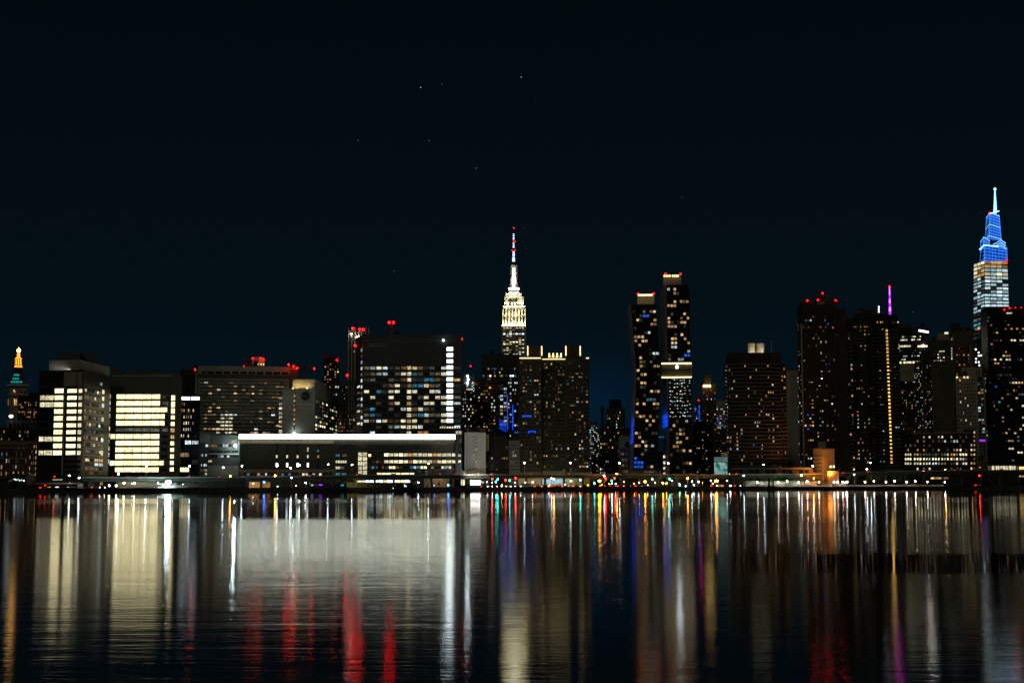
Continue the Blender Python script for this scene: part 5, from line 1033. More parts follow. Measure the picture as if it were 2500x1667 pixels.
fs_ = B.block(2386.2, 2404, 921, 'balcony_wing', Y=1184, D=18, mat='concrete', pyb=1160); fs_.bands(B.mb('balcony_molding'), 2387, 926, 2406, 1146, 30, .2, 1.0, 'panel_grey', inset=.02); fs_.grid(2388, 926, 2405, 1146, 2, 30, .8, .6, L(12, 'O', (1560, 1450), (1435, 1190), (1500, 1190)) + L(12, 'Q', (1560, 1310)) + L(13, 'C', (1385, 485), (1425, 470)), .03, 'CP', nx=2)
B.strip(fs_, *z(13, 1368, 808), *z(13, 1470, 822), 'led_purple', 'light_strip', 1.4)
f.grid(*z(12, 1110, 1200), *z(13, 1330, 640), 9, 14, .45, .5, L(12, 'P', (1190, 1245)) + L(13, 'O', (1125, 380), (1085, 475), (1255, 570)) + L(13, 'V', (1185, 517), (1185, 285), (1070, 192)), .02, 'OP', dim=.02, nx=1)
for x0 in (1150, 1280, 1340): b = MB(); b.ball(f.pos(*f.hit(*z(12, x0, 1182)), .8), .6, 'led_warm'); b.build('wall_lamp', B.root)
B.done()

# crystalline tower with the blue top
Y = 2050
rt = thing('crystal_skyscraper', 'tapering glass skyscraper with blue lit crown and glowing spire', 'skyscraper', tuple(pt(2425, 1000, Y).xy) + (GZ,)); H = Holder(rt, Y); G = lambda x, y: z(9, x, y)
def tier(y0, y1, t, bo, mat, name, base=False):
    """t / bo: (left, corner, right) zoom columns at top / bottom"""
    def quad(c, y):
        l, m_, r_ = c; A = pt(*G(m_, y), Y - 14); C = pt(*G(r_, y), Y + 2); D_ = pt(*G(l, y), Y + 16); zz = A.z
        return [(D_.x, D_.y, zz), (A.x, A.y, zz), (C.x, C.y, zz), (D_.x + C.x - A.x, D_.y + C.y - A.y, zz)]
    qt, qb = quad(t, y0), quad(bo, y1); b = MB(); b.prism(qb, qt, mat); b.build(name, rt); return qt, qb
tier(770, 2900, (146, 250, 470), (130, 255, 540), 'curtain_glass', 'wall'); tq = {}
tiers = [('crown_tier', 312, 560, (266, 300, 388), (253, 290, 408)), ('crown_tier', 545, 645, (211, 240, 296), (208, 240, 292)), ('crown_tier', 572, 650, (330, 405, 446), (335, 405, 449)), ('crown_tier', 622, 772, (212, 245, 460), (204, 247, 467))]
for nm, y0, y1, t_, b_ in tiers:
    qt, qb = tier(y0, y1, t_, b_, 'curtain_glass', nm); n = max(3, int((y1 - y0) / 26))
    for j in range(n + 1):
        u = j / n; v = min(1, (j + .55) / n)
        P = [Vector(qt[i]).lerp(Vector(qb[i]), u) for i in range(4)]; P2 = [Vector(qt[i]).lerp(Vector(qb[i]), v) for i in range(4)]
        b = MB(); o_ = Vector((0, -.7, 0)); hot = (j == 0) or rng.random() < .25
        b.cyl(P2[0] + o_, P[1] + o_, .42 if hot else .3, .42 if hot else .3, 'led_cyan' if hot else 'led_crown', 5); b.cyl(P[1] + o_, P2[2] + o_, .42 if hot else .3, .42 if hot else .3, 'led_cyan' if hot else 'led_crown', 5); b.build('light_fin', rt)
    b = MB()
    for i in range(3): b.cyl(Vector(qt[i]) + Vector((0, -.5, 0)), Vector(qb[i]) + Vector((0, -.5, 0)), .3, .3, 'led_crown', 5)
    for i in range(7):
        for a_, c_ in ((0, 1), (1, 2)):
            u = (i + .5) / 7; b.cyl(Vector(qt[a_]).lerp(Vector(qt[c_]), u) + Vector((0, -.3, 0)), Vector(qb[a_]).lerp(Vector(qb[c_]), u) + Vector((0, -.3, 0)), .14, .14, 'led_crown', 4)
    b.build('crown_rib_glow', rt)
    # the lit blue sides behind the fins
    for a_, c_ in ((0, 1), (1, 2)):
        b = MB(); o_ = Vector((0, -.12, 0)); b.face([Vector(qb[a_]) + o_, Vector(qb[c_]) + o_, Vector(qt[c_]) + o_, Vector(qt[a_]) + o_], 'crown_glass'); b.build('crown_glazing', rt)
b = MB(); b.cyl(pt(*G(352, 320), Y - 4), pt(*G(349, 88), Y - 4), 1.9, .45, 'led_cyan', 6)
for i in range(16): qd = pt(*G(352 - i * .19, 312 - 14 * i), Y - 5); b.cyl(qd, qd + Vector((0, 0, 1.4)), 2.5 - i * .11, 2.4 - i * .11, 'led_cyan_white', 6)
b.build('spire', rt); b = MB(); b.ball(pt(*G(349, 86), Y - 4), 2.0, 'led_cyan_white'); b.build('spire_lamp', rt)
b = MB(); b.cyl(pt(*G(310, 318), Y - 15), pt(*G(388, 296), Y), .7, .7, 'led_cyan_white', 5); b.build('light_fin', rt)
b = MB(); b.cyl(pt(*G(203, 664), Y + 14), pt(*G(243, 622), Y - 15), .75, .75, 'led_cyan_white', 5); b.cyl(pt(*G(243, 622), Y - 15), pt(*G(440, 640), Y - 1), .75, .75, 'led_cyan_white', 5); b.build('light_fin', rt)
H.beacon(*G(297, 318), Y=Y - 14, r=.9); 
b = MB(); b.box(pt(*G(457, 777), Y - 3), (1.9, .5, 2.2), 'led_red'); b.build('beacon', rt)
def qf(side, y):
    t0, b0 = (146, 250, 470), (130, 255, 540); u = (y - 770) / (2900 - 770); c = [t0[i] + (b0[i] - t0[i]) * u for i in range(3)]
    return c
def tower_win(x0f, x1f, y0, y1, k, side):
    for_ = []
    for (xf, y) in ((x0f, y1), (x1f, y1), (x1f, y0), (x0f, y0)):
        l, m_, r_ = qf(side, y)
        if side == 0: x = l + (m_ - l) * xf; yd = Y + 16 - 30 * xf; ys = y + (1 - xf) * 36
        else: x = m_ + (r_ - m_) * xf; yd = Y - 14 + 16 * xf; ys = y + xf * 16 * .4
        for_.append(pt(*G(x, ys), yd - 1.1))
    b = MB(); b.face(for_, k); b.build('window', rt)
for j in range(14):
    y0 = 772 + 37 * j if j < 4 else 920 + 33.5 * (j - 4); y1 = y0 + (26 if j < 4 else 21)
    for i in range(4):
        k = rng.choice('PPY') if j < 2 else (rng.choice('UUCC') if j != 7 else 'C'); 
        if j == 3: k = rng.choice(['U', 'V', 'U'])
        if (j + i) % 9 == 8: k = 'G'
        tower_win(i / 4 + .012, (i + 1) / 4 - .012, y0, y1, k, 1)
    for i in range(3):
        k = rng.choice('YPVU') if j < 4 else rng.choice('UUCGQ'); 
        tower_win(i / 3 + .02, (i + 1) / 3 - .02, y0, y1, k, 0)
for y0, k in ((1255, 'D'), (1300, 'Q'), (1345, 'T'), (1385, 'P'), (1430, 'D'), (1470, 'G')):
    for i in range(3): tower_win(i / 3 + .03, (i + 1) / 3 - .03, y0, y0 + 26, k if i < 2 else rng.choice([k, 'T', 'V']), 0)
H.extra = {}; 

B = Bld('corner_glass_tower', 'big black glass tower with scattered yellow office windows at the skyline end', None, 759, 1180, chain=[(2394, 1204), (2410, 1180), (2560, 1180)], mat='curtain_glass'); f0, f1 = B.f(0), B.f(1)
LT = L(12, 'V', (2150, 495), (2190, 495), (2280, 495), (2330, 490), (1830, 835), (1925, 835), (2005, 765), (2080, 890), (2045, 890), (2210, 1260), (2160, 1260), (2250, 1260)) + L(12, 'Y', (2150, 280), (2225, 280), (2310, 280), (2050, 765), (2090, 765), (1840, 905), (1875, 905), (2010, 695), (2330, 1260)) + L(12, 'D', (1770, 835), (2010, 900), (1830, 555), (1860, 555), (2080, 1035), (1900, 1120), (1980, 1120), (2060, 1130)) + L(12, 'P', (1755, 568), (1880, 368)) + L(12, 'B', (1855, 1330)) + L(13, 'V', (1885, 340), (2080, 280), (2080, 445), (2080, 560), (1910, 940), (2000, 995), (2040, 990), (2030, 660), (1850, 945)) + L(13, 'P', (1730, 445), (1930, 725), (1800, 720), (2010, 780), (1860, 835), (1910, 835)) + L(13, 'T', (1690, 220), (1720, 220), (2010, 835), (2055, 98)) + L(13, 'O', (1595, 252))
f1.grid(2414, 770, 2556, 1128, 20, 38, .78, .48, LT, .02, 'VYQQ', dim=.07, nx=2)
b = MB(); p = f1.pos(*f1.hit(*z(12, 2080, 35)), 1.2); b.box(p, (2.2, .4, .5), 'C', f1.yaw - .2); b.build('roof_lamp', B.root)
f0.grid(2396, 870, 2410, 1128, 4, 26, .5, .5, (), .14, 'VCQ', dim=.1, nx=1)
for x, y in ((490, 1223), (442, 1238), (546, 1218), (600, 1220)): B.beacon(*z(9, x, y), Y=1178, mat='beacon_faint' if x > 500 else 'beacon_mid', r=.35 if x > 500 else .5)
B.done()
B = Bld('lit_brick_block', 'wide low brick block with rows of paired warm lit windows', (2206, 2383), 1058, 1120, D=30, mat='brick_dark'); f = B.f()
KR = {0: '......Y.V..YV..Y..D.D..D', 1: '....Y.Q..D.DDC.QCC.D.C.O', 2: 'D.QQ..D.D.........D.....', 3: '.Y..Y.YD.D.Y..D.YVW.DQ..', 4: 'VVVPPQQQQDQDQQVOPOWWWQ.O', 5: 'WWWWWWWCCWWWVVWWVWVVQD..', 6: 'VVVVVVVVVCCCOO.DDVQVV.V.', 7: '....V.Q.V......Q.QQ..V..'}
xs = []
for gi in range(7):
    x0 = 188 + 146 * gi - (0 if gi else -2)
    for i in range(3): xs.append((x0 + i * (38 if gi == 0 else 45), 28 if gi == 0 else 30))
for j in range(8):
    y = (762, 828, 898, 968, 1040, 1112, 1183, 1268)[j]
    for i, (x, wd) in enumerate(xs):
        c = KR[j][i] if i < len(KR[j]) else '.'
        f.winp(*z(13, x, y - 19), *z(13, x + wd, y + 19), 'dark_pane' if c == '.' else c, 1, 2, .08)
for y, c1, c2 in ((688, '.', 'V'), (750, '.', 'P'), (822, '.', 'O'), (890, 'C', 'O'), (965, 'A', 'C'), (1040, 'O', 'V'), (1107, '.', 'O'), (1180, 'V', 'O'), (1262, 'A', 'Q')):
    for x, c in ((1240, c1), (1286, c2)): f.winp(*z(13, x, y - 18), *z(13, x + 26, y + 18), 'dark_pane' if c == '.' else c, 1, 2, .08)
b = B.mb('facade_molding'); f.panel(b, *z(13, 180, 690), *z(13, 1230, 702), 'tan_stone', .4); f.panel(b, *z(13, 180, 725), *z(13, 1230, 731), 'brick_olive', .3)
B.block(2208, 2227, 1046, 'roof_house', mat='brick_dark'); B.block(2251, 2260, 1044, 'roof_house', mat='panel_dark'); B.block(2352, 2380, 1047, 'roof_house', mat='brick_dark')
B.done()
B = Bld('brick_cottage', 'short reddish brick annex between the lit brick block and the glass pavilion', (2386, 2410), 1129, 1110, mat='brick_red'); f = B.f(); f.winp(2390, 1139, 2394, 1142, 'Y', 1, 1); B.done()
B = Bld('glass_pavilion', 'low glass pavilion glowing pale yellow under the black corner tower', (2411, 2530), 1134.5, 1135, D=30, mat='black_metal'); f = B.f()
f.grid(2412, 1136, 2440, 1147.5, 9, 1, .9, .95, (), .75, 'VQ', nx=2, dark='Q'); f.grid(2441, 1136, 2462, 1147.5, 3, 1, .95, .95, (), 1, 'V', nx=4); f.grid(2463, 1136, 2480, 1147.5, 3, 1, .95, .95, (), 1, 'V', nx=3); f.grid(2481, 1136, 2487, 1147.5, 3, 1, .8, .95, (), 1, 'Q', nx=1)
f.grid(2488, 1138, 2528, 1154, 6, 2, .95, .93, (), 1, 'A', nx=2); f.grid(2488, 1160, 2528, 1164, 8, 1, .9, .9, (), .8, 'P', nx=1); B.done()
B = Bld('background_block', 'plain dark block filling the view between laboratory tower and slab hospital', (440, 484), 906, 1080, mat='brick_dark'); B.done()
# ------------------------------------------------------------------ waterfront
LM = [(95, 'old brick hospital'), (250, 'laboratory tower'), (440, 'cream lit hospital'), (490, 'glass annex'), (585, 'terraced clinic'), (815, 'slit-windowed low block'),
      (1128, 'glazed low block'), (1190, 'plain white block'), (1268, 'brick walk-up'), (1440, 'twin topped apartments'), (1541, 'street gap'), (1610, 'kinked black tower'), (1690, 'bridged black tower'),
      (1745, 'brown brick block'), (1779, 'bright billboard'), (1925, 'balcony slab'), (1985, 'blank slab'), (2040, 'amber lit house'), (2125, 'banded tower'), (2206, 'rounded tower'), (2384, 'lit brick block'), (2700, 'glass pavilion')]
def landmark(px):
    for a, n in LM:
        if px < a: return n
    return LM[-1][1]
ORD = 'first second third fourth fifth sixth seventh eighth ninth tenth eleventh twelfth'.split()
PEND = []
def defer(o, desc, px): PEND.append((o, desc, px, landmark(px)))
def settle():
    by = {}
    for o, d, px, l in PEND: by.setdefault((d, l), []).append((px, o))
    for (d, l), v in by.items():
        v.sort(key=lambda q: q[0])
        for i, (px, o) in enumerate(v):
            o['label'] = f'{d} before the {l}' if len(v) == 1 else f'{ORD[i]} {d} before the {l}, from clock tower side'
# elevated highway
DK = [(205, 1167), (420, 1167), (700, 1165), (900, 1161), (1250, 1160), (1750, 1160), (2000, 1158), (2200, 1151), (2400, 1149), (2800, 1147)]
def dpy(px):
    for (a, y0), (b, y1) in zip(DK, DK[1:]):
        if px <= b: return y0 + (y1 - y0) * (px - a) / (b - a)
    return DK[-1][1]
def dk(px, off=0, dz=0):
    p = shore(px, 30 + off); zz = pt(px, dpy(px), ysh(px) + 30).z; return Vector((p.x, p.y, zz + dz))
hw_ = thing('elevated_highway', 'long elevated riverside highway on columns in front of all the buildings', 'viaduct', tuple(dk(1250).xy) + (GZ,))
b = MB(); g = MB(); rl = MB(); xs = list(range(205, 2780, 40))
for a, c in zip(xs, xs[1:]):
    p, q, p2, q2 = dk(a), dk(c), dk(a, 15), dk(c, 15); dz = Vector((0, 0, .45))
    b.prism([v - dz for v in (p, q, q2, p2)], [p, q, q2, p2], 'asphalt')
    i0, i1, j0, j1 = dk(a, .6, -.46), dk(c, .6, -.46), dk(a, 14.4, -.46), dk(c, 14.4, -.46); h = Vector((0, 0, 1.35))
    g.prism([v - h for v in (i0, i1, j1, j0)], [i0, i1, j1, j0], 'steel_green')
    r0_, r1_ = dk(a, .15, .02), dk(c, .15, .02); r2_, r3_ = dk(a, .4, .02), dk(c, .4, .02); h = Vector((0, 0, .75))
    rl.prism([r0_, r1_, r3_, r2_], [v + h for v in (r0_, r1_, r3_, r2_)], 'concrete')
b.build('deck', hw_); g.build('girder', hw_); rl.build('guard_rail', hw_)
for px in list(range(640, 2760, 46)):
    b = MB(); p = dk(px, 3); zz = p.z - 1.8
    for off in (3, 12):
        p = dk(px, off); b.box((p.x, p.y, (GZ + zz) / 2), (.65, .65, (zz - GZ) / 2 - .02), 'concrete_dark')
    p = dk(px, 7.5); b.box((p.x, p.y, zz - .45), (.75, 6.4, .4), 'concrete_dark'); b.build('pier', hw_)
# the descending ramp
b = MB(); pts_ = [(205, 1196), (330, 1190), (440, 1183), (520, 1176), (600, 1169)]
for (a, ya), (c, yc) in zip(pts_, pts_[1:]):
    P0, P1 = pt(a, ya, ysh(a) + 16), pt(c, yc, ysh(c) + 16); Q0, Q1 = P0 + Vector((0, 10, 0)), P1 + Vector((0, 10, 0))
    gz = lambda v: Vector((v.x, v.y, GZ)); b.prism([gz(P0), gz(P1), gz(Q1), gz(Q0)], [P0, P1, Q1, Q0], 'concrete_dark')
rp_ = thing('highway_ramp', 'dark solid ramp sloping down from the elevated highway toward the floodlight', 'ramp', tuple(pt(420, 1190, ysh(420) + 20).xy) + (GZ,)); b.build('ramp_body', rp_)
b = MB()
for (a, ya), (c, yc) in zip(pts_, pts_[1:]):
    P0, P1 = pt(a, ya, ysh(a) + 16.2), pt(c, yc, ysh(c) + 16.2); d = P1 - P0; n = 8
    for i in range(n):
        q = P0 + d * (i / n); b.cyl(q + Vector((0, 0, .02)), q + Vector((0, 0, 1.0)), .07, .07, 'steel_grey', 4)
    b.cyl(P0 + Vector((0, 0, 1.0)), P1 + Vector((0, 0, 1.0)), .07, .07, 'steel_grey', 4)
b.build('guard_rail', rp_)

# lamps
def lamp(px, py, kind, where, r=.42, off=None, small=False):
    dk_ = where == 'deck'; off = (32 if dk_ else 20) if off is None else off
    p = pt(px, py, ysh(px) + off); zb = dk(px).z if dk_ else GZ
    desc = {'lamp_white': 'white mast lamp', 'lamp_amber': 'amber street lamp', 'lamp_sodium': 'large sodium lamp', 'lamp_globe': 'pinkish globe lamp', 'lamp_flood': 'blinding white floodlight', 'lamp_blue': 'blue emergency lamp'}[kind]
    desc += ' on the highway' if dk_ else (' on the promenade' if kind == 'lamp_globe' else ' on the quay')
    if small: desc = {'lamp_white': 'small cool', 'lamp_amber': 'small amber', 'lamp_globe': 'small warm'}[kind] + ' post light'
    o = thing('post_light' if small else 'street_lamp' if kind not in ('lamp_flood',) else 'floodlight_mast', '', 'street lamp' if kind != 'lamp_flood' else 'floodlight', (p.x, p.y, zb), 'small post lights on the quay' if small else {'lamp_globe': 'globe lamps along the promenade'}.get(kind, 'street lamps along the waterfront'))
    b = MB(); b.cyl((p.x, p.y, zb), (p.x, p.y, p.z - .3), .16, .1, 'steel_grey', 6)
    b.cyl((p.x, p.y, zb), (p.x, p.y, zb + .5), .26, .22, 'steel_grey', 6); b.build('pole', o)
    b = MB()
    if kind == 'lamp_globe': b.ball(p, r, kind, 10, 7); 
    else: b.ball(p, r, kind, 8, 5, .7)
    b.build('lamp_head', o); b = MB(); b.cyl(p + Vector((0, 0, r * .72)), p + Vector((0, 0, r * .72 + .18)), r * .9, r * .4, 'black_metal', 8); b.build('lamp_hood', o)
    defer(o, desc, px); return o
for n, xy in ((2, ((248, 1242), (568, 1258), (748, 1243), (1088, 1237), (1212, 1262), (1300, 1237), (1572, 1228))), (3, ((203, 1275), (838, 1267))), (4, ((628, 1213), (1067, 1213))), (5, ((195, 1325), (518, 1325))), (6, ((487, 1230), (957, 1245), (1473, 1273))), (7, ((140, 1283), (547, 1348), (942, 1355), (975, 1352))), (1, ((1132, 1318), (1398, 1245)))):
    for x, y in xy: lamp(*z(n, x, y), 'lamp_white', 'deck', .40 if n in (2, 3, 4, 5, 6) else .48)
for n, xy in ((2, ((635, 1340), (1065, 1335))), (3, ((190, 1365),)), (5, ((178, 1395), (923, 1400))), (6, ((162, 1325), (1413, 1308))), (7, ((65, 1360), (430, 1360), (712, 1337)))):
    for x, y in xy: lamp(*z(n, x, y), 'lamp_amber', 'deck', .45, off=38)
for n, xy in ((5, ((63, 1443), (833, 1443))), (5, ((365, 1447),))):
    for i, (x, y) in enumerate(xy): lamp(*z(n, x, y), 'lamp_sodium', 'quay', .85 if len(xy) > 1 else .6)
for n, xy in ((5, ((482, 1455), (645, 1425), (505, 1458))), (4, ((910, 1365),)), (6, ((1175, 1363), (968, 1362)))):
    for x, y in xy: lamp(*z(n, x, y), 'lamp_amber', 'quay', .5 if x not in (968, 505) else .35)
for n, xy in ((6, ((430, 1400), (627, 1400), (712, 1390), (823, 1400), (905, 1392), (1017, 1398), (1162, 1397), (1195, 1398), (1245, 1395), (1275, 1402), (1285, 1394))), (7, ((100, 1430), (168, 1423), (260, 1430), (327, 1423), (417, 1430), (485, 1423), (577, 1430), (712, 1430)))):
    for i, (x, y) in enumerate(xy): lamp(*z(n, x, y), 'lamp_globe', 'quay', .40, off=4 + (i % 2) * 4)
lamp(*z(2, 42, 1400), 'lamp_flood', 'quay', 1.5, off=14)
for i in range(32):
    px = 1185 + i * 19 + rng.uniform(-5, 5); py = rng.uniform(1172, 1187); kd = rng.choice(['lamp_white', 'lamp_amber', 'lamp_globe', 'lamp_amber', 'lamp_globe', 'lamp_white'])
    lamp(px, py, kd, 'quay', rng.uniform(.13, .24), off=rng.uniform(14, 34), small=True)
for i in range(16):
    px = 815 - i * 33 + rng.uniform(-9, 9); lamp(px, rng.uniform(1176, 1189), rng.choice(['lamp_white', 'lamp_globe', 'lamp_white', 'lamp_amber']), 'quay', rng.uniform(.12, .2), off=rng.uniform(15, 30), small=True)
for n, xy in ((1, ((757, 1355), (665, 1335), (1045, 1430), (1112, 1430), (1187, 1405), (1285, 1407))), (2, ((1222, 1355), (1355, 1403), (750, 1446))), (3, ((755, 1422),)), (4, ((888, 1360), (660, 1455))), (5, ((95, 1408), (145, 1460), (675, 1445), (718, 1447), (800, 1440))), (6, ((298, 1337), (170, 1432), (850, 1333), (1355, 1325)))):
    for x, y in xy: lamp(*z(n, x, y), 'lamp_white' if n != 1 or x < 800 else 'lamp_globe', 'quay', .34 if n != 1 else .40, off=18 if n != 6 else 9)
lamp(*z(2, 960, 1398), 'lamp_blue', 'quay', .5, off=20); lamp(1094.5, 1184, 'lamp_blue', 'quay', .6, off=10); lamp(1060, 1184.5, 'lamp_blue', 'quay', .22, off=10)

# traffic signals
def signal(px, py, kinds, off=40):
    p = pt(px, py, ysh(px) + off); o = thing('traffic_signal', '', 'traffic light', (p.x, p.y, GZ), 'traffic lights under the highway')
    b = MB(); b.cyl((p.x, p.y + .4, GZ), (p.x, p.y + .4, p.z + .8), .12, .1, 'black_metal', 6); b.build('pole', o)
    b = MB(); b.box((p.x, p.y + .2, p.z), (.32, .18, 1.0), 'taxi_yellow'); b.build('housing', o)
    b = MB(); zz = p.z + (.6 if kinds == 'lamp_stop' else -.6); b.ball((p.x, p.y - .05, zz), .42, kinds, 8, 5); b.build('lens', o)
    defer(o, 'red traffic light' if kinds == 'lamp_stop' else 'green traffic light', px)
for n, k, xy in ((4, 'lamp_stop', ((320, 1378), (448, 1385), (545, 1368))), (4, 'lamp_cyan', ((373, 1362), (355, 1385), (487, 1372), (1163, 1368))), (5, 'lamp_stop', ((105, 1432), (163, 1430))), (5, 'lamp_cyan', ((145, 1436), (412, 1425), (527, 1425), (30, 1452)))):
    for x, y in xy: signal(*z(n, x, y), k, 20)
signal(*z(7, 975, 1387), 'lamp_stop', 20)

# cars
def make_car(paint, tail):
    o = thing('car', '', 'car', (0, 0, 0)); b = MB()
    prof = [(-2.2, .35), (2.2, .35), (2.2, .8), (1.3, .95), (-1.9, .98), (-2.2, .85)]
    def ext(pr, w, mat, m):
        n = len(pr); k = len(m.v); m.v += [(x, -w, q) for x, q in pr] + [(x, w, q) for x, q in pr]; j = m.mi(mat)
        for i in range(n): m.f.append((k + i, k + (i + 1) % n, k + n + (i + 1) % n, k + n + i)); m.m.append(j)
        m.f.append(tuple(k + i for i in reversed(range(n)))); m.m.append(j); m.f.append(tuple(k + n + i for i in range(n))); m.m.append(j)
    ext(prof, .88, paint, b); ext([(-1.2, 1.40), (-1.75, .985), (1.1, .985), (.45, 1.42)], .74, paint, b); b.build('body', o, (0, 0, 0))
    b = MB(); ext([(-1.1, 1.34), (-1.45, 1.02), (.85, 1.02), (.4, 1.34)], .76, 'dark_pane', b); b.build('side_glass', o, (0, 0, 0))
    for x in (-1.35, 1.35):
        for y in (-.8, .8): b = MB(); b.cyl((x, y - .1, .32), (x, y + .1, .32), .32, .32, 'rubber', 10); b.build('wheel', o, (0, 0, 0))
    for y in (-.62, .62):
        b = MB(); b.box((-2.22 + .0, y, .72), (.04, .18, .1), 'tail_red'); b.build('tail_lamp', o, (0, 0, 0)); b = MB(); b.box((2.22, y, .68), (.04, .2, .1), 'head_white'); b.build('headlamp', o, (0, 0, 0))
    b = MB(); b.box((-1.9 if tail else 1.9, -.9, .74), (.16, .03, .09), 'tail_red' if tail else 'head_white'); b.build('side_marker', o, (0, 0, 0))
    return o
CN = ['silver', 'black', 'red', 'white', 'navy']
protos = {}
def car(px, deck, i, tail, off=None):
    key = (i, tail)
    if key not in protos: o = protos[key] = make_car('car_paint_%d' % i, tail)
    else: o = copy_tree(protos[key])
    if deck: p, q = dk(px, 3.5 if off is None else off), dk(px + 5, 3.5 if off is None else off)
    else:
        p = shore(px, 8 if off is None else off, GZ); q = shore(px + 5, 8 if off is None else off, GZ)
    o.location = p; o.rotation_euler = (0, 0, math.atan2(q.y - p.y, q.x - p.x)); o['group'] = 'cars on the highway' if deck else 'cars along the quay'
    defer(o, f"{'red-tailed' if tail else 'white-lit'} {CN[i]} car {'on the highway' if deck else 'on the quay'}", px)
for px, i, tl in ((285, 1, 1), (322, 0, 1), (352, 2, 1), (470, 4, 1), (545, 0, 1), (602, 1, 1), (648, 3, 1), (700, 4, 0), (765, 0, 1), (880, 1, 1), (962, 3, 1), (1082, 2, 1), (1120, 0, 1), (1160, 1, 0), (1205, 3, 1), (1302, 0, 1), (1395, 2, 1), (1480, 1, 1), (1590, 4, 1), (1690, 0, 1), (1800, 3, 1), (1905, 1, 1), (2060, 2, 1), (2120, 0, 1), (2255, 1, 1), (2330, 4, 1), (2440, 0, 1)): car(px, True, i, tl)
for px, i, tl in ((1182, 0, 0), (1193, 3, 0), (1205, 1, 0), (1216, 4, 0), (1227, 0, 0), (1238, 3, 0), (1249, 2, 0), (1262, 1, 0), (1312, 0, 1), (1330, 1, 0), (1352, 2, 1), (1378, 3, 1), (1405, 0, 1), (1424, 1, 1), (1470, 4, 1), (1480, 2, 1), (1492, 0, 1), (1512, 2, 1), (1527, 1, 1), (1556, 0, 1), (112, 1, 1), (158, 0, 0), (182, 2, 0), (238, 3, 0), (250, 1, 0), (1740, 0, 0), (1797, 1, 0), (2380, 3, 1)): car(px, False, i, tl, 12)

# walls under the deck
def panelwall(name, label, px0, px1, py0, off, mat, cat='wall', D=1.2):
    a, c = pt(px0, py0, ysh(px0) + off), pt(px1, py0, ysh(px1) + off); b = MB(); d = (c - a).normalized(); n = Vector((-d.y, d.x, 0)) * D; g_ = lambda v: Vector((v.x, v.y, GZ)); u_ = lambda v: Vector((v.x, v.y, a.z))
    b.prism([g_(a), g_(c), g_(c + n), g_(a + n)], [u_(a), u_(c), u_(c + n), u_(a + n)], mat); return a, c, b
for nm, lab, x0, x1, y0, off, mt in (('underpass_wall', 'tan retaining wall lit by globe lamps under the highway near the laboratory tower', 285, 415, 1176, 50, 'tan_stone'), ('storage_wall', 'orange lit site hoarding under the highway below the slit-windowed block', 608, 660, 1176, 46, 'tan_stone'),
                                    ('depot_wall', 'pale blue grey shed wall under the highway before the terraced clinic', 533, 598, 1179, 46, 'concrete'), ('beige_wall', 'beige lit wall under the highway at the end of the light-bar block', 1036, 1108, 1168, 50, 'tan_stone'),
                                    ('podium_wall', 'yellowish podium wall behind the lamps below the twin topped apartments', 1264, 1440, 1166, 52, 'tan_stone'), ('park_wall', 'pale green lit wall behind the promenade trees', 1822, 1994, 1174, 28, 'concrete_pale'), ('service_wall', 'pale service wall under the highway before the stair glazing', 816, 930, 1177, 40, 'tan_stone')):
    a, c, b = panelwall(nm, lab, x0, x1, y0, off, mt); tag(b.build(nm), lab, 'wall')
for px, py, off, col, pw in ((340, 1180, 40, (1, .8, .5), 420), (634, 1180, 38, (1, .55, .12), 1500), (565, 1182, 38, (.7, .85, 1), 300), (1072, 1172, 44, (1, .75, .4), 500), (1300, 1172, 44, (1, .9, .45), 700), (1352, 1171, 44, (1, .85, .42), 500), (1405, 1171, 44, (.85, 1, .5), 700), (1850, 1180, 21, (.85, 1, .75), 300), (1885, 1180, 21, (.85, 1, .75), 500), (1925, 1180, 21, (.8, 1, .78), 560), (1970, 1180, 21, (.85, 1, .75), 420), (860, 1182, 32, (.8, .9, .3), 300)):
    p = pt(px, py - 2, ysh(px) + off - 3); area(p, pt(px, py, ysh(px) + off + 12), 12, .6, col, pw, 160)
for px in (1448, 1476, 1506, 1560, 1588, 1616, 1642, 1672, 1712, 1742, 1765, 2044, 2110):  # added amber fill for the quay, narrow spread keeps it off the water
    p = pt(px, 1169, ysh(px) + 33); area(p, (p.x, p.y - 4, GZ), 9, 1, (1, .46, .08), 480, 105)
# mural
a, c, b = panelwall('', '', 1322, 1383, 1169, 51, 'black_metal', D=.4); mr_ = thing('mural_panel', 'wide painted mural of blue sky over orange and dark shapes on the podium wall', 'mural', tuple((a + c) / 2 - Vector((0, 0, (a + c).z / 2 - GZ)))); b.build('panel', mr_)
m, t, o = nt('mural_paint'); N = t.nodes; K = t.links; pb = N.new('ShaderNodeBsdfPrincipled'); K.new(pb.outputs[0], o.inputs[0]); tc = N.new('ShaderNodeTexCoord'); n1 = N.new('ShaderNodeTexNoise'); n1.inputs['Scale'].default_value = .35; n1.inputs['Detail'].default_value = 3; K.new(tc.outputs['Object'], n1.inputs['Vector'])
sp = N.new('ShaderNodeSeparateXYZ'); K.new(tc.outputs['Object'], sp.inputs[0]); ad = N.new('ShaderNodeMath'); ad.operation = 'MULTIPLY_ADD'; ad.inputs[1].default_value = .11; K.new(sp.outputs[2], ad.inputs[0]); K.new(n1.outputs['Fac'], ad.inputs[2])
rp2 = N.new('ShaderNodeValToRGB'); e = rp2.color_ramp.elements; e[0].position = .5; e[0].color = (.02, .03, .03, 1); e[1].position = .9; e[1].color = (.12, .30, .55, 1); e2 = e.new(.62); e2.color = (.5, .22, .08, 1); e3 = e.new(.72); e3.color = (.25, .35, .45, 1); K.new(ad.outputs[0], rp2.inputs[0]); K.new(rp2.outputs[0], pb.inputs['Base Color'])
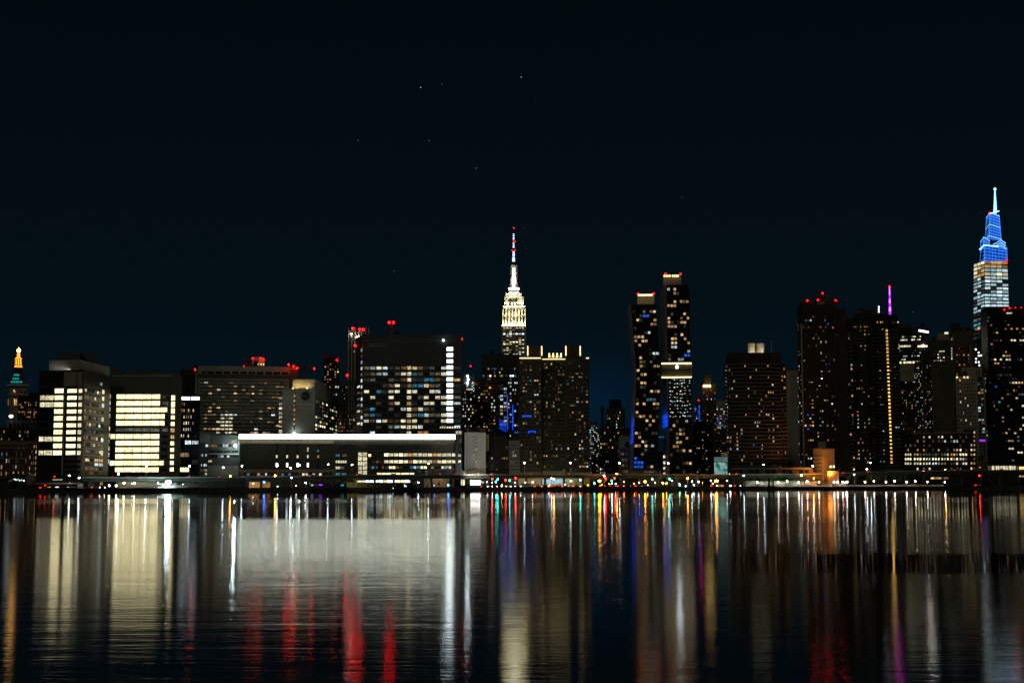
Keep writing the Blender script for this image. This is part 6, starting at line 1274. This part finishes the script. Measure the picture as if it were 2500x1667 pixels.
d = (c - a).normalized(); n = Vector((d.y, -d.x, 0)) * .06; b = MB(); g_ = lambda v, q: Vector((v.x, v.y, q)); b.face([g_(a + n + d * .3, GZ + 1.2), g_(c + n - d * .3, GZ + 1.2), g_(c + n - d * .3, a.z - .3), g_(a + n + d * .3, a.z - .3)], 'mural_paint'); b.build('painting', mr_)
area((a + c) / 2 + n * 60 + Vector((0, 0, 0)), (a + c) / 2 - Vector((0, 0, 2)), 14, .5, (.95, .97, 1), 320)
# shopfront glow under the deck
def shop(px0, px1, py0, py1, off, mat, label, name='shop_front', n=3):
    a, c = pt(px0, py0, ysh(px0) + off), pt(px1, py1, ysh(px1) + off); o = thing(name, label, 'kiosk', ((a.x + c.x) / 2, a.y, GZ)); b = MB(); b.box(((a.x + c.x) / 2, a.y + 2.2, (GZ + a.z) / 2 + .4), ((c.x - a.x) / 2 + .5, 2, (a.z - GZ) / 2 + .4), 'black_metal'); b.build('body', o)
    for i in range(n):
        w_ = (c.x - a.x) / n; b = MB(); b.box((a.x + w_ * (i + .5), a.y + .1, (a.z + c.z) / 2), (w_ / 2 - .12, .08, abs(a.z - c.z) / 2), mat); b.build('window', o)
    b = MB(); b.box(((a.x + c.x) / 2, a.y - .4, a.z + .35), ((c.x - a.x) / 2 + .8, .9, .12), 'black_metal'); b.build('canopy', o)
shop(1147, 1173, 1172, 1183, 44, 'shop_white', 'blazing white lit kiosk under the highway before the plain white block', n=4)
shop(1125, 1135, 1170, 1184, 44, 'V', 'narrow warm lit kiosk beside the blazing white kiosk', n=2)
shop(1003, 1011, 1174, 1187, 34, 'Q', 'small greenish lit gate hut beside the black ferry with the white emblem', n=2)
shop(1174, 1182, 1174, 1180, 44, 'C', 'small blue white kiosk between the blazing kiosk and the traffic', n=2)
shop(1545, 1578, 1169, 1171.5, 46, 'C', 'low shop with a pale lit sign row under the kinked tower', n=5)
shop(1575, 1592, 1177, 1187, 40, 'O', 'orange lit stall beside the sodium lamp under the kinked tower', n=3)
shop(1745, 1765, 1184, 1188, 24, 'O', 'low orange lit hut under the large sodium lamp by the billboard', n=2)
shop(2030, 2058, 1180, 1187, 26, 'P', 'small promenade cafe with warm windows under clustered globe lamps', n=4)
shop(2272, 2310, 1164.5, 1169, 48, 'P', 'dim ground floor row of windows under the highway before the lit brick block', n=5)

# billboard
a, c = pt(1743, 1128, 1010), pt(1777, 1158, 1010); o_ = thing('billboard', 'bright green and white screen billboard with pale blank panel above', 'billboard', ((a.x + c.x) / 2, 1010, GZ)); b = MB(); b.box(((a.x + c.x) / 2, 1010.5, (a.z + GZ) / 2 + 2), ((c.x - a.x) / 2, .35, (a.z - GZ) / 2 + 2), 'black_metal'); b.build('frame', o_)
m, t, o = nt('screen_image'); N = t.nodes; K = t.links; e_ = N.new('ShaderNodeEmission'); K.new(e_.outputs[0], o.inputs[0]); tc = N.new('ShaderNodeTexCoord'); v_ = N.new('ShaderNodeTexVoronoi'); v_.inputs['Scale'].default_value = .45; K.new(tc.outputs['Object'], v_.inputs['Vector']); r_ = N.new('ShaderNodeValToRGB'); K.new(v_.outputs['Color'], r_.inputs[0]); e = r_.color_ramp.elements; e[0].color = (.01, .06, .04, 1); e[1].color = (.75, .95, .95, 1); e2 = e.new(.4); e2.color = (.02, .45, .30, 1); e3 = e.new(.6); e3.color = (.45, .75, .72, 1); K.new(r_.outputs[0], e_.inputs[0]); e_.inputs[1].default_value = .42
b = MB(); b.box(((a.x + c.x) / 2, 1010.05, (a.z + c.z) / 2), ((c.x - a.x) / 2 - .2, .1, (a.z - c.z) / 2 - .1), 'screen_image'); b.build('screen', o_)
lit('screen_pale', (.55, .85, .80), .14, .9, 1.1, .8, .2)
a2, c2 = pt(1743, 1115, 1010), pt(1777, 1127.4, 1010); b = MB(); b.box(((a2.x + c2.x) / 2, 1010.05, (a2.z + c2.z) / 2), ((c2.x - a2.x) / 2 - .2, .1, (a2.z - c2.z) / 2), 'screen_pale'); b.build('blank_panel', o_)
a3, c3 = pt(1760, 1104, 1011), pt(1776, 1114, 1011); b = MB(); b.box(((a3.x + c3.x) / 2, 1010.6, (a3.z + c3.z) / 2), ((c3.x - a3.x) / 2, .2, (a3.z - c3.z) / 2), 'concrete_pale'); b.build('top_panel', o_)

# quay sheds at the clock tower end
def shed(px0, px1, py, off, D, mat, name, label):
    Y_ = ysh((px0 + px1) / 2) + off; a, c = pt(px0, py, Y_), pt(px1, py, Y_); o = thing(name, label, 'shed', ((a.x + c.x) / 2, Y_, GZ)); b = MB(); b.prism([(a.x, Y_, GZ), (c.x, Y_, GZ), (c.x, Y_ + D, GZ), (a.x, Y_ + D, GZ)], [(a.x, Y_, a.z), (c.x, Y_, a.z), (c.x, Y_ + D, a.z), (a.x, Y_ + D, a.z)], mat); b.build('wall', o)
    b = MB(); b.prism([(a.x - .5, Y_ - .6, a.z + .01), (c.x + .5, Y_ - .6, a.z + .01), (c.x + .5, Y_ + D, a.z + .01), (a.x - .5, Y_ + D, a.z + .01)], [(a.x - .3, Y_ + D * .4, a.z + .9), (c.x + .3, Y_ + D * .4, a.z + .9), (c.x + .3, Y_ + D * .5, a.z + .9), (a.x - .3, Y_ + D * .5, a.z + .9)], 'black_metal'); b.build('roof', o); return o, a, c, Y_
o, a, c, Y_ = shed(22, 66, 1160, 12, 12, 'brick_dark', 'pump_house', 'tall black quay house with a row of small bluish lights')
for i in range(14):
    b = MB(); b.box((a.x + 1 + (c.x - a.x - 2) * (i + rng.random() * .6) / 14, Y_ - .05, a.z - 2.4 + rng.uniform(-.5, .5)), (.18, .06, rng.uniform(.12, .4)), rng.choice('CSCT')); b.build('window', o)
o, a, c, Y_ = shed(-30, 21, 1172, 10, 10, 'panel_dark', 'quay_shed', 'dim grey quay shed at the foot of the old brick hospital')
o, a, c, Y_ = shed(67, 190, 1182, 10, 10, 'panel_dark', 'ferry_shed', 'long low dark ferry shed with small lights before the laboratory tower')
for x, k in ((99, 'Q'), (118, 'O'), (121, 'V'), (138, 'S'), (141, 'S'), (166, 'V'), (175, 'Q'), (181, 'Q'), (186, 'G')): p = pt(x, 1188.5, Y_ - .1); b = MB(); b.box(p, (.5, .08, .16), k); b.build('window', o)
o, a, c, Y_ = shed(120, 215, 1166, 46, 12, 'panel_dark', 'market_shed', 'dark flat roofed market shed with a white canopy strip before the laboratory tower')
b = MB(); p = pt(140, 1170.5, Y_ - .4); b.box(p, (2.6, .2, .12), 'V'); b.build('canopy_light', o)
for x, y in ((133, 1163), (110.5, 1184.5)):
    p = pt(x, y, ysh(x) + 8); o = thing('marker_light', 'red marker light on a thin post ' + ('over the market shed roof' if x > 120 else 'in front of the long ferry shed'), 'marker light', (p.x, p.y, GZ)); b = MB(); b.cyl((p.x, p.y, GZ), (p.x, p.y, p.z - .3), .08, .06, 'black_metal', 5); b.build('pole', o); b = MB(); b.ball(p, .3, 'beacon_faint'); b.build('lamp_head', o)
p = pt(247.5, 1180, ysh(247) + 24); o = thing('road_sign', 'square orange lit road sign under the highway beside the tan retaining wall', 'road sign', (p.x, p.y, GZ)); b = MB(); b.cyl((p.x, p.y + .2, GZ), (p.x, p.y + .2, p.z - 1), .1, .1, 'steel_grey', 6); b.build('pole', o); b = MB(); b.box(p, (.8, .1, .8), 'O'); b.box(p + Vector((.1, -.12, .15)), (.3, .02, .12), 'black_metal'); b.build('sign_plate', o)

# ferries and boats
def ferry(px0, px1, py, off, name, label, lights, rounded=False):
    Y_ = ysh((px0 + px1) / 2) + off; a, c = pt(px0, py, Y_), pt(px1, py, Y_); L_ = (c.x - a.x) / 2; xm = (a.x + c.x) / 2; o = thing(name, label, 'ferry', (xm, Y_, 0)); b = MB()
    P = [(-1, -.2), (-.93, -1), (.85, -1), (1, 0), (.85, 1), (-.93, 1)]
    b.prism([(xm + x * L_ * .95, Y_ + y * 2.6, -.4) for x, y in P], [(xm + x * L_, Y_ + y * 3.2, 1.6) for x, y in P], 'hull_black'); b.build('hull', o)
    zt = a.z; b = MB(); k = .9 if rounded else .97
    b.prism([(xm + x * L_ * .96, Y_ + y * 2.9, 1.62) for x, y in P], [(xm + x * L_ * k, Y_ + y * 2.7, zt - .25) for x, y in P], 'hull_black'); b.build('cabin', o); b = MB(); b.prism([(xm + x * L_ * k, Y_ + y * 2.8, zt - .24) for x, y in P], [(xm + x * L_ * (k - .04), Y_ + y * 2.5, zt) for x, y in P], 'car_paint_1'); b.build('roof', o)
    for x, y, wx, wz, kk in lights: q_ = pt(x, y, Y_ - 3.05); b = MB(); b.box(q_, (wx, .08, wz), kk); b.build('window', o)
    for i in range(9):
        x = xm - L_ * .82 + L_ * 1.6 * i / 8; b = MB(); b.box((x, Y_ - 2.98, (1.6 + zt) / 2 - .2), (.5, .06, .35), 'dark_pane'); b.build('window', o)
    b = MB(); b.cyl((xm + L_ * .3, Y_, zt - .02), (xm + L_ * .3, Y_, zt + 1.6), .08, .05, 'black_metal', 5); b.build('mast', o)
ferry(754, 848, 1177.5, -5, 'ferry_boat', 'long black ferry with violet and green lit windows below the slit-windowed block', ((762, 1183.5, .7, .45, 'C'), (772, 1184, .35, .5, 'Q'), (781, 1183.3, .55, .3, 'led_purple'), (785, 1183.3, .4, .3, 'led_purple'), (836, 1184, .9, .45, 'led_teal'), (812, 1185, .5, .3, 'G')))
ferry(955, 1021, 1177.5, -5, 'ferry_boat', 'shorter rounded black ferry with one white emblem on its cabin side', ((988, 1184.5, .35, .75, 'C'), (990.5, 1186.5, .5, .2, 'S'), (966, 1184, .6, .3, 'D'), (1010, 1183, .5, .25, 'D'), (960, 1191.5, .2, .2, 'S')), True)
p = shore(1657, -7, 0); o = thing('motor_boat', 'small dark motor boat with a green lamp below the taller black tower', 'boat', tuple(p)); P = [(-1, -.3), (-.9, -1), (.5, -1), (1, 0), (.5, 1), (-.9, 1), (-1, .3)]; b = MB(); b.prism([(p.x + x * 1.8, p.y + y * .8, -.2) for x, y in P], [(p.x + x * 2.2, p.y + y * 1.1, .8) for x, y in P], 'hull_black'); b.build('hull', o); b = MB(); b.box((p.x - .3, p.y, 1.35), (.9, .7, .53), 'hull_black'); b.build('cabin', o); b = MB(); b.cyl((p.x, p.y, 1.9), (p.x, p.y, 2.8), .05, .05, 'black_metal', 5); b.build('mast', o); b = MB(); b.ball((p.x, p.y, 3.0), .22, 'lamp_green'); b.build('lamp_head', o)
# box van
p = shore(1284, 5, GZ); o = thing('box_van', 'pale grey box van parked on the quay below the twin topped apartments', 'van', tuple(p)); b = MB(); b.box((p.x - .7, p.y, GZ + 1.75), (2.2, 1.1, 1.25), 'white_metal'); b.build('cargo_box', o); b = MB(); b.prism([(p.x + 1.52, p.y - 1, GZ + .5), (p.x + 3.4, p.y - 1, GZ + .5), (p.x + 3.4, p.y + 1, GZ + .5), (p.x + 1.52, p.y + 1, GZ + .5)], [(p.x + 1.52, p.y - .95, GZ + 2.3), (p.x + 2.5, p.y - .95, GZ + 2.3), (p.x + 2.5, p.y + .95, GZ + 2.3), (p.x + 1.52, p.y + .95, GZ + 2.3)], 'white_metal'); b.build('cab', o)
for x in (-2, 2.4):
    for y in (-.9, .9): b = MB(); b.cyl((p.x + x, p.y + y - .12, GZ + .45), (p.x + x, p.y + y + .12, GZ + .45), .45, .45, 'rubber', 10); b.build('wheel', o)
b = MB(); b.box((p.x + 2.1, p.y - 1.02, GZ + 1.85), (.35, .03, .3), 'dark_pane'); b.build('side_glass', o)
# mooring dolphins in the river
for i, px in enumerate((1878, 1888)):
    Y_ = ysh(px) - 34 - i * 3; p = pt(px, 1193, Y_); top = pt(px, 1166, Y_); o = thing('mooring_pile', ['thicker black mooring pile cluster with a wide collar, nearer the balcony slab centre', 'slimmer black mooring pile standing beside the thicker one'][i], 'mooring pile', (p.x, p.y, 0)); b = MB(); b.cyl((p.x, p.y, -2), (p.x, p.y, top.z), .85 - .2 * i, .6 - .1 * i, 'timber', 10); b.build('pile', o); b = MB()
    for k in range(7): t_ = 2 * math.pi * k / 7; b.cyl((p.x + 1.25 * math.cos(t_), p.y + 1.25 * math.sin(t_), -2), (p.x + 1.05 * math.cos(t_), p.y + 1.05 * math.sin(t_), 2.4 + .3 * rng.random()), .4, .36, 'timber', 8)
    b.build('fender', o)
for i, px in enumerate((1610, 1628, 1648, 1700)):
    p = shore(px, 9, GZ); o = thing('hoist_frame', '', 'sculpture', tuple(p)); b = MB()
    hgt = (11, 9, 7, 8)[i]
    for dx in (-1.8, 1.6): b.cyl((p.x + dx, p.y, GZ), (p.x, p.y, GZ + hgt), .1, .07, 'white_metal', 5)
    b.cyl((p.x, p.y + 1.5, GZ), (p.x, p.y, GZ + hgt), .1, .07, 'white_metal', 5); b.build('leg', o); defer(o, 'white tripod frame on the quay', px);
# trees
def make_tree(seed, h, wd, mat, low=.25):
    r_ = random.Random(seed); o = thing('tree', '', 'tree'); b = MB(); b.cyl((0, 0, 0), (.15, 0, h * .5), .24, .14, 'bark', 7)
    for k in range(6):
        t_ = 2 * math.pi * k / 6 + r_.random(); z0 = h * r_.uniform(.28, .5); b.cyl((.1, 0, z0), (wd * .33 * math.cos(t_), wd * .33 * math.sin(t_), z0 + h * r_.uniform(.15, .35)), .09, .03, 'bark', 5)
    b.build('trunk', o, (0, 0, 0)); b = MB(); cl = []
    for k in range(11):
        t_ = r_.uniform(0, 6.28); rr_ = wd / 2 * r_.uniform(.1, .75); cl.append((rr_ * math.cos(t_), rr_ * math.sin(t_), h * r_.uniform(low + .15, .9), wd * r_.uniform(.14, .26)))
    for k in range(650):
        cx_, cy_, cz_, cr_ = r_.choice(cl); v = Vector((r_.gauss(0, 1), r_.gauss(0, 1), r_.gauss(0, .75))); v = v.normalized() * cr_ * r_.uniform(.55, 1.1); q = Vector((cx_, cy_, cz_)) + v
        s_ = r_.uniform(.14, .30); e1 = Vector((r_.gauss(0, 1), r_.gauss(0, 1), r_.gauss(0, 1))).normalized(); e2 = e1.orthogonal().normalized(); b.face([q - e1 * s_, q + e2 * s_ * .6, q + e1 * s_, q - e2 * s_ * .6], mat)
    b.build('crown', o, (0, 0, 0)); return o
TP = {}
for px, pyt, wpx, mt, off in ((1806, 1163, 16, 'leaf_unlit', 16), (1822, 1166, 14, 'leaf_lit', 14), (1848, 1160, 20, 'leaf_unlit', 18), (1862, 1158, 22, 'leaf_unlit', 20), (1880, 1158, 22, 'leaf_unlit', 22), (1898, 1158, 20, 'leaf_unlit', 19), (1914, 1160, 20, 'leaf_unlit', 16), (1930, 1162, 20, 'leaf_lit', 18), (1946, 1162, 22, 'leaf_lit', 15), (1960, 1160, 22, 'leaf_lit', 18), (1976, 1162, 18, 'leaf_unlit', 18), (1996, 1164, 18, 'leaf_unlit', 16), (2012, 1162, 18, 'leaf_unlit', 20), (2068, 1160, 18, 'leaf_lit', 12), (2083, 1157, 22, 'leaf_lit', 14), (2097, 1162, 16, 'leaf_lit', 16), (2122, 1158, 22, 'leaf_lit', 16), (2140, 1156, 24, 'leaf_lit', 18), (2158, 1156, 24, 'leaf_lit', 16), (2176, 1157, 22, 'leaf_lit', 18), (2194, 1158, 20, 'leaf_lit', 16), (2212, 1160, 18, 'leaf_unlit', 18), (1445, 1162, 14, 'leaf_unlit', 24), (1567, 1172, 12, 'leaf_unlit', 18), (1640, 1172, 12, 'leaf_lit', 20), (1778, 1170, 12, 'leaf_lit', 18)):
    Y_ = ysh(px) + off; tp = pt(px, pyt, Y_); h = tp.z - GZ; wd = wpx / F * Y_; key = (mt, px % 3); base = shore(px, off, GZ)
    o = copy_tree(TP[key]) if key in TP else make_tree(px, 10, 6.5, mt)
    TP.setdefault(key, o); o.location = base; o.rotation_euler = (0, 0, px * .7); o.scale = (wd / 6.5, wd / 6.5, h / 10); o['group'] = 'trees along the promenade'
    defer(o, ('leafy green tree' if mt == 'leaf_lit' else 'dark leafy tree'), px)
# promenade railing posts read as one long railing
o = thing('promenade_railing', 'long thin metal railing along the edge of the riverside promenade', 'railing', tuple(shore(2100, .4, GZ))); b = MB(); rp3 = [shore(px, .6, GZ - .2) for px in range(1858, 2327, 9)]
for p in rp3: b.cyl(p, p + Vector((0, 0, 1.05)), .05, .05, 'black_metal', 4)
for p, q_ in zip(rp3, rp3[1:]): b.cyl(p + Vector((0, 0, 1.05)), q_ + Vector((0, 0, 1.05)), .05, .05, 'black_metal', 4)
b.build('rail', o)
# dark shrubs on the quay edge
for i, px in enumerate((1045, 1072, 1102, 1120, 900, 925)):
    o = make_tree(900 + i, 10, 7, 'leaf_unlit', 0.0); o.name = 'shrub'; o.location = shore(px, 7, GZ); s_ = (.28, .45, .5, .35, .3, .3)[i]; o.scale = (s_, s_, s_); o['category'] = 'shrub'; o['group'] = 'dark shrubs on the quay'; defer(o, 'dark rounded shrub on the quay', px)
settle()
# stars
for i, (x, y, r_, dsc) in enumerate(((1027, 214, 9, 'brighter star high above the black pavilion tower'), (1272.5, 189, 8, 'bright star high above the antenna of the floodlit skyscraper'), (1079, 206, 4.5, 'faint star close beside the brighter star above the pavilion tower'), (875, 342, 4, 'faint lone star above the slab hospital'), (1048, 344, 4, 'faint star between the bright star and the pavilion tower'), (1163, 411, 5, 'faint star to the side of the antenna top of the floodlit skyscraper'), (1666, 482, 4, 'faint star above the taller black tower'), (1307, 242, 4, 'faint star just below the bright star above the antenna'), (2230, 762, 4, 'faint low star between purple spire and crystal skyscraper'), (962, 662, 4, 'faint star above the red aerial mast'))):
    p = pt(x, y, 30000); b = MB(); b.ball((0, 0, 0), r_ * .8, 'star_glow', 6, 4); o = b.build('star', None, (0, 0, 0)); o.location = p; tag(o, dsc, 'star', 'stars in the night sky')

# ------------------------------------------------------------------ render settings
cy = sc.cycles
cy.use_denoising = True; cy.denoiser = 'OPENIMAGEDENOISE'
cy.max_bounces = 5; cy.diffuse_bounces = 2; cy.glossy_bounces = 3; cy.transmission_bounces = 2; cy.caustics_reflective = False; cy.caustics_refractive = False
cy.sample_clamp_indirect = 0; cy.sample_clamp_direct = 0; cy.use_light_tree = True; cy.blur_glossy = 0
vs = sc.view_settings; vs.view_transform = 'Standard'; vs.look = 'None'; vs.exposure = 0; vs.gamma = 1; vs.use_curve_mapping = False
